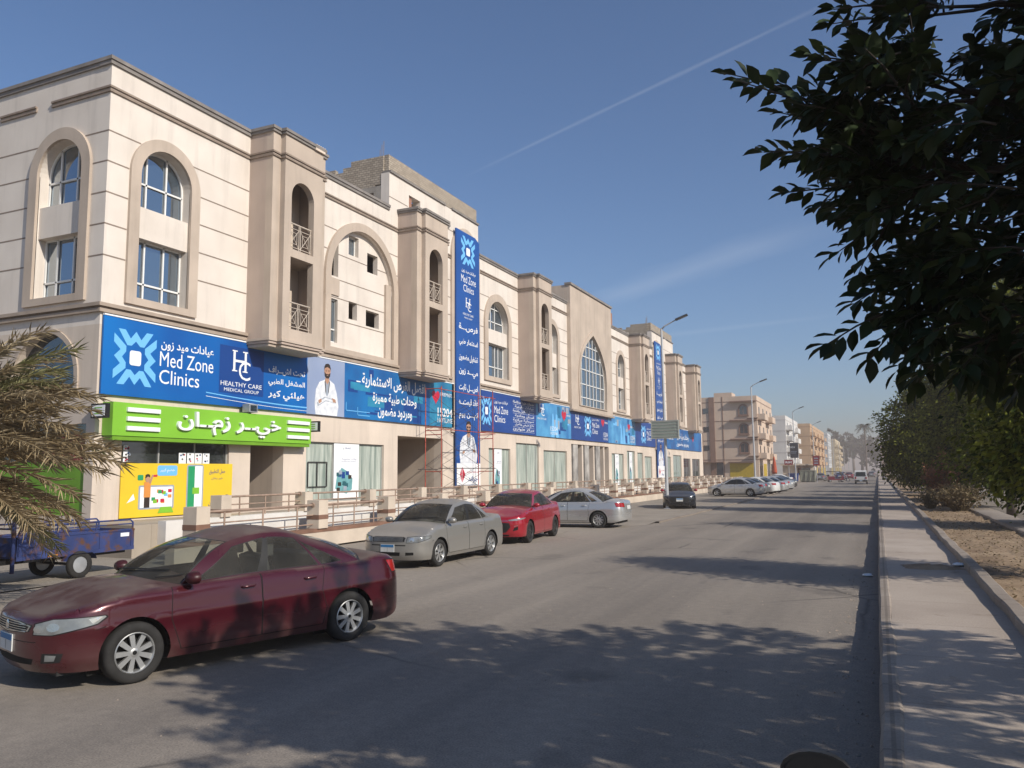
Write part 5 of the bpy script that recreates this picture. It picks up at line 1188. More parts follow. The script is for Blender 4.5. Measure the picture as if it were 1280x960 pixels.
    # handles, mirrors
    for sgn in (1, -1):
        for k, x in (('door', d_['f1']+.17), ('door2', d_['r1']+.22)):
            z = ztop(x)-.125; y = body_pt(s_x(x), z)[1]; b = MB(); b.tube([(x+.09, sgn*(y-.005), z-.002), (x+.06, sgn*(y+.026), z), (x-.06, sgn*(y+.028), z+.004), (x-.09, sgn*(y-.005), z+.006)], [.012,.015,.015,.012], 8)
            if (k, sgn) in made: b.build('handle', M[g.handle] if hasattr(g, 'handle') else paint, made[(k, sgn)], smooth=True)
        x = g.xa-.10; z = ztop(x)+.075; y = body_pt(s_x(x), ztop(x))[1]; b = MB()
        b.lathe([(.001,-.07),(.05,-.065),(.075,-.03),(.085,.02),(.082,.055),(.0,.055)], (0,0,0), (1,0,0), 16)
        b.v = [(x+.02-p[0]*.9, sgn*(y+.13+p[1]*1.25*1.0), z+p[2]*.85) for p in b.v]
        b.cyl((x, sgn*(y-.01), z-.04), (x, sgn*(y+.08), z-.01), .022, n=8); b.build('mirror', paint if not hasattr(g, 'mirror') else M[g.mirror], T, smooth=True, angle=60)
    # wheels
    for ax in (axf, axr):
        for sgn in (1, -1):
            yo = sgn*(h-.115-.0); w = empty('wheel', (ax, yo, g.r), 0); w.parent = T; R_ = g.r; tw = .105
            b = MB(); b.lathe([(R_*.66,-tw*.8),(R_*.72,-tw),(R_*.90,-tw*1.03),(R_*.975,-tw*.86),(R_,-tw*.6),(R_,tw*.6),(R_*.975,tw*.86),(R_*.90,tw*1.03),(R_*.72,tw),(R_*.66,tw*.8)], (0,0,0), (0,1,0), 36); b.build('tyre', M['rubber'], w, smooth=True)
            b = MB(); q = sgn; rm = R_*.67
            b.lathe([(rm,-tw*.8*q),(rm,tw*.86*q),(rm*.96,tw*.92*q),(rm*.93,tw*.86*q),(rm*.91,tw*.5*q),(rm*.91,-tw*.6*q)], (0,0,0), (0,1,0), 32, 0)
            b.lathe([(.001,tw*.05*q),(rm*.92,tw*.05*q)], (0,0,0), (0,1,0), 24, 1)
            b.lathe([(.001,tw*.80*q),(rm*.14,tw*.80*q),(rm*.24,tw*.72*q),(rm*.26,tw*.1*q)], (0,0,0), (0,1,0), 20, 0); b.lathe([(.001,tw*.83*q),(rm*.10,tw*.82*q),(rm*.12,tw*.78*q)], (0,0,0), (0,1,0), 14, 1)
            for i in range(spokes):
                t = 2*math.pi*i/spokes; c, s2 = math.cos(t), math.sin(t); ra_, wa, wb_ = rm*.2, rm*.10, rm*.135*(9/spokes)**.6
                def pp(r0, off_, yy): return (r0*c-off_*s2, yy*q, r0*s2+off_*c)
                b.add([pp(ra_,-wa,tw*.74),pp(ra_,wa,tw*.74),pp(rm*.93,wb_,tw*.70),pp(rm*.93,-wb_,tw*.70),pp(ra_,-wa,tw*.4),pp(ra_,wa,tw*.4),pp(rm*.93,wb_,tw*.4),pp(rm*.93,-wb_,tw*.4)], [(0,1,2,3),(0,4,5,1),(2,6,7,3),(1,5,6,2),(0,3,7,4)], 0)
            b.build('rim', [M[rim], M['seam']], w, smooth=True, angle=40)
    if interior:
        b = MB(); zf_ = .32
        b.box(g.xc-.1, g.xa-.1, -h+.16, h-.16, .28, .34, 1)
        for y in (-.36, .36):
            for x0 in (-.12,):
                b.obox((x0+.12, y, .52), (1,0,.12), (0,1,0), (0,0,1), .26, .24, .09, 0); b.obox((x0-.22, y, .84), Vector((.25,0,1)).normalized(), (0,1,0), Vector((1,0,-.25)).normalized(), .34, .23, .07, 0); b.obox((x0-.31, y, 1.22), (1,0,0), (0,1,0), (0,0,1), .05, .13, .09, 0)
        b.obox((-.95, 0, .52), (1,0,0), (0,1,0), (0,0,1), .26, .62, .10, 0); b.obox((-1.24, 0, .82), Vector((.3,0,1)).normalized(), (0,1,0), Vector((1,0,-.3)).normalized(), .30, .62, .07, 0)
        for y in (-.36, .36): b.obox((-1.33, y, 1.12), (1,0,0), (0,1,0), (0,0,1), .05, .12, .07, 0)
        b.box(g.xa-.35, g.xa+.12, -h+.16, h-.16, .68, .88, 1); b.box(g.xc-.28, g.xc+.16, -h+.2, h-.2, .86, .93, 1)
        for sgn in (1, -1): b.box(g.xc+.05, g.xa-.15, sgn*(h-.15), sgn*(h-.11), .3, .88, 1)
        o = b.build('seats', [M['seat'], M['dash']], T); o.data.polygons.foreach_set('use_smooth', [False]*len(o.data.polygons))
        bv = o.modifiers.new('soft', 'BEVEL'); bv.width = .045; bv.segments = 3
        sw_ = MB(); c0 = Vector((g.xa-.47, .36, .90)); ax_ = Vector((-.85,0,.5)).normalized(); a_ = Vector((0,1,0)); b_2 = ax_.cross(a_)
        sw_.tube([c0+a_*.18*math.cos(2*math.pi*i/20)+b_2*.18*math.sin(2*math.pi*i/20) for i in range(21)], .014, 6, caps=False); sw_.cyl(c0, c0-ax_*.2, .03, n=6); sw_.build('steering_wheel', M['black'], T)
    return T, made, dict(body_pt=body_pt, s_front=s_front, s_rear=s_rear, s_x=s_x, ztop=ztop, xf=xf, xr=xr, h=h, row=row, gpt=gpt)
def plate(T, x, z, face=1, w=.36, h=.17, tilt=0):
    b = MB(); b.box(x-.006, x+.006, -w/2, w/2, z-h/2, z+h/2, 0); b.box(x+face*.0065, x+face*.009, -w/2+.01, w/2-.01, z+h*.12, z+h/2-.01, 1); b.box(x+face*.0065, x+face*.008, -.002, .002, z-h/2+.01, z+h*.1, 2)
    return b.build('number_plate', [M['plate_w'], M['plate_b'], M['trim']], T)
def wiper(T, A):
    b = MB(); g = A['gpt']
    for u0, u1, t in ((-.25, .55, .10), (.45, .9, .06)):
        p = []
        for i in range(6):
            u = u0+(u1-u0)*i/5; q = g(abs(u), t+.02*i, 1 if u >= 0 else -1); p.append((q[0]+.02, q[1], q[2]+.02))
        b.tube(p, .008, 5)
    b.build('wiper', M['trim'], T)
# ---- the maroon saloon in front
def f1(xf, h): return [('trim', [('y',0,.565),('y',.46,.60),('y',.50,.665),('y',.30,.695),('y',0,.70)]), ('chrome', [('y',0,.575),('y',.44,.605),('y',.475,.66),('y',.29,.688),('y',0,.692)]), ('grille', [('y',0,.585),('y',.42,.612),('y',.45,.653),('y',.28,.678),('y',0,.682)]),
    ('gap', [('y',.51,.572),('y',.71,.570),('x',xf-.55,.655),('x',xf-.645,.722),('x',xf-.62,.742),('y',.70,.735),('y',.52,.686)]), ('headlight', [('y',.522,.580),('y',.70,.579),('x',xf-.54,.664),('x',xf-.625,.724),('x',xf-.61,.735),('y',.70,.727),('y',.533,.679)]), ('amber', [('x',xf-.50,.668),('x',xf-.59,.722),('x',xf-.57,.730),('x',xf-.46,.715)]),
    ('reflector', [('y',.57+.055*math.cos(i*.524),.632+.034*math.sin(i*.524)) for i in range(12)]), ('reflector2', [('y',.70+.05*math.cos(i*.524),.652+.042*math.sin(i*.524)) for i in range(12)]), ('intake', [('y',0,.27),('y',.48,.28),('y',.52,.34),('y',0,.36)]),
    ('trim', [('y',.60,.30),('y',.76,.31),('y',.78,.40),('y',.62,.40)]), ('fog', [('y',.64,.32),('y',.72,.325),('y',.735,.38),('y',.65,.385)]), ('gap', [('y',0,.50),('y',.55,.50),('y',.55,.508),('y',0,.508)])]
def r1(xr, h): return [('gap', [('x',xr+.42,.99),('y',.55,.965),('y',.52,.80),('x',xr+.32,.80)]), ('tail_light', [('x',xr+.40,.975),('y',.57,.952),('y',.54,.815),('x',xr+.30,.815)]), ('trim', [('y',0,.30),('y',.6,.30),('y',.62,.38),('y',0,.38)]), ('plate', [('y',0,.72),('y',.26,.72),('y',.26,.86),('y',0,.86)])]
spec1 = dict(L_front=0.93, L_rear=1.02, wb=2.74, W=1.82, H=1.48, r=.312, hood0=.75, cowl=.945, belt=.985, deck=1.06, tail=1.02, xa=.88, xw0=1.16, xh=.28, xr=-.95, xc=-1.62, xb0=-1.83, zf=1.37, zrr=1.345, yr=.57, front_regs=f1, rear_regs=r1, mirror='mirror1',
    sidew=[[(1.05,.05),(1.385,.05),(1.40,.90),(1.10,.80)], [(1.425,.05),(1.735,.05),(1.745,.87),(1.435,.90)], [(1.755,.05),(1.90,.10),(1.87,.42),(1.76,.84)]])
M['maroon'] = paintmat('maroon_metallic_paint', (0.060,0.004,0.009), 0.85, 0.24, 0.30, 0.8, (0.135,0.110,0.092)); M['mirror1'] = pmat('dark_maroon_mirror', (0.04,0.008,0.01), 0.4, 0.1, 4)
ang = math.atan2(6.21-8.83, -7.23+6.41)
T, made, A = car('sedan_car', spec1, M['maroon'], 'dusty maroon saloon parked nearest, angled nose to the left', fine=.042, spokes=9)
mid = Vector(((-7.23-6.41)/2, (6.21+8.83)/2, 0)); hd = Vector((math.cos(ang), math.sin(ang), 0)); lf = Vector((-hd.y, hd.x, 0))
T.location = mid-lf*(A['h']-.115); T.rotation_euler = (0, 0, ang)
plate(T, A['xf']+.004, .47, 1); wiper(T, A)
b = MB()
for k in range(4): z = .60+.022*k; p = [A['body_pt'](A['s_front'](abs(y)), z, 1 if y >= 0 else -1) for y in (-.42,-.3,-.15,0,.15,.3,.42)]; b.tube([(q[0]+.006, q[1], q[2]) for q in p], .0055, 5)
b.build('grille_bar', M['chrome'], made[('grille', 0)])
b = MB(); q = A['body_pt'](0, .64); b.lathe([(.001,.012),(.03,.012),(.045,.004)], (q[0], 0, .64), (1,0,0), 16); b.build('badge', M['chrome'], T, smooth=True)
b = MB(); x = A['xr']+.52; z = .855; y = A['body_pt'](A['s_x'](-.985+.02), .9)[1]; b.obox((-1.02, y+.004, .80), (1,0,0), (0,1,0), (0,0,1), .05, .002, .045); b.build('sticker', M['ink_w'], T)
b = MB()
for i in range(14): b.tube([A['body_pt'](A['s_x'](1.3), .3), A['body_pt'](A['s_x'](1.2), .3)], .001, 4)
# ---- grey beige saloon
def f2(xf, h): return [('trim', [('y',0,.60),('y',.42,.61),('y',.45,.70),('y',.40,.72),('y',0,.73)]), ('grille', [('y',0,.61),('y',.40,.62),('y',.43,.70),('y',0,.715)]), ('gap', [('y',.46,.585),('y',.70,.59),('x',xf-.50,.68),('x',xf-.52,.73),('y',.66,.735),('y',.48,.72)]), ('headlight', [('y',.47,.592),('y',.69,.598),('x',xf-.49,.686),('x',xf-.51,.722),('y',.66,.727),('y',.49,.712)]),
    ('reflector', [('y',.54,.62),('y',.62,.62),('y',.64,.66),('y',.62,.70),('y',.55,.70)]), ('intake', [('y',0,.30),('y',.30,.30),('y',.32,.38),('y',0,.39)]), ('intake', [('y',.44,.31),('y',.62,.32),('y',.62,.38),('y',.45,.38)]), ('trim', [('y',0,.52),('y',.45,.52),('y',.45,.545),('y',0,.545)])]
def r2(xr, h): return [('gap', [('x',xr+.36,.96),('y',.50,.95),('y',.50,.78),('x',xr+.30,.80)]), ('tail_light', [('x',xr+.35,.95),('y',.51,.94),('y',.51,.79),('x',xr+.29,.81)]), ('plate', [('y',0,.70),('y',.24,.70),('y',.24,.84),('y',0,.84)])]
spec2 = dict(L_front=0.90, L_rear=1.0, wb=2.62, W=1.72, H=1.47, r=.31, hood0=.72, cowl=.945, belt=.965, deck=1.04, tail=1.02, xa=.92, xw0=1.20, xh=.30, xr=-.90, xc=-1.45, xb0=-1.70, zf=1.38, zrr=1.37, yr=.56, front_regs=f2, rear_regs=r2, cf=.62, nf=2.8)
M['beige'] = paintmat('grey_beige_metallic_paint', (0.275,0.265,0.245), 0.55, 0.32, 0.45, 0.6, (0.26,0.22,0.175))
def place(T, A, pf, pr, near=1):           # put the wheels of one side on two road points: front and rear contact
    a = math.atan2(pf[1]-pr[1], pf[0]-pr[0]); m = Vector(((pf[0]+pr[0])/2, (pf[1]+pr[1])/2, 0)); l = Vector((-math.sin(a), math.cos(a), 0))
    T.location = m-l*near*(A['h']-.115); T.rotation_euler = (0, 0, a)
T, made, A = car('sedan_car', spec2, M['beige'], 'dusty grey beige saloon parked between the maroon car and the red crossover', fine=.05, spokes=7); place(T, A, (-9.40,16.39), (-9.36,19.04)); plate(T, A['xf']+.002, .47); wiper(T, A)
b = MB()
for k in range(4): z = .628+.024*k; b.tube([(A['body_pt'](A['s_front'](abs(y)), z, 1 if y >= 0 else -1)[0]+.006, y*.98, z) for y in (-.4,-.25,0,.25,.4)], .005, 5)
b.build('grille_bar', M['alloy'], made[('grille', 0)])
# ---- red crossover saloon
def f3(xf, h): return [('trim', [('y',0,.33),('y',.42,.36),('y',.56,.52),('y',.52,.64),('y',0,.665)]), ('grille', [('y',0,.35),('y',.40,.375),('y',.53,.52),('y',.49,.625),('y',0,.65)]), ('headlight', [('y',.50,.70),('y',.72,.705),('x',xf-.48,.77),('x',xf-.50,.79),('y',.70,.765),('y',.50,.735)]), ('chrome', [('y',0,.69),('y',.48,.70),('y',.48,.712),('y',0,.702)]),
    ('intake', [('y',.62,.40),('y',.76,.44),('y',.76,.54),('y',.66,.50)]), ('intake', [('y',0,.25),('y',.5,.25),('y',.52,.30),('y',0,.31)]), ('headlight', [('y',.66,.535),('y',.76,.56),('y',.76,.575),('y',.66,.55)])]
def r3(xr, h): return [('tail_light', [('x',xr+.42,.96),('y',.0,.94),('y',0,.88),('y',.5,.86),('x',xr+.34,.86)]), ('plate', [('y',0,.68),('y',.24,.68),('y',.24,.80),('y',0,.80)])]
spec3 = dict(L_front=.92, L_rear=.95, wb=2.62, W=1.82, H=1.56, r=.335, sill=.23, hood0=.82, cowl=1.04, belt=1.06, deck=1.14, tail=1.10, xa=.85, xw0=1.10, xh=.22, xr=-1.05, xc=-1.55, xb0=-1.95, zf=1.46, zrr=1.39, yr=.57, front_regs=f3, rear_regs=r3, cf=.6, nf=3.0, mirror='redpaint')
M['redpaint'] = paintmat('bright_red_paint', (0.33,0.008,0.020), 0.25, 0.22, 0.25, 0.9, (0.26,0.20,0.16))
T, made, A = car('crossover_car', spec3, M['redpaint'], 'bright red crossover behind the grey beige saloon', fine=.055, rim='alloyd', spokes=10); place(T, A, (-9.85,22.77), (-10.06,25.36))
plate(T, A['xf']+.004, .56, 1)
# ---- silver saloon, nose in
spec4 = dict(spec2); spec4.update(W=1.78, wb=2.64, H=1.48, xc=-1.5, hood0=.72)
M['silver'] = paintmat('silver_metallic_paint', (0.50,0.50,0.49), 0.35, 0.26, 0.6, 0.7, (0.34,0.30,0.25))
T, made, A = car('sedan_car', spec4, M['silver'], 'silver saloon parked nose in beyond the red crossover', fine=.055, spokes=10)
d = Vector((math.cos(R(182)), math.sin(R(182)), 0)); pr = Vector((-9.79,29.5,0)); pf = pr+d*2.64; place(T, A, pf, pr)
# ---- dark saloon by the lamp
M['navycar'] = paintmat('black_blue_paint', (0.014,0.018,0.026), 0.35, 0.22, 0.2, 0.9, (0.2,0.18,0.15))
spec5 = dict(spec3); spec5.update(H=1.42, W=1.80, wb=2.84, r=.33, hood0=.70, cowl=.92, belt=.95, deck=1.02, tail=1.0, zf=1.33, zrr=1.29, sill=.18, L_front=.8, L_rear=1.0, xb0=-1.92, xc=-1.6)
T, made, A = car('sedan_car', spec5, M['navycar'], 'dark blue black saloon parked beside the lamp post', fine=.07, rim='alloy', spokes=5); T.location = (-10.55, 46.4, .045); T.rotation_euler = (0, 0, R(-76)); plate(T, A['xf']+.004, .50, 1)
# ---- cars further down the street: three coarse bodies, recoloured copies
M['whitecar'] = paintmat('white_paint_dusty', (0.62,0.62,0.60), 0.3, 0.3, 0.0, 0.7); M['greycar'] = paintmat('grey_metallic_paint', (0.16,0.165,0.17), 0.4, 0.3, 0.5, 0.6); M['blackcar'] = paintmat('black_paint', (0.015,0.015,0.016), 0.35, 0.25, 0.1, 0.8); M['bluecar'] = paintmat('blue_paint', (0.02,0.05,0.16), 0.3, 0.25, 0.2, 0.8); M['burg'] = paintmat('burgundy_paint', (0.16,0.012,0.03), 0.3, 0.25, 0.2, 0.8)
far = []
protoS, _, _ = car('sedan_car', spec4, M['silver'], 'silver saloon at the near end of the far parked row, seen from its side', 'cars parked in the far row', .11, False, spokes=6)
def recolour(T, old, new):
    for o in bpy.data.objects:
        q = o
        while q.parent: q = q.parent
        if q == T and o.type == 'MESH':
            for sl in o.material_slots:
                if sl.material == old: sl.link = 'OBJECT'; sl.material = new
protoS.location = (-10.55, 66.9, .045); protoS.rotation_euler = (0, 0, R(176))
FAR = [(-10.6, 70.4, 172, 'greycar', 'dark grey saloon second in the far parked row'), (-10.2, 74.0, 168, 'whitecar', 'white saloon third in the far parked row'), (-9.9, 78.0, 170, 'silver', 'silver saloon fourth in the far parked row'), (-10.0, 84.5, 165, 'silver', 'silver saloon fifth in the far parked row by the second lamp'), (-10.4, 90.0, 170, 'greycar', 'grey saloon sixth in the far parked row'), (-10.6, 95.0, 168, 'blackcar', 'black car at the far end of the parked row'),
       (-13.0, 118.0, 200, 'whitecar', 'white car parked near the skip containers'), (-9.6, 158.0, 88, 'greycar', 'grey car parked past the skip containers'), (-7.0, 175.0, 90, 'bluecar', 'blue car far down the street on the left'), (-6.0, 196.0, 95, 'burg', 'burgundy car far down the street left of the white van'), (-9.0, 215.0, 90, 'whitecar', 'white car far down the left kerb'), (-9.2, 250.0, 90, 'silver', 'silver car far down the left kerb beyond the burgundy car'), (-5.0, 285.0, -90, 'whitecar', 'white car coming up the far end of the street'), (-1.6, 230.0, 90, 'greycar', 'grey car far ahead behind the white van'), (-1.5, 330.0, 90, 'silver', 'silver car farthest ahead in the right lane')]
SKEY = M['silver']
for x, y, a, mat, lab in FAR:
    c = copy_tree(protoS); c.location = (x, y, .045 if x < edge_x(y)-.5 else 0); c.rotation_euler = (0, 0, R(a)); c['label'] = lab; c['group'] = 'cars parked in the far row' if y < 110 else 'cars far down the street'
    if mat != 'silver': recolour(c, SKEY, M[mat])
# ================================================================ trees and plants
def leaf_mesh(name, P, D, Nn, Ln, wr, mat, parent=None, shape='diamond'):
    """one mesh of many leaves: positions, leaf axis, leaf normal, length"""
    P, D, Nn, Ln = (np.asarray(a, float) for a in (P, D, Nn, Ln)); n = len(P)
    D = D/np.linalg.norm(D, axis=1)[:,None]; Sd = np.cross(D, Nn); Sd /= np.maximum(1e-6, np.linalg.norm(Sd, axis=1))[:,None]; Up = np.cross(Sd, D)
    if shape == 'diamond': tpl = [(0,0,0),(.45,.5,.06),(1,0,-.04),(.45,-.5,.06)]; fcs = [(0,1,2),(0,2,3)]
    else: tpl = [(0,0,0),(.22,.36,.05),(.55,.5,.07),(.82,.28,.03),(1.05,0,-.10),(.82,-.28,.03),(.55,-.5,.07),(.22,-.36,.05),(.5,0,0)]; fcs = [(0,1,8),(1,2,8),(2,3,8),(3,4,8),(4,5,8),(5,6,8),(6,7,8),(7,0,8)]
    k = len(tpl); V = np.empty((n, k, 3))
    for i, (a, b, c) in enumerate(tpl): V[:,i] = P + D*(a*Ln)[:,None] + Sd*(b*wr*Ln)[:,None] + Up*(c*Ln)[:,None]
    F = np.array(fcs); AF = (F[None]+np.arange(n)[:,None,None]*k).reshape(-1, 3)
    me = bpy.data.meshes.new(name); me.vertices.add(n*k); me.vertices.foreach_set('co', V.reshape(-1)); m = len(AF)
    me.loops.add(m*3); me.loops.foreach_set('vertex_index', AF.reshape(-1).astype(np.int32)); me.polygons.add(m); me.polygons.foreach_set('loop_start', np.arange(0, m*3, 3, dtype=np.int32)); me.polygons.foreach_set('loop_total', np.full(m, 3, dtype=np.int32))
    me.materials.append(mat); me.update(calc_edges=True); me.validate()
    o = bpy.data.objects.new(name, me); COL.objects.link(o); o.parent = parent
    if parent and parent.name in WORLD_PARENTS: o.matrix_parent_inverse = Matrix.Translation(-parent.location)
    return o
M['bark'] = pmat('grey_bark', (0.13,0.105,0.085), 0.95, 0.3, 4, 0.6, 20, fine=0.15)
M['leaf_f'] = leafmat('ficus_leaf', (0.010,0.020,0.007), (0.032,0.050,0.014), 0.12, 1.2, 0.55, 0.25)
M['leaf_m'] = leafmat('street_tree_leaf', (0.010,0.026,0.005), (0.22,0.235,0.035), 0.3, 0.55, 0.75, 0.12)  # wide colour spread paints sunlit highlights and shaded clumps into the crowns
M['leaf_d'] = leafmat('distant_tree_leaf', (0.025,0.04,0.018), (0.06,0.075,0.03), 0.15, 0.2)
M['leaf_red'] = leafmat('dry_reddish_leaf', (0.16,0.055,0.030), (0.34,0.15,0.08), 0.2, 1.5, 0.7)
M['leaf_dry'] = leafmat('dry_brush_leaf', (0.12,0.085,0.04), (0.22,0.17,0.09), 0.2, 1.5, 0.8)
def rvec(g, n): v = g.normal(size=(n, 3)); return v/np.linalg.norm(v, axis=1)[:,None]
def crown_points(g, n, blobs, fill=0.45):
    w = np.array([b[3]*b[4]*b[5] for b in blobs])**(2/3); idx = g.choice(len(blobs), n, p=w/w.sum()); B = np.array(blobs)[idx]; d = rvec(g, n); r = g.random(n)**fill
    return B[:,:3]+d*r[:,None]*B[:,3:6], d
def street_tree(name, loc, blobs, n, size, label, trunk_h, tr, seed, group=None, mat='leaf_m', lean=(0,0), clump=20):
    g = np.random.default_rng(seed); T = empty(name, loc, 0, label, 'tree', group)
    m = n//clump; C, d = crown_points(g, m, blobs, .38); C += g.normal(size=C.shape)*.12
    P = np.repeat(C, clump, 0)+g.normal(size=(m*clump, 3))*np.array([.27,.27,.20]); dd = np.repeat(d, clump, 0)+rvec(g, m*clump)*.9; dd[:,2] -= .35
    leaf_mesh('crown', P, dd, rvec(g, m*clump)+np.array([0,0,.8]), g.uniform(.75, 1.3, m*clump)*size, .52, M[mat], T)
    b = MB(); rr = random.Random(seed); top = Vector((lean[0], lean[1], trunk_h))
    b.tube([(0,0,-.3),(lean[0]*.2,lean[1]*.2,trunk_h*.35),(lean[0]*.6,lean[1]*.6,trunk_h*.7),tuple(top)], [tr*1.25,tr,tr*.85,tr*.7], 9)
    for bl in blobs:
        for _ in range(3):
            e = Vector((bl[0]+rr.uniform(-.5,.5)*bl[3], bl[1]+rr.uniform(-.5,.5)*bl[4], bl[2]+rr.uniform(-.2,.5)*bl[5])); mid = top.lerp(e, .5)+Vector((rr.uniform(-.2,.2), rr.uniform(-.2,.2), rr.uniform(0,.3))); b.tube([tuple(top-Vector((0,0,.2))), tuple(mid), tuple(e)], [tr*.5, tr*.3, tr*.1], 6)
    b.build('trunk', M['bark'], T, smooth=True)
    return T
# ---- the big-leaved tree overhead on the right
M['twigdark'] = pmat('dark_twig_bark', (0.045,0.036,0.028), 0.9, 0.3, 6)
def overhead_tree():
    g = np.random.default_rng(11); rr = random.Random(11); base = Vector((3.3, 5.4, 0.25))
    T = empty('broadleaf_tree', base, 0, 'dark big leaved tree overhanging the pavement on the right', 'tree'); WORLD_PARENTS.add('broadleaf_tree')
    tips = [(-.73,5,4.66),(-.64,4.9,4.54),(-.55,5.1,4.16),(-.52,4.8,4.03),(-.45,5,4.35),(-.41,5,3.83),(-.3,4.7,4.24),(-.12,5.2,4.95),(-.17,5,4.62),(-.09,4.6,4.71),(-.3,5.3,4.45),(-.2,5,4.05),(-.17,5,3.41),(-.05,4.8,3.55),(.0,5.1,3.7),(-.25,5,2.87),(-.07,5,3.11),(.09,5,3.25),(-.01,5,2.78),(.13,5.2,2.72),(.24,4.8,2.66),(.11,5,3.02),(.4,5,2.62),(.58,5.1,2.58),(.3,4.6,2.85),(.45,4.7,3.1),(.25,4.9,3.3),(.15,4.4,3.85),(-.25,5.1,4.72),(.05,4.3,4.3),(-.30,4.9,4.00),(-.12,5.3,4.3),(-.36,5.2,4.12),(.02,4.7,4.5),(.1,5.4,4.1),(-.1,4.9,3.78)]
    nodes = [Vector(p) for p in ((.75,5.2,4.25),(.55,5.0,3.8),(.7,5.1,3.35),(.95,5.0,3.0),(.9,5.0,4.7))]
    tw = MB(); P = []; D = []; Nn = []; Ln = []
    def spray(a, tip, nl, size, rad=.011):
        mid = a.lerp(tip, .5)+Vector((rr.uniform(-.06,.06), rr.uniform(-.06,.06), rr.uniform(-.03,.07))); pts = [a.lerp(mid, .5)]+[mid.lerp(tip, .5)+Vector((0,0,.02)), tip]; pts = [a]+pts
        tw.tube([tuple(p) for p in pts], [rad, rad*.8, rad*.55, rad*.25], 5); L_ = (tip-a)
        for i in range(nl):
            t = .25+.75*(i+.5)/nl; k = t*3; j = min(2, int(k)); p = pts[j].lerp(pts[j+1], k-j); ax = (pts[j+1]-pts[j]).normalized()
            az = i*2.4+rr.uniform(-.4,.4); o = ax.orthogonal().normalized(); o2 = ax.cross(o); side = o*math.cos(az)+o2*math.sin(az)
            d = (ax*.75+side*.75+Vector((0,0,-.28+.15*rr.random()))).normalized(); P.append(p+side*.012); D.append(d); Nn.append((Vector((0,-.25,.8))+side*.4+Vector((rr.uniform(-.7,.7), rr.uniform(-.7,.7), rr.uniform(-.4,.4)))).normalized()); Ln.append(size*rr.uniform(.75,1.25))
        P.append(tip); D.append((L_.normalized()+Vector((0,0,-.2))).normalized()); Nn.append(Vector((rr.uniform(-.3,.3),rr.uniform(-.3,.3),1))); Ln.append(size)
    hub = Vector((2.6,5.3,3.5))
    for nd in nodes: tw.tube([tuple(hub), tuple(hub.lerp(nd,.5)+Vector((0,0,.12))), tuple(nd)], [.05,.032,.02], 7)
    for tp in tips:
        tp = Vector(tp); nd = min(nodes, key=lambda q: (q-tp).length); st = nd.lerp(tp, .25); tw.tube([tuple(nd), tuple(nd.lerp(st,.6)+Vector((0,0,.02))), tuple(st)], [.016,.013,.011], 6); spray(st, tp, 18, .118)
        for _ in range(3):
            m_ = st.lerp(tp, rr.uniform(.15,.5)); e = m_+(tp-st).normalized()*.3+Vector((rr.uniform(-.02,.22), rr.uniform(-.25,.25), rr.uniform(-.18,.2))); spray(m_, e, 12, .112, .007)
    bulk = [((2.9,5.6,4.7),(2.75,2.6,2.1),760),((5.2,7.2,4.2),(2.3,2.6,1.9),600),((1.3,4.9,3.9),(1.05,1.5,1.35),210),((4.8,3.6,4.8),(2.4,2.3,2.0),420)]
    for c, r, n in bulk:
        c = Vector(c)
        for _ in range(n):
            d = Vector(rvec(g, 1)[0]); q = rr.random()**.45; tip = c+Vector((d.x*r[0]*q, d.y*r[1]*q, d.z*r[2]*q))
            if tip.z < 2.5 or (tip-Vector((0,0,2.15))).length < 3.2: continue
            if tip.x < .95-.35*max(0, 1-abs(tip.z-4.0)) and tip.y < 6.5: continue
            a = tip+(Vector((3.1,5.4,3.6))-tip).normalized()*rr.uniform(.35,.6)+Vector((0,0,rr.uniform(-.05,.1))); spray(a, tip, 16, .125, .008)
    edge = [(2.55,.45),(2.7,.2),(2.9,.02),(3.1,.0),(3.3,.05),(3.5,.0),(3.7,.02),(3.9,-.25),(4.1,-.34),(4.3,-.36),(4.5,-.42),(4.65,-.40),(4.8,-.05),(5.1,.05),(5.6,.2)]
    for _ in range(300):
        z = rr.uniform(2.62, 5.5); y = rr.uniform(4.3, 6.4); x0 = interp(edge, z)*y/5+.06; x = x0+(1.5+.3*y/5-x0)*rr.random()**.85; tip = Vector((x, y, z))
        if x < .62 and x > .18 and z > 4.62+.05*rr.random() and rr.random() < .75: continue
        spray(tip+Vector((rr.uniform(.2,.45), rr.uniform(-.25,.25), rr.uniform(-.12,.16))), tip, 13, .118, .007)
    leaf_mesh('crown', [tuple(p) for p in P], [tuple(d) for d in D], [tuple(q) for q in Nn], Ln, .56, M['leaf_f'], T, 'leaf')
    for tgt in ((1.2,5,4.2),(3.4,7.2,5.6),(5.2,7.2,4.4),(4.6,4.2,5.1),(2.2,4.4,5.6),(3.2,5.6,6.2)):
        t = Vector(tgt); tw.tube([(3.15,5.4,2.3), tuple(Vector((3.1,5.4,3.2)).lerp(t,.5)+Vector((0,0,.15))), tuple(t)], [.085,.055,.02], 7)
    tw.build('twig', M['twigdark'], T, smooth=True, fix=False)
    b = MB(); b.tube([(3.3,5.4,.1),(3.28,5.42,1.0),(3.12,5.4,1.9),(3.1,5.4,3.0)], [.19,.15,.13,.10], 12); b.build('trunk', M['bark'], T, smooth=True)
overhead_tree()
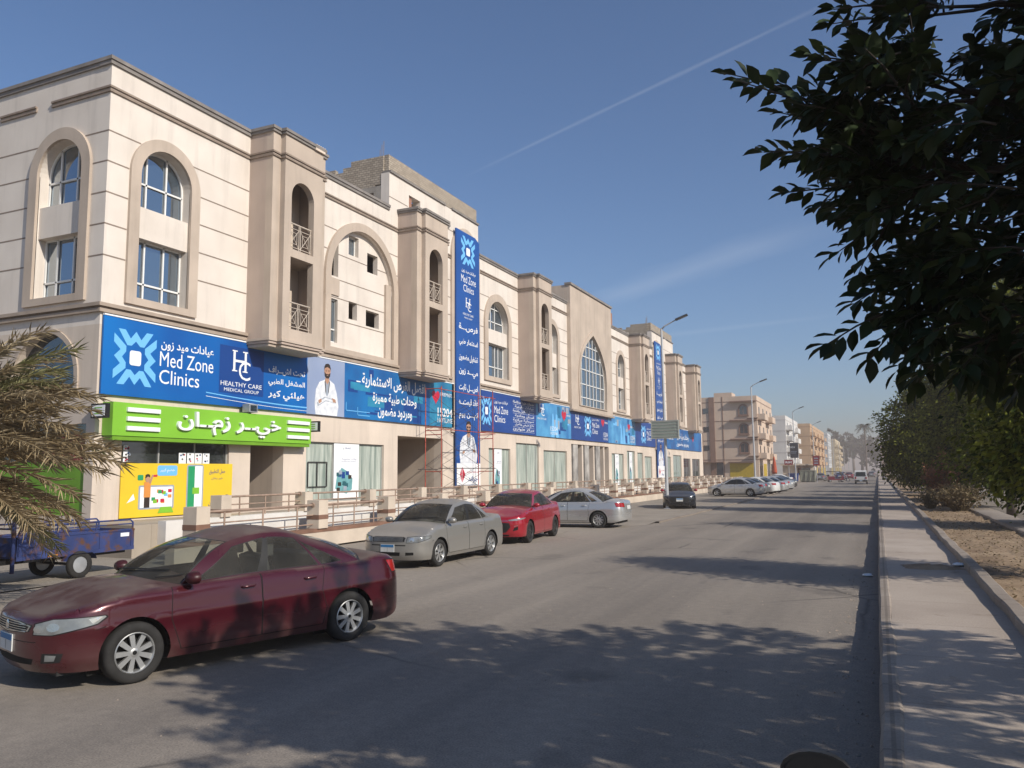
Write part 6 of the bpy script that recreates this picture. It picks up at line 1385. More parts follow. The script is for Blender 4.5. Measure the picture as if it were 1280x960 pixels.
# ---- street trees on the verge
street_tree('street_tree', (3.5,16.5,.3), [(0,0,3.2,1.9,1.5,1.8),(.3,.2,4.3,1.3,1.2,1.4),(-.2,.1,2.2,1.65,1.4,1.0),(.2,.1,5.2,.7,.7,.8)], 24000, .125, 'bushy street tree nearest on the verge, reaching in at the right edge', 2.2, .16, 21)
street_tree('street_tree', (5.3,30.0,.3), [(0,0,3.4,2.1,2.4,2.4),(.6,.3,5.6,1.7,1.8,1.9),(-.6,-.3,1.7,1.7,1.7,1.2),(.5,.2,1.3,2.0,2.0,.9)], 26000, .165, 'dark green street tree by the pale kerb, just behind the nearest verge tree', 2.2, .17, 22)
street_tree('street_tree', (5.4,42.5,.3), [(0,0,5.0,2.6,2.4,3.4),(.6,-.3,8.4,2.1,1.9,2.4),(-.7,.2,2.4,1.8,1.7,1.6),(1.4,.5,3,1.7,1.8,2)], 30000, .19, 'dark green street tree directly behind the dry reddish bush', 2.6, .18, 23)
street_tree('street_tree', (7.6,51.0,.3), [(0,0,6.4,3,3,4.0),(.6,-.3,10.4,2.4,2.2,2.6),(-.9,.2,2.6,2,2,1.8)], 26000, .22, 'tall dark street tree set back beyond the far kerb', 3, .2, 24)
street_tree('street_tree', (4.9,55.0,.3), [(0,0,5.6,2.4,2.4,3.4),(.4,.1,8.6,2.0,1.9,2.3),(-.5,.2,2.2,2.0,2,1.6)], 27000, .21, 'dark green street tree between the reddish bush and the rounded sunlit tree', 3, .19, 26)
street_tree('street_tree', (3.2,63.0,.3), [(0,0,4.8,3.0,2.9,2.9),(.5,-.3,6.8,2.2,2.1,1.9),(-.7,.2,2.4,2.3,2.3,1.8),(.8,.5,1.6,2.0,2.0,1.3),(-.5,-.6,3.4,2.9,2.4,1.9)], 31000, .215, 'rounded sunlit street tree overhanging the pavement, leftmost of the verge trees', 2.6, .2, 25)
for i, (x, y, s) in enumerate(((4.8,82,1.0),(4.2,104,.95),(4.4,130,1.0),(4.2,160,1.0),(9.0,70,1.3))):
    street_tree('street_tree', (x,y,.3), [(0,0,3.9*s,2.9*s,2.9*s,2.5*s),(.5,-.3,5.9*s,2*s,2*s,1.6*s),(-.6,.2,2.0*s,2.2*s,2.2*s,1.6*s)], 5000, .34, ['street tree mostly hidden behind the rounded leftmost verge tree','street tree farther back in the verge row','street tree far along the verge row','farthest street tree of the verge row','tall street tree set back behind the rounded verge tree'][i], 2.4, .2, 30+i)
# ---- dry bushes on the verge
def dry_bush(loc, h, r, label, mat, n, seed, nst=40):
    g = np.random.default_rng(seed); rr = random.Random(seed); T = empty('dry_bush', loc, 0, label, 'bush'); b = MB(); P = []; D = []
    for _ in range(nst):
        a = rr.uniform(0, 6.28); q = rr.random()**.6*r; e = Vector((q*math.cos(a), q*math.sin(a), h*rr.uniform(.45,1)*(1-.35*q/r))); s = Vector((e.x*.15, e.y*.15, -.1)); m_ = s.lerp(e,.55)+Vector((0,0,.12*h)); b.tube([tuple(s), tuple(m_), tuple(e)], [.022,.014,.005], 5)
        for k in range(n//nst):
            t = rr.uniform(.35,1); p = s.lerp(m_, t*2) if t < .5 else m_.lerp(e, t*2-1); P.append(tuple(p+Vector((rr.gauss(0,.12), rr.gauss(0,.12), rr.gauss(0,.12))))); D.append((rr.uniform(-1,1), rr.uniform(-1,1), rr.uniform(-.9,.4)))
    b.build('stems', M['leaf_dry'] if mat == 'leaf_dry' else M['bark'], T); leaf_mesh('leaves', P, D, rvec(g, len(P))+np.array([0,0,.6]), g.uniform(.08,.17,len(P)), .45, M[mat], T)
dry_bush((3.0,45.5,.25), 3.2, 1.15, 'tall dry bush with reddish brown leaves on the verge', 'leaf_red', 2600, 41, 60)
dry_bush((3.2,41.0,.25), 1.5, 1.3, 'low straw coloured brush at the foot of the reddish bush', 'leaf_dry', 1800, 42, 110)
dry_bush((2.2,43.5,.25), 1.1, .7, 'small straw coloured tuft on the verge nearest the pavement', 'leaf_dry', 700, 43, 60)
# fallen leaves and grit on the verge and in the gutter
g = np.random.default_rng(5); n = 2600; Y = g.uniform(7, 40, n)**1.0; X_ = g.uniform(1.68, 3.6, n); leaf_o = leaf_mesh('fallen_leaves', np.stack([X_, Y, np.full(n, .285)+g.uniform(0,.02,n)], 1), np.stack([g.normal(size=n), g.normal(size=n), g.normal(size=n)*.2], 1), np.array([0,0,1])+g.normal(size=(n,3))*.35, g.uniform(.04,.09,n), .5, M['leaf_dry']); tag(leaf_o, 'dry fallen leaves scattered over the sandy verge', 'leaf litter', kind='stuff')
# ---- half dry date palm at the left
def palm():
    T = empty('palm_tree', (-14.3,7.6,0), 0, 'half dry date palm with drooping straw fronds at the left edge', 'palm'); g = random.Random(77); gn = np.random.default_rng(77)
    b = MB(); b.tube([(0,0,-.1),(.02,0,.7),(.05,.05,1.7),(.08,.05,2.35)], [.24,.22,.24,.2], 12)
    for i in range(60): a = i*2.4; z = .1+2.2*i/60; b.obox((.23*math.cos(a)+.04, .23*math.sin(a), z), Vector((math.cos(a), math.sin(a), .9)).normalized(), Vector((-math.sin(a), math.cos(a), 0)), Vector((-.9*math.cos(a), -.9*math.sin(a), 1)).normalized(), .06, .07, .03)
    b.build('trunk', M['bark'], T); c = Vector((.08,.05,2.35))
    fr = []
    for i in range(46):
        az = R(g.uniform(-35, 95)) if i < 34 else g.uniform(0, 6.28); el = R(g.uniform(-12, 62)) if -40 < math.degrees(az) < 70 else R(g.uniform(-30, 62)); fr.append((az, el, g.uniform(2.7, 3.7)))
    fr += [(R(8),R(28),3.9),(R(15),R(45),3.4),(R(25),R(12),4.0),(R(10),R(4),3.9),(R(30),R(66),3.5),(R(40),R(58),3.6),(R(12),R(60),3.4),(R(5),R(36),3.9),(R(20),R(34),3.8),(R(2),R(20),4.1),(R(18),R(10),3.9)]
    for i, (az, el, ln) in enumerate(fr):
        h = Vector((math.cos(az), math.sin(az), 0)); p = c.copy(); e = el; pts = []; nseg = 14; sag = R(44)/nseg*(1.2 if el > .3 else .75)
        for k in range(nseg+1):
            pts.append(p.copy()); p = p+(h*math.cos(e)+Vector((0,0,math.sin(e))))*ln*.90/nseg; e -= sag*(.5+k/nseg*1.1)
        pts = [Vector((q.x, q.y, max(q.z, .12+.02*k))) for k, q in enumerate(pts)]
        b = MB(); b.tube([tuple(q) for q in pts], [.022-.017*k/nseg for k in range(nseg+1)], 5); P = []; D = []; N_ = []; L_ = []
        nl = 88
        for k in range(nl):
            t = .16+.84*k/nl; q = t*nseg; j = min(nseg-1, int(q)); pp = pts[j].lerp(pts[j+1], q-j); ax = (pts[j+1]-pts[j]).normalized(); sd = ax.cross(Vector((0,0,1)))
            sd = sd.normalized() if sd.length > .01 else Vector((1,0,0)); up = sd.cross(ax)
            for s in (-1, 1):
                v = (ax*g.uniform(.6,1.15)+sd*s*g.uniform(.5,1.0)+up*g.uniform(-.5,.6)+Vector((g.uniform(-.25,.25),g.uniform(-.25,.25),g.uniform(-.3,.15)))).normalized(); P.append(tuple(pp)); D.append(tuple(v)); N_.append(tuple(up+sd*s*.3)); L_.append(g.uniform(.28,.50)*(1-.55*abs(t-.5)))
        f = b.build('frond', M['palm_rib'], T, fix=False); leaf_mesh('leaflets', P, D, N_, L_, .048, M['palm_dry'] if g.random() < .72 else M['palm_green'], f)
M['palm_rib'] = pmat('palm_midrib', (0.20,0.15,0.08), 0.8, 0.2, 4); M['palm_dry'] = leafmat('dry_palm_leaflet', (0.30,0.225,0.125), (0.60,0.49,0.31), 0.35, 2.0, 0.6); M['palm_green'] = leafmat('green_palm_leaflet', (0.20,0.20,0.085), (0.38,0.36,0.17), 0.35, 2.0, 0.5)
palm()
# ---- distant trees
def far_tree(name, loc, s, label, seed, group='trees at the end of the street'):
    rr = random.Random(seed); bl = [(rr.uniform(-.4,.4)*s, rr.uniform(-.3,.3)*s, s*rr.uniform(.5,1.15), s*rr.uniform(.35,.6), s*.5, s*rr.uniform(.3,.5)) for _ in range(5)]
    return street_tree(name, loc, bl, 2600, s*.11, label, s*.5, s*.05, seed, group, 'leaf_d')
for i, (x, y, s) in enumerate(((-32,470,13),(-20,480,16),(-8,500,15),(4,520,14),(-44,500,14),(-14,560,17),(14,430,12),(24,380,11),(34,470,13))): far_tree('distant_tree', (x,y,0), s, 'hazy dark tree closing the far end of the street', 60+i)
def far_palm(x, y, h, lab):
    T = empty('tall_palm', (x,y,0), 0, lab, 'palm'); b = MB(); b.tube([(0,0,0),(.2,0,h*.5),(0,0,h)], [.35,.28,.25], 8); b.build('trunk', M['bark'], T); g = np.random.default_rng(3); P = []; D = []; L_ = []
    for i in range(34):
        a = i*2.4; e = g.uniform(-.7, 1.0)
        for k in range(14): t = k/13; P.append((math.cos(a)*math.cos(e)*3.0*t, math.sin(a)*math.cos(e)*3.0*t, h+math.sin(e)*3*t-1.6*t*t)); D.append((math.cos(a)+g.normal()*.5, math.sin(a)+g.normal()*.5, -.5)); L_.append(1.1)
    leaf_mesh('crown', P, D, np.tile([0.,0.,1.], (len(P),1))+g.normal(size=(len(P),3))*.3, L_, .3, M['leaf_d'], T)
far_palm(-4.1,350,19.5,'tall thin palm rising above the hazy trees at the street end')
# ================================================================ street lamps and signs
def lamp_proto(x, y, label):
    T = empty('street_lamp', (x,y,.045), 0, label, 'street lamp', 'lamps along the left kerb')
    b = MB(); b.tube([(0,0,0),(0,0,3),(-.03,0,7),(-.05,0,10.15)], [.10,.085,.07,.055], 12); b.box(-.17,.17,-.17,.17,0,.03); b.build('pole', M['lampgrey'], T, smooth=True, angle=40)
    b = MB(); b.tube([(-.05,0,10.1),(.15,0,10.28),(.55,0,10.47),(.85,0,10.6)], [.05,.04,.035,.032], 8); b.build('arm', M['lampgrey'], T, smooth=True)
    b = MB(); d = Vector((.94,0,.33)).normalized(); b.obox((1.12,0,10.70), d, (0,1,0), d.cross(Vector((0,1,0))), .36, .13, .045); b.build('lamp_head', M['darkhead'], T)
    b = MB(); b.obox((1.14,0,10.70), d, (0,1,0), d.cross(Vector((0,1,0))), .26, .10, .0); b.v = [(p[0]+.016, p[1], p[2]-.048) for p in b.v]; b.build('lens', M['ink_w'], T)
    b = MB(); b.box(-.085,.0,-.105,-.09,1.0,1.45); b.build('hatch', M['lampgrey'], T)
    return T
M['darkhead'] = pmat('dark_lamp_head', (0.06,0.062,0.065), 0.5, 0.1, 3)
LX = -10.75
L0 = lamp_proto(LX, 44.45, 'grey street lamp nearest, carrying the slatted green sign')
for i, (x, y, lab) in enumerate(((LX, 80, 'grey street lamp second along, in front of the tan apartment block'), (-10.4, 118, 'grey street lamp third along, carrying a dark billboard'), (-10.4, 155, 'grey street lamp fourth along the left kerb'), (-10.4, 190, 'grey street lamp fifth along the left kerb'), (-10.4, 226, 'far grey street lamp beyond the orange block'), (-10.4, 262, 'far grey street lamp seventh along the kerb'), (-10.4, 300, 'far grey street lamp before the yellowish house'), (-10.4, 345, 'far grey street lamp ninth along the kerb'), (-10.4, 395, 'farthest visible grey street lamp'))):
    c = copy_tree(L0); c.location = (x, y, .045 if y < 140 else 0); c['label'] = lab
T = empty('slatted_sign', (LX, 44.3, 3.9), 0, 'pale green sign with horizontal slats on the nearest lamp post', 'sign'); WORLD_PARENTS.add(T.name)
M['signgreen'] = pmat('faded_green_sign', (0.34,0.35,0.31), 0.6, 0.15, 1.2); M['signpale'] = pmat('pale_sign_face', (0.25,0.29,0.255), 0.6, 0.1, 2)
b = MB(); b.box(-11.48,-9.95,44.22,44.34,3.95,4.93,0); b.build('panel', M['signpale'], T)
b = MB()
for z in (4.05,4.22,4.39,4.56,4.73,4.88): b.box(-11.46,-9.97,44.205,44.219,z-.02,z+.02)
b.build('slat', M['signgreen'], T)
b = MB()
for a in ((-11.5,-11.44,3.93,4.95),(-9.99,-9.93,3.93,4.95)): b.box(a[0],a[1],44.20,44.36,a[2],a[3])
for a in ((3.93,3.98),(4.9,4.95)): b.box(-11.44,-9.99,44.20,44.36,a[0],a[1])
b.build('sign_frame', M['signgreen'], T)
b = MB(); b.box(-10.85,-10.66,44.36,44.44,4.1,4.2); b.box(-10.85,-10.66,44.36,44.44,4.7,4.8); b.build('clamp', M['steel'], T)
T = empty('billboard', (-10.4,117.8,3.7), 0, 'dark grey billboard fixed to the third lamp post', 'billboard'); WORLD_PARENTS.add(T.name)
M['bboard'] = pmat('dark_grey_billboard', (0.05,0.055,0.065), 0.4, 0.4, 1.5)
b = MB(); b.box(-11.0,-9.9,117.72,117.86,3.75,5.85); b.build('panel', M['bboard'], T); b = MB(); put_text(b, 'NEW', fy(117.72), -10.9, -10.3, 5.1, 5.35, .003); quad(b, fy(117.72), -10.9, -10.1, 4.6, 4.66, .003, 7); quad(b, fy(117.72), -10.9, -10.2, 4.4, 4.46, .003, 7); face(T, b, 'lettering')
def post_sign(name, x, y, w, z0, z1, mat, label, txt=None):
    T = empty(name, (x,y,0), 0, label, 'sign'); b = MB(); b.tube([(0,.08,0),(0,.08,z1)], .045, 8); b.build('post', M['lampgrey'], T); b = MB(); b.box(-w/2,w/2,-.06,.03,z0,z1); b.build('panel', M[mat], T)
    b = MB()
    if txt: put_text(b, txt, fy(-.06), -w*.36, w*.36, z0+.3*(z1-z0), z0+.7*(z1-z0), .004, 0, .03)
    else:
        for i in range(3): quad(b, fy(-.06), -w*.3, w*.3, z0+(z1-z0)*(.2+.25*i), z0+(z1-z0)*(.3+.25*i), .004, 7)
    b.build('lettering', INKS, T, fix=False); return T
M['redsign'] = pmat('dark_red_sign', (0.22,0.025,0.03), 0.5, 0.15, 2)
post_sign('shop_sign', -12.9, 135, 1.3, 2.9, 3.7, 'redsign', 'small red sign with white letters left of the dark billboard', 'RIM'); post_sign('shop_sign', -9.1, 140, 1.0, 2.75, 4.35, 'redsign', 'dark red upright sign on a post right of the billboard')
# ================================================================ blocks of flats further down
def block(name, label, xf, y0, y1, depth, z1, wallc, floors, balc=True, front_cols=4, side_cols=2, trimc=None, seed=0, roofmess=True, z0=3.4):
    rr = random.Random(seed); T = empty(name, (xf-depth/2, (y0+y1)/2, 0), 0, label, 'building'); WORLD_PARENTS.add(T.name)
    wm = pmat(name+'_wall', wallc, 0.9, 0.10, 0.35, fine=.04, bs=8); tm = pmat(name+'_trim', trimc or tuple(c*.7 for c in wallc), 0.9, 0.1, 1)
    b = MB(); b.box(xf-depth, xf, y0, y1, 0, z1-.9, 0); b.box(xf-depth, xf-depth+.2, y0, y1, z1-.899, z1, 0); b.box(xf-.2, xf, y0, y1, z1-.899, z1, 0); b.box(xf-depth+.2, xf-.2, y0, y0+.2, z1-.899, z1, 0); b.box(xf-depth+.2, xf-.2, y1-.2, y1, z1-.899, z1, 0)
    fh = (z1-.9-z0)/floors
    for k in range(floors+1): z = z0+fh*k; b.box(xf-depth-.04, xf+.04, y0-.04, y1+.04, z-.05, z+.05, 1)
    b.build('wall', [wm, tm], T)
    wf = MB(); wf.box(-.02,.03,-.6,.6,-.75,.75,0); wf.box(.031,.04,-.52,-.03,-.67,.67,1); wf.box(.031,.04,.03,.52,-.67,.67,1)
    me = None
    def win(x, y, z, rz, s=1.0):
        nonlocal me
        if me is None: o = wf.build('window', [tm, M['darkwin']], T); me = o.data
        else: o = bpy.data.objects.new('window', me); COL.objects.link(o); o.parent = T; o.matrix_parent_inverse = Matrix.Translation(-T.location)
        o.location = (x,y,z); o.rotation_euler = (0,0,rz); o.scale = (1,s,s)
    for k in range(floors):
        z = z0+fh*(k+.5)
        for i in range(front_cols): win(xf, y0+(y1-y0)*(i+.5)/front_cols, z, 0)
        for i in range(side_cols): win(xf-depth*(i+.5)/side_cols*.8-1, y0, z, R(-90), .9)
        if balc:
            for i in range(front_cols):
                if (i+k*0) % 2 == 0:
                    yc = y0+(y1-y0)*(i+.5)/front_cols; q = MB(); w = (y1-y0)/front_cols*.42; q.box(xf+.02, xf+1.25, yc-w, yc+w, z-fh*.5+.06, z-fh*.5+.2, 0); q.box(xf+1.13, xf+1.25, yc-w, yc+w, z-fh*.5+.2, z-fh*.5+1.1, 0)
                    for s in (-1, 1): q.box(xf+.02, xf+1.129, yc+s*w-.06, yc+s*w+.06, z-fh*.5+.2, z-fh*.5+1.1, 0)
                    q.build('balcony', [wm], T)
    q = MB()
    for i in range(max(2, front_cols)):
        y = y0+(y1-y0)*(i+.5)/max(2, front_cols); w = (y1-y0)/max(2, front_cols)*.38; q.box(xf+.01, xf+.05, y-w, y+w, .1, z0-.7, rr.choice((0,0,1)))
    q.build('shop_front', [M['darkwin'], M['shutter']], T)
    if roofmess:
        q = MB(); c = (xf-depth*.5, (y0+y1)/2); q.box(c[0]-1.6, c[0]+1.6, c[1]-2, c[1]+2, z1-.9, z1+1.5, 0); q.build('stair_head', [wm], T)
        for i in range(2): q = MB(); x, y = xf-1.5-rr.random()*4, y0+1.5+rr.random()*(y1-y0-3); q.lathe([(.001,0),(.5,0),(.55,.5),(.5,1.0),(.001,1.1)], (x,y,z1-.9), (0,0,1), 10); q.build('water_tank', M['lampgrey'], T)
    return T, wm, tm
M['darkwin'] = windowglass('far_window_glass', (0.03,0.033,0.035), 0.10); M['shutter'] = pmat('yellow_shutter', (0.42,0.30,0.02), 0.6, 0.12, 2)
T, wm, tm = block('apartment_block', 'tan four storey apartment block with brown pilasters behind the long building', -18.1, 140, 161, 14, 14.7, (0.54,0.42,0.325), 3, True, 4, 0, (0.21,0.13,0.10), 1, z0=3.9)
ym = fy(140)
b = MB()
for x0, x1 in ((-28.0,-27.3),(-26.1,-25.2),(-23.9+.0,-23.75)): b.prism(rect(x0, x1, 0.05, 14.7), ym, 0, .16 if x1-x0 > .3 else .05, 0)
t = [(-29.9, 3.9), (-29.5, 3.9), (-29.5, 11.4)] + [(-29.5+1.3*(1-math.cos(math.pi/2*i/8))*0+ -0.0, 11.4) for i in range(0)]
b.prism([(-31.5,12.6),(-29.2,12.2),(-28.6,11.0),(-28.6,.1),(-28.9,.1),(-28.9,10.9),(-29.4,11.9),(-31.5,12.3)], ym, 0, .10, 0)
b.build('pilaster', [tm], T)
for k, z in enumerate((5.9, 9.1, 12.3)):
    b = MB(); b.prism(rect(-22.6, -18.2, z+1.35, z+1.55), ym, 0, .62, 0); b.prism(rect(-19.7, -17.9, z-1.5, z-1.38), ym, 0, .65, 0); b.build('hood_slab', [tm], T)
    b = MB(); b.prism(arch(-20.35, .85, z-.95, z+.15, 14), ym, 0, .10, 0, [arch(-20.35, .62, z-.75, z+.15, 14)]); b.prism(rect(-21.3, -19.4, z-1.06, z-.951), ym, 0, .2, 0); b.build('arch_surround', [tm], T)
    b = MB(); b.prism(arch(-20.35, .62, z-.75, z+.15, 14), ym, 0, .03, 0); b.prism(rect(-20.39,-20.31,z-.75,z+.7), ym, .03, .06, 1); b.build('window', [M['darkwin'], tm], T)
    for x in (-26.7, -30.6):
        b = MB(); b.prism(rect(x-.45, x+.45, z-.4, z+.5), ym, 0, .05, 0); b.build('window', [M['darkwin']], T)
b = MB(); b.prism(rect(-22.9, -19.0, .2, 3.3), ym, 0, .05, 0); b.build('shutter', [M['shutter']], T)
b = MB(); b.prism(rect(-28.6+.05, -27.4+.0, .2, 3.2), ym, 0, .17, 0); b.build('shutter', [M['shutter']], T)
b = MB(); b.prism(rect(-25.1, -24.0, .2, 3.4), ym, 0, .06, 0); b.build('shop_front', [M['darkwin']], T)
b = MB(); b.prism(rect(-27.2, -23.8, 3.45, 3.6), ym, 0, 1.0, 0); b.prism(rect(-23.0, -18.9, 3.42, 3.56), ym, 0, .8, 0); b.build('canopy', [tm], T)
block('white_apartment_house', 'white balconied apartment house right of the tan block', -17.0, 175, 203, 12, 13.4, (0.62,0.60,0.57), 4, True, 4, 2, (0.50,0.48,0.46), 2)
block('orange_apartment_house', 'orange tan apartment house beyond the white one', -16.6, 237, 300, 16, 14.9, (0.50,0.335,0.20), 4, True, 8, 2, (0.30,0.17,0.10), 3)
block('grey_office_house', 'narrow grey white house with dark upper windows beyond the orange one', -16.0, 312, 334, 12, 15.2, (0.52,0.53,0.53), 4, False, 4, 2, (0.2,0.22,0.24), 4)
block('yellowish_house', 'pale yellow house farthest along the left side', -15.0, 345, 392, 14, 14.2, (0.55,0.46,0.31), 4, True, 6, 2, None, 5)
block('cream_corner_house', 'low cream house past the yellow one at the street end', -17.0, 405, 450, 14, 12.0, (0.5,0.42,0.32), 3, True, 4, 2, None, 6)
block('distant_villa', 'small pinkish villa half hidden in the trees at the street end', 18, 470, 490, 16, 15.0, (0.5,0.36,0.28), 3, False, 3, 3, None, 7)
# low kiosk and skips
T = empty('kiosk', (-13.0,158,0), 0, 'low cream kiosk with dark opening before the orange house', 'kiosk'); b = MB(); b.box(-3,2.4,-2,4,0,2.9,0); b.box(-3.3,2.8,-2.6,4.3,2.901,3.15,0); b.build('wall', M['twall'], T); b = MB(); b.box(-.4,1.8,-2.04,-1.99,1.2,2.5); b.build('hatch', M['darkwin'], T); b = MB(); b.box(-.6,2.0,-2.7,-2.001,2.55,2.63); b.build('awning', M['stripe'], T)
M['skipgreen'] = pmat('dull_green_grey_steel', (0.24,0.25,0.20), 0.7, 0.2, 1.5); M['bluesteel'] = pmat('blue_steel', (0.02,0.06,0.24), 0.5, 0.2, 2)
def skip(x, y, w, d, h, mat, label):
    T = empty('skip_container', (x,y,0), 0, label, 'skip'); b = MB(); b.add([(-w/2+.1,-d/2+.15,.12),(w/2-.1,-d/2+.15,.12),(w/2-.1,d/2-.15,.12),(-w/2+.1,d/2-.15,.12),(-w/2,-d/2,h),(w/2,-d/2,h),(w/2,d/2,h),(-w/2,d/2,h)], [(0,3,2,1),(0,1,5,4),(1,2,6,5),(2,3,7,6),(3,0,4,7)], 0); b.build('body', mat, T)
    b = MB(); b.box(-w/2-.05,w/2+.05,-d/2-.05,-d/2+.03,h-.1,h); b.box(-w/2-.05,w/2+.05,d/2-.03,d/2+.05,h-.1,h)
    for i in range(4): u = -w/2+.2+(w-.4)*i/3; b.box(u-.04,u+.04,-d/2-.04,-d/2+.1,.3,h-.1)
    b.build('rib', mat, T); b = MB(); b.box(-w/2+.2,w/2-.2,-d/2+.2,d/2-.2,0,.119); b.build('runner', M['black'], T)
skip(-10.9, 146, 2.6, 1.8, 2.0, M['skipgreen'], 'dull green grey skip container at the left kerb'); skip(-13.6, 150, 1.6, 1.4, 1.5, M['bluesteel'], 'blue skip container left of the grey one')
# a closed orange parasol by the tan block
T = empty('closed_parasol', (-15.0,134,0), 0, 'tall closed orange red parasol by the tan block shops', 'parasol'); b = MB(); b.tube([(0,0,0),(0,0,4.5)], .05, 8); b.build('pole', M['steel'], T); b = MB(); b.lathe([(.02,4.45),(.14,4.0),(.30,3.0),(.42,1.9),(.36,1.5),(.2,1.6)], (0,0,0), (0,0,1), 14); b.build('canopy', M['orangecloth'] if 'orangecloth' in M else pmat('orange_red_cloth', (0.42,0.075,0.03), 0.9, 0.15, 3), T, smooth=True); b = MB(); b.lathe([(.001,.3),(.35,.28),(.4,0)], (0,0,0), (0,0,1), 12); b.build('base', M['conc'], T)
# ================================================================ van, tuk-tuk, people
def van(x, y, label):
    T = empty('delivery_van', (x,y,0), R(90), label, 'van'); M['vanw'] = paintmat('van_white_paint', (0.60,0.60,0.58), 0.3, 0.35, 0.0, 0.5)
    prof = [(-2.1,.35),(2.0,.35),(2.1,.6),(2.08,.95),(1.75,1.1),(1.25,1.80),(1.05,1.92),(-1.9,1.95),(-2.08,1.85),(-2.14,1.0)]; b = MB(); sec = []
    ys = [(-.84,0),(-.80,.03),(.80,.03),(.84,0)]
    b.prism(prof, lambda u, v, d: (u, d*(1-.10*max(0, v-1)), v), -.82, .82, 0); o = b.build('body', M['vanw'], T); bv = o.modifiers.new('soft', 'BEVEL'); bv.width = .07; bv.segments = 3; bv.limit_method = 'ANGLE'
    b = MB(); b.add([(-2.165,-.66,1.12),(-2.165,.66,1.12),(-2.14,.60,1.72),(-2.14,-.60,1.72)], [(0,1,2,3)]); b.build('rear_window', M['cglass_d'], T)
    b = MB(); b.add([(1.80,-.68,1.12),(1.80,.68,1.12),(1.34,.62,1.78),(1.34,-.62,1.78)], [(0,1,2,3)]); b.build('windscreen', M['cglass_d'], T)
    for s in (-1, 1):
        b = MB(); b.box(-2.18,-2.12,s*.68-.07,s*.68+.07,.75,1.05); b.build('tail_light', M['tail'], T); b = MB(); b.box(2.06,2.13,s*.62-.14,s*.62+.14,.68,.86); b.build('headlight', M['lens'], T)
        b = MB(); b.box(1.2,1.3,s*.9-.08,s*.9+.08,1.2,1.42); b.build('mirror', M['trim'], T)
        for q0, q1 in ((-.3,.9),(-1.75,-.42)): b = MB(); b.add([(q0,s*.826,1.12),(q1,s*.826,1.12),(q1-.25,s*.762,1.72),(q0,s*.762,1.72)], [(0,1,2,3)]); b.build('side_window', M['cglass_d'], T)
        for ax in (-1.3, 1.35):
            w = empty('wheel', (ax, s*.74, .30)); w.parent = T; b = MB(); b.lathe([(.19,-.08),(.29,-.09),(.30,0),(.29,.09),(.19,.08)], (0,0,0), (0,1,0), 20); b.build('tyre', M['rubber'], w); b = MB(); b.lathe([(.001,-.06),(.19,-.07),(.19,.07),(.001,.06)], (0,0,0), (0,1,0), 16); b.build('rim', M['alloy'], w)
    b = MB(); b.box(-2.22,-2.1,-.82,.82,.38,.60); b.build('bumper', M['trim'], T); plate(T, -2.225, .5, -1)
van(-2.25, 126, 'white delivery van driving away in the right lane')
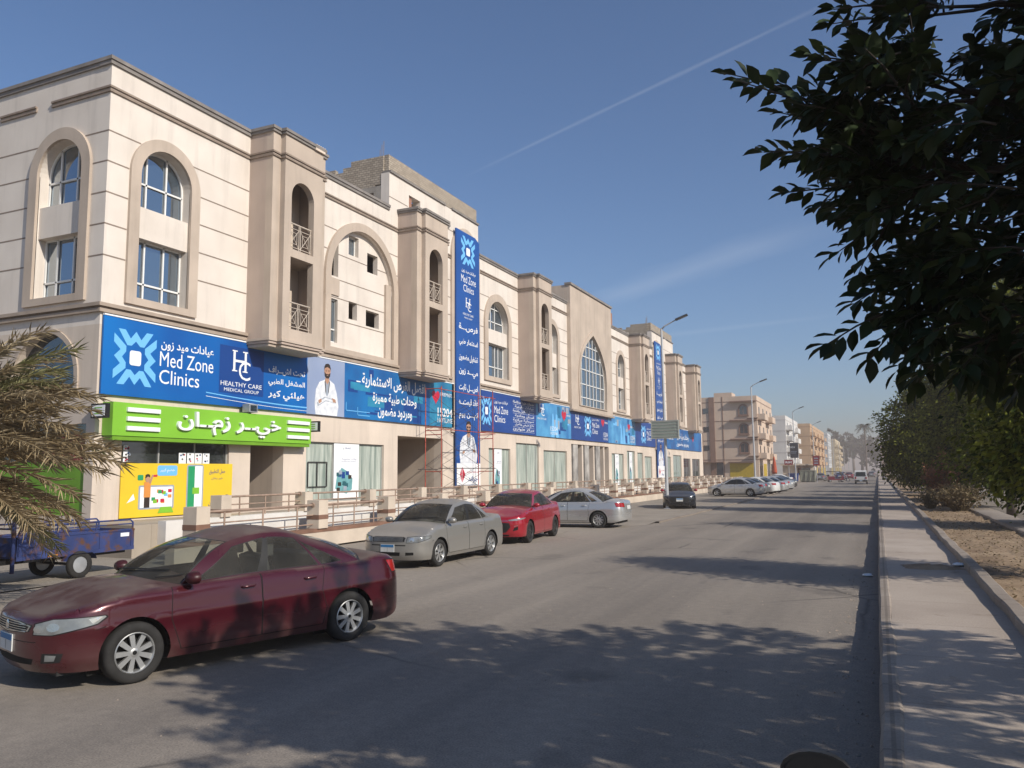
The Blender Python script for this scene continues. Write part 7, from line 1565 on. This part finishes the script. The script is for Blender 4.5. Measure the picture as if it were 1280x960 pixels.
def person(name, loc, rz, label, top, trousers, pose='walk', cat='person', parent=None):
    J = dict(p=(0,0,.93), c=(0,.01,1.15), h=(0,.0,1.40), n=(0,.01,1.50), hd=(0,.02,1.60), ht=(0,.02,1.72))
    if pose == 'walk': leg = [((.10,0,.88),(.11,.10,.50),(.11,.02,.08),(.11,.16,.04)), ((-.10,0,.88),(-.11,.04,.50),(-.11,-.22,.12),(-.11,-.10,.04))]; arm = [((.19,0,1.38),(.25,-.06,1.10),(.24,.06,.86)), ((-.19,0,1.38),(-.25,.06,1.10),(-.24,.14,.87))]
    else: leg = [((.12,.02,.88),(.20,.40,.82),(.22,.30,.42),(.22,.42,.38)), ((-.12,.02,.88),(-.20,.40,.82),(-.22,.30,.42),(-.22,.42,.38))]; arm = [((.19,.04,1.38),(.28,.22,1.18),(.30,.48,1.10)), ((-.19,.04,1.38),(-.28,.22,1.18),(-.30,.48,1.10))]
    V = [J[k] for k in ('p','c','h','n','hd','ht')]; Rr = [.15,.145,.155,.06,.095,.07]; E = [(0,1),(1,2),(2,3),(3,4),(4,5)]
    for L_ in leg:
        b0 = len(V); V += list(L_); Rr += [.10,.075,.05,.04]; E += [(0,b0),(b0,b0+1),(b0+1,b0+2),(b0+2,b0+3)]
    for A_ in arm:
        b0 = len(V); V += list(A_); Rr += [.065,.05,.04]; E += [(2,b0),(b0,b0+1),(b0+1,b0+2)]
    me = bpy.data.meshes.new(name); me.from_pydata(V, E, []); o = bpy.data.objects.new(name, me); COL.objects.link(o); o.location = loc; o.rotation_euler = (0,0,rz); tag(o, label, cat)
    sk = o.modifiers.new('skin', 'SKIN'); 
    for i, v in enumerate(me.skin_vertices[0].data if me.skin_vertices else []): v.radius = (Rr[i], Rr[i])
    if not me.skin_vertices: 
        bm = bmesh.new(); bm.from_mesh(me); ly = bm.verts.layers.skin.verify(); bm.verts.ensure_lookup_table()
        for i, v in enumerate(bm.verts): v[ly].radius = (Rr[i], Rr[i]*(.75 if i < 3 else 1)); v[ly].use_root = (i == 0)
        bm.to_mesh(me); bm.free()
    o.modifiers.new('sub', 'SUBSURF').levels = 1; o.modifiers['sub'].render_levels = 1
    m, N, L, P = newmat(name+'_clothes'); tc = N.new('ShaderNodeTexCoord'); sp = N.new('ShaderNodeSeparateXYZ'); L.new(tc.outputs['Object'], sp.inputs[0]); rp = N.new('ShaderNodeValToRGB'); mr = N.new('ShaderNodeMath'); mr.operation = 'DIVIDE'; mr.inputs[1].default_value = 2.0; L.new(sp.outputs[2], mr.inputs[0]); L.new(mr.outputs[0], rp.inputs[0]); rp.color_ramp.interpolation = 'CONSTANT'
    el = rp.color_ramp.elements; el[0].position = 0; el[0].color = (0.02,0.02,0.02,1); el[1].position = .045; el[1].color = (*trousers,1)
    for p_, c_ in ((.475 if pose == 'walk' else .46, top), (.735, (0.30,0.17,0.11)), (.835, (0.015,0.012,0.01))): e = el.new(p_); e.color = (*c_,1)
    L.new(rp.outputs[0], P.inputs['Base Color']); P.inputs['Roughness'].default_value = .85; me.materials.append(m); return o
person('person', (.72,150,.23), R(180), 'pedestrian in dark clothes walking on the pavement under the trees', (0.02,0.02,0.025), (0.03,0.03,0.04))
def motorcycle(name, loc, rz, label, paint, group=None):
    T = empty(name, loc, rz, label, 'motorcycle', group)        # heading +Y
    for y, nm in ((.66, 'wheel'), (-.62, 'wheel')):
        w = empty('wheel', (0,y,.30)); w.parent = T; b = MB(); b.lathe([(.235,-.04),(.27,-.05),(.30,-.02),(.30,.02),(.27,.05),(.235,.04)], (0,0,0), (1,0,0), 28); b.build('tyre', M['rubber'], w, smooth=True); b = MB(); b.lathe([(.235,-.035),(.215,0),(.235,.035)], (0,0,0), (1,0,0), 28); b.lathe([(.001,-.06),(.04,-.06),(.04,.06),(.001,.06)], (0,0,0), (1,0,0), 12)
        for i in range(6): t = i*math.pi/3; b.cyl((0,0,0), (0,.22*math.cos(t),.22*math.sin(t)), .012, n=5)
        b.build('rim', M['steel'], w)
    b = MB()
    for s in (-1, 1): b.tube([(s*.09,.66,.30),(s*.09,.50,.72),(s*.085,.42,.98)], [.022,.024,.024], 8)
    b.box(-.12,.12,.38,.46,.96,1.0); b.build('fork', M['steel'], T); b = MB(); b.tube([(0,.40,.90),(0,.1,.55),(0,-.3,.48),(0,-.62,.42)], .03, 8); b.tube([(.1,-.62,.30),(.1,-.1,.36)], .022, 6); b.tube([(-.1,-.62,.30),(-.1,-.1,.36)], .022, 6); b.tube([(0,.35,.84),(0,-.15,.72),(0,-.75,.76)], .022, 6); b.build('frame', M['black'], T, smooth=True)
    b = MB(); b.lathe([(.001,-.18),(.10,-.16),(.13,0),(.10,.15),(.001,.17)], (0,-.02,.40), (0,.3,1), 14); b.box(-.14,.14,-.12,.12,.26,.44); b.build('engine', M['darksteel'], T); b = MB(); b.lathe([(.001,-.28),(.09,-.26),(.135,-.05),(.13,.14),(.06,.26),(.001,.27)], (0,.12,.80), (0,1,.12), 16); b.build('fuel_tank', paint, T, smooth=True)
    b = MB(); b.tube([(0,-.10,.80),(0,-.35,.80),(0,-.62,.84),(0,-.86,.88)], [.10,.12,.12,.08], 12); b.v = [(p[0]*1.15, p[1], .80+(p[2]-.80)*.55) for p in b.v]; b.build('seat', M['black'], T, smooth=True)
    b = MB(); b.tube([(-.36,.28,1.12),(-.20,.38,1.07),(0,.42,1.04),(.20,.38,1.07),(.36,.28,1.12)], .013, 8); b.build('handlebar', M['black'], T, smooth=True)
    for s in (-1, 1):
        b = MB(); b.tube([(s*.36,.28,1.12),(s*.24,.355,1.085)], .021, 8); b.build('grip', M['rubber'], T)
        mr = MB(); mr.tube([(s*.24,.36,1.09),(s*.27,.40,1.20),(s*.34,.37,1.33)], .008, 6); ob = mr.build('mirror', M['black'], T); b = MB(); b.lathe([(.001,.022),(.05,.02),(.066,.005),(.068,-.016),(.001,-.017)], (0,0,0), (0,1,0), 20); b.v = [(s*.355+p[0]*1.0, .36+p[1], 1.335+p[2]*.62) for p in b.v]; b.build('mirror_housing', M['black'], ob, smooth=True, angle=50); b = MB(); b.lathe([(.001,-.0185),(.058,-.0185)], (0,0,0), (0,1,0), 20); b.v = [(s*.355+p[0]*1.0, .36+p[1], 1.335+p[2]*.62) for p in b.v]; b.build('mirror_glass', M['black'], ob)
    b = MB(); b.lathe([(.001,.09),(.07,.08),(.095,.02),(.09,-.06),(.05,-.10),(.001,-.10)], (0,.52,.94), (0,1,0), 18); hl = b.build('headlight', M['black'], T, smooth=True); b = MB(); b.lathe([(.001,.094),(.06,.086),(.08,.06)], (0,.525,.94), (0,1,0), 16); b.build('lens', M['lens'], hl, smooth=True)
    b = MB(); b.lathe([(.001,.03),(.05,.03),(.055,0),(.05,-.03),(.001,-.03)], (0,.44,1.08), (0,-.4,1), 16); b.build('instrument', M['black'], T, smooth=True); b = MB(); b.tube([(.10,.66,.63),(0,.72,.62),(0,.40,.58)], .02, 6); b.obox((0,.66,.635),(1,0,0),(0,1,0),(0,0,1),.06,.2,.012); b.build('mudguard', paint, T); b = MB(); b.obox((0,-.78,.70),(1,0,0),Vector((0,1,-.3)).normalized(),Vector((0,.3,1)).normalized(),.07,.2,.012); b.build('mudguard', paint, T); b = MB(); b.box(-.05,.05,-.93,-.88,.78,.84); b.build('tail_light', M['tail'], T)
    b = MB(); b.tube([(.12,.1,.22),(.15,-.3,.24),(.16,-.9,.34)], [.02,.03,.045], 10); b.build('exhaust', M['steel'], T, smooth=True); b = MB(); b.tube([(-.1,0,.28),(-.24,-.05,.02)], .012, 6); b.build('side_stand', M['black'], T)
    return T
motorcycle('motorcycle', (.215,1.38,.226), 0, 'black motorcycle parked at the kerb, only its left mirror top showing at the bottom edge', M['black'])
mr_ = motorcycle('motorcycle', (-5.3,146,0), R(-80), 'small motorcycle with rider crossing beside the tuk-tuk', M['burg'])
person('person', (-5.22,146,-.13), R(-80), 'rider in a pale shirt sitting on the far motorcycle', (0.45,0.47,0.50), (0.05,0.05,0.08), 'ride')
def tuktuk(x, y, rz, label):
    T = empty('tuk_tuk', (x,y,0), rz, label, 'tuk-tuk'); p = M['burg']
    b = MB(); b.prism([(-1.25,.35),(1.0,.35),(1.25,.6),(1.2,.95),(.9,.98),(.85,.55),(-.2,.55),(-.25,.95),(-1.3,.95)], lambda u, v, d: (u, d, v), -.6, .6, 0); o = b.build('body', p, T); b = MB(); b.prism([(-1.35,1.72),(.75,1.72),(.85,1.68),(.7,1.80),(-1.25,1.84)], lambda u, v, d: (u, d, v), -.64, .64, 0); b.build('roof', M['black'], T)
    for s in (-1, 1):
        b = MB(); b.tube([(1.15,s*.5,.95),(.8,s*.58,1.7)], .022, 6); b.tube([(-.25,s*.6,.95),(-.25,s*.6,1.72)], .022, 6); b.tube([(-1.28,s*.6,.95),(-1.28,s*.6,1.72)], .022, 6); b.build('post', M['black'], T)
    b = MB(); b.add([(1.16,-.5,.97),(1.16,.5,.97),(.82,.56,1.68),(.82,-.56,1.68)], [(0,1,2,3)]); b.build('windscreen', M['cglass'], T); b = MB(); b.box(-1.1,-.4,-.5,.5,.55,.75); b.box(-1.2,-1.05,-.5,.5,.75,1.25); b.build('seat', M['black'], T)
    for ax, yy in ((-.95,-.55),(-.95,.55),(1.05,0)):
        w = empty('wheel', (ax,yy,.22)); w.parent = T; b = MB(); b.lathe([(.12,-.05),(.21,-.06),(.22,0),(.21,.06),(.12,.05)], (0,0,0), (0,1,0), 18); b.build('tyre', M['rubber'], w); b = MB(); b.lathe([(.001,-.04),(.12,-.045),(.12,.045),(.001,.04)], (0,0,0), (0,1,0), 12); b.build('rim', M['steel'], w)
    b = MB(); b.lathe([(.001,.06),(.07,.05),(.09,0)], (1.24,0,.75), (1,0,0), 12); b.build('headlight', M['lens'], T)
tuktuk(-6.6, 146, R(15), 'small burgundy tuk-tuk by the skip containers')
# ================================================================ cargo tricycle at the left
def cargo_trike():
    T = empty('cargo_tricycle', (-15.95,11.8,.02), R(0), 'blue rusty cargo tricycle with railed bed parked by the corner', 'cargo tricycle')
    M['bluebed'] = pmat('worn_blue_paint', (0.030,0.048,0.155), 0.6, 0.25, 2.0); m = M['bluebed']; N, L = m.node_tree.nodes, m.node_tree.links; P = N['Principled BSDF']; src = P.inputs['Base Color'].links[0].from_socket
    tc = N.new('ShaderNodeTexCoord'); nz = N.new('ShaderNodeTexNoise'); nz.inputs['Scale'].default_value = 3.4; nz.inputs['Detail'].default_value = 9; nz.inputs['Roughness'].default_value = .65; L.new(tc.outputs['Object'], nz.inputs['Vector']); rp = N.new('ShaderNodeValToRGB'); rp.color_ramp.elements[0].position = .50; rp.color_ramp.elements[1].position = .62; L.new(nz.outputs['Fac'], rp.inputs[0]); mx = N.new('ShaderNodeMixRGB'); L.new(rp.outputs[0], mx.inputs[0]); L.new(src, mx.inputs[1]); mx.inputs[2].default_value = (.10,.045,.022,1); L.new(mx.outputs[0], P.inputs['Base Color'])
    y0, y1, x0, x1 = -1.36, 1.36, -.55, .55; b = MB(); b.box(x0,x1,y0,y1,.52,.56,0)
    for x in (x0, x1): b.box(x-.02,x+.02,y0,y1,.56,.93,0); b.box(x-.035,x+.035,y0,y1,.90,.94,0); b.box(x-.03,x+.03,y0,y1,.48,.56,0)
    for y in (y0, y1): b.box(x0+.021,x1-.021,y-.02,y+.02,.56,.93,0)
    for y in (-1.3,-.4,.5,1.3): b.box(x1+.02,x1+.032,y-.03,y+.03,.56,.93,0)
    b.build('bed', m, T); b = MB()
    for x in (x0, x1):
        b.tube([(x,y0+.05,.94),(x,y0+.05,1.08),(x,y0+.12,1.14),(x,y1-.1,1.14),(x,y1-.03,1.08),(x,y1-.03,.94)], .02, 8)
        b.cyl((x,y0+.05,1.05),(x,y1-.03,1.05),.014,n=6)
        for y in (-.5,.4): b.cyl((x,y,.94),(x,y,1.14),.015,n=6)
    b.build('rail', m, T, smooth=True, angle=50); b = MB(); b.tube([(x0,y0-.06,.25),(x0,y0-.06,1.45),(x0+.1,y0-.06,1.55),(x1-.1,y0-.06,1.55),(x1,y0-.06,1.45),(x1,y0-.06,.25)], .04, 8); b.cyl((x0,y0-.06,1.1),(x1,y0-.06,1.1),.02,n=6); b.build('headboard', m, T, smooth=True)
    b = MB(); b.box(-.3,-.22,y0-1.1,y1,.40,.48,0); b.box(.22,.3,y0-1.1,y1,.40,.48,0); b.cyl((-.55,.0,.28),(.55,.0,.28),.03,n=8); b.box(x1-.02,x1+.01,-1.2,-.9,.44,.5,0); b.build('chassis', M['black'], T)
    b = MB(); b.box(x1+.031,x1+.04,-.72,-.5,.50,.54); b.build('reflector', M['amber'], T); b = MB(); b.box(x1+.021,x1+.026,1.0,1.22,.78,.86); b.build('sticker', M['ink_w'], T)
    for s in (-1, 1):
        w = empty('wheel', (s*.58,.0,.28)); w.parent = T; b = MB(); b.lathe([(.17,-.05),(.26,-.065),(.28,-.03),(.28,.03),(.26,.065),(.17,.05)], (0,0,0), (1,0,0), 26); b.build('tyre', M['rubber'], w, smooth=True); b = MB(); b.lathe([(.001,-.05),(.06,-.05),(.08,0),(.17,-.03),(.17,.03),(.001,.04)], (0,0,0), (1,0,0), 20); b.build('rim', M['steel'], w)
        b = MB(); pts = [(s*.58,.0+.36*math.cos(t),.28+.36*math.sin(t)) for t in [R(10+20*i) for i in range(9)]]; vs = []
        for p in pts: vs += [(p[0]-.09,p[1],min(.515,p[2]*.8+.1)),(p[0]+.09,p[1],min(.515,p[2]*.8+.1))]
        b.add(vs, [(2*i,2*i+1,2*i+3,2*i+2) for i in range(8)]); b.build('mudguard', m, T)
    w = empty('wheel', (0,-2.75,.28)); w.parent = T; b = MB(); b.lathe([(.2,-.04),(.26,-.05),(.28,0),(.26,.05),(.2,.04)], (0,0,0), (1,0,0), 24); b.build('tyre', M['rubber'], w, smooth=True); b = MB(); b.lathe([(.001,-.05),(.05,-.05),(.2,-.02),(.2,.02),(.001,.05)], (0,0,0), (1,0,0), 18); b.build('rim', M['steel'], w)
    b = MB()
    for s in (-1, 1): b.tube([(s*.08,-2.75,.28),(s*.08,-2.45,.95)], .022, 8)
    b.tube([(-.36,-2.2,1.08),(-.1,-2.42,1.0),(.1,-2.42,1.0),(.36,-2.2,1.08)], .014, 8); b.build('fork', M['black'], T); b = MB(); b.lathe([(.001,-.25),(.1,-.22),(.13,0),(.1,.2),(.001,.24)], (0,-2.1,.80), (0,1,.1), 14); b.build('fuel_tank', m, T, smooth=True); b = MB(); b.box(-.16,.16,-1.9,-1.5,.70,.80); b.build('seat', M['black'], T); b = MB(); b.box(-.15,.15,-2.2,-1.7,.30,.62); b.build('engine', M['darksteel'], T)
cargo_trike()
# ================================================================ litter
def bag(loc, s, label, seed):
    g = random.Random(seed); b = MB(); n, m = 9, 6; vs = []
    for i in range(m+1):
        for j in range(n): t = 6.283*j/n; p = math.pi*i/m; r = s*(.75+.5*g.random())*math.sin(p); vs.append((r*math.cos(t), r*math.sin(t), s*.45*(1-math.cos(p))*.6*(.8+.4*g.random())))
    b.add(vs, [(i*n+j, i*n+(j+1) % n, (i+1)*n+(j+1) % n, (i+1)*n+j) for i in range(m) for j in range(n)]); o = b.build('plastic_bag', M['ink_w'], None, smooth=True); o.location = loc; return tag(o, label, 'litter')
bag((-.30,17.9,.0), .10, 'crumpled white bag lying on the road against the kerb', 1); bag((1.36,18.3,.226), .12, 'crumpled white bag on the pavement by the verge kerb', 2); 
b = MB(); g = random.Random(4); vs = [(0,0,.05)]; n = 26
for k in range(3):
    for j in range(n): t = 6.283*j/n; r = (.2,.42,.58)[k]*(.8+.35*g.random()); vs.append((r*math.cos(t)*1.0, r*math.sin(t)*.75, (.045,.02,0)[k]*(.6+.8*g.random())))
b.add(vs, [(0,1+j,1+(j+1) % n) for j in range(n)] + [(1+k*n+j, 1+k*n+(j+1) % n, 1+(k+1)*n+(j+1) % n, 1+(k+1)*n+j) for k in range(2) for j in range(n)]); o = b.build('sand_heap', M['dirt'], None, smooth=True); o.location = (.85,17.9,.228); tag(o, 'low spread of spilled sand across the pavement', 'sand', kind='stuff')
# grit and small stones along the edges of the carriageway
g = np.random.default_rng(9); n = 1500; V = []; F = []
for i in range(n):
    if i < 500: x = -.12-abs(g.normal())*.35; y = g.uniform(5.5, 40)
    elif i < 1100: x = -8.6-abs(g.normal())*2.5; y = g.uniform(12, 44)
    else: x = g.uniform(-8, -.3); y = g.uniform(5, 24)
    s_ = g.uniform(.006, .022)*(1 if i < 1100 else .7); b0 = len(V)
    for d in ((1,0,0),(-.5,.9,0),(-.5,-.9,0),(.1,.1,1.0)): V.append((x+d[0]*s_*g.uniform(.7,1.3), y+d[1]*s_*g.uniform(.7,1.3), .002+d[2]*s_*.8))
    F += [(b0,b0+1,b0+3),(b0+1,b0+2,b0+3),(b0+2,b0,b0+3)]
me = bpy.data.meshes.new('gravel'); me.from_pydata(V, [], F); me.materials.append(M['kerb']); o = bpy.data.objects.new('gravel', me); COL.objects.link(o); tag(o, 'loose grit and pebbles along the road edges', 'gravel', kind='stuff')
# ================================================================ haze
def haze():
    b = MB(); b.box(-1600,1600,-70,2700,-1.1,32.0); o = b.build('haze', [], None); m = bpy.data.materials.new('haze'); m.use_nodes = True; N, L = m.node_tree.nodes, m.node_tree.links; N.clear(); out = N.new('ShaderNodeOutputMaterial'); v = N.new('ShaderNodeVolumePrincipled'); v.inputs['Color'].default_value = (0.97,0.83,0.75,1); v.inputs['Density'].default_value = 0.0012; v.inputs['Anisotropy'].default_value = 0.1; L.new(v.outputs[0], out.inputs['Volume']); o.data.materials.append(m); tag(o, kind='stuff')
haze()
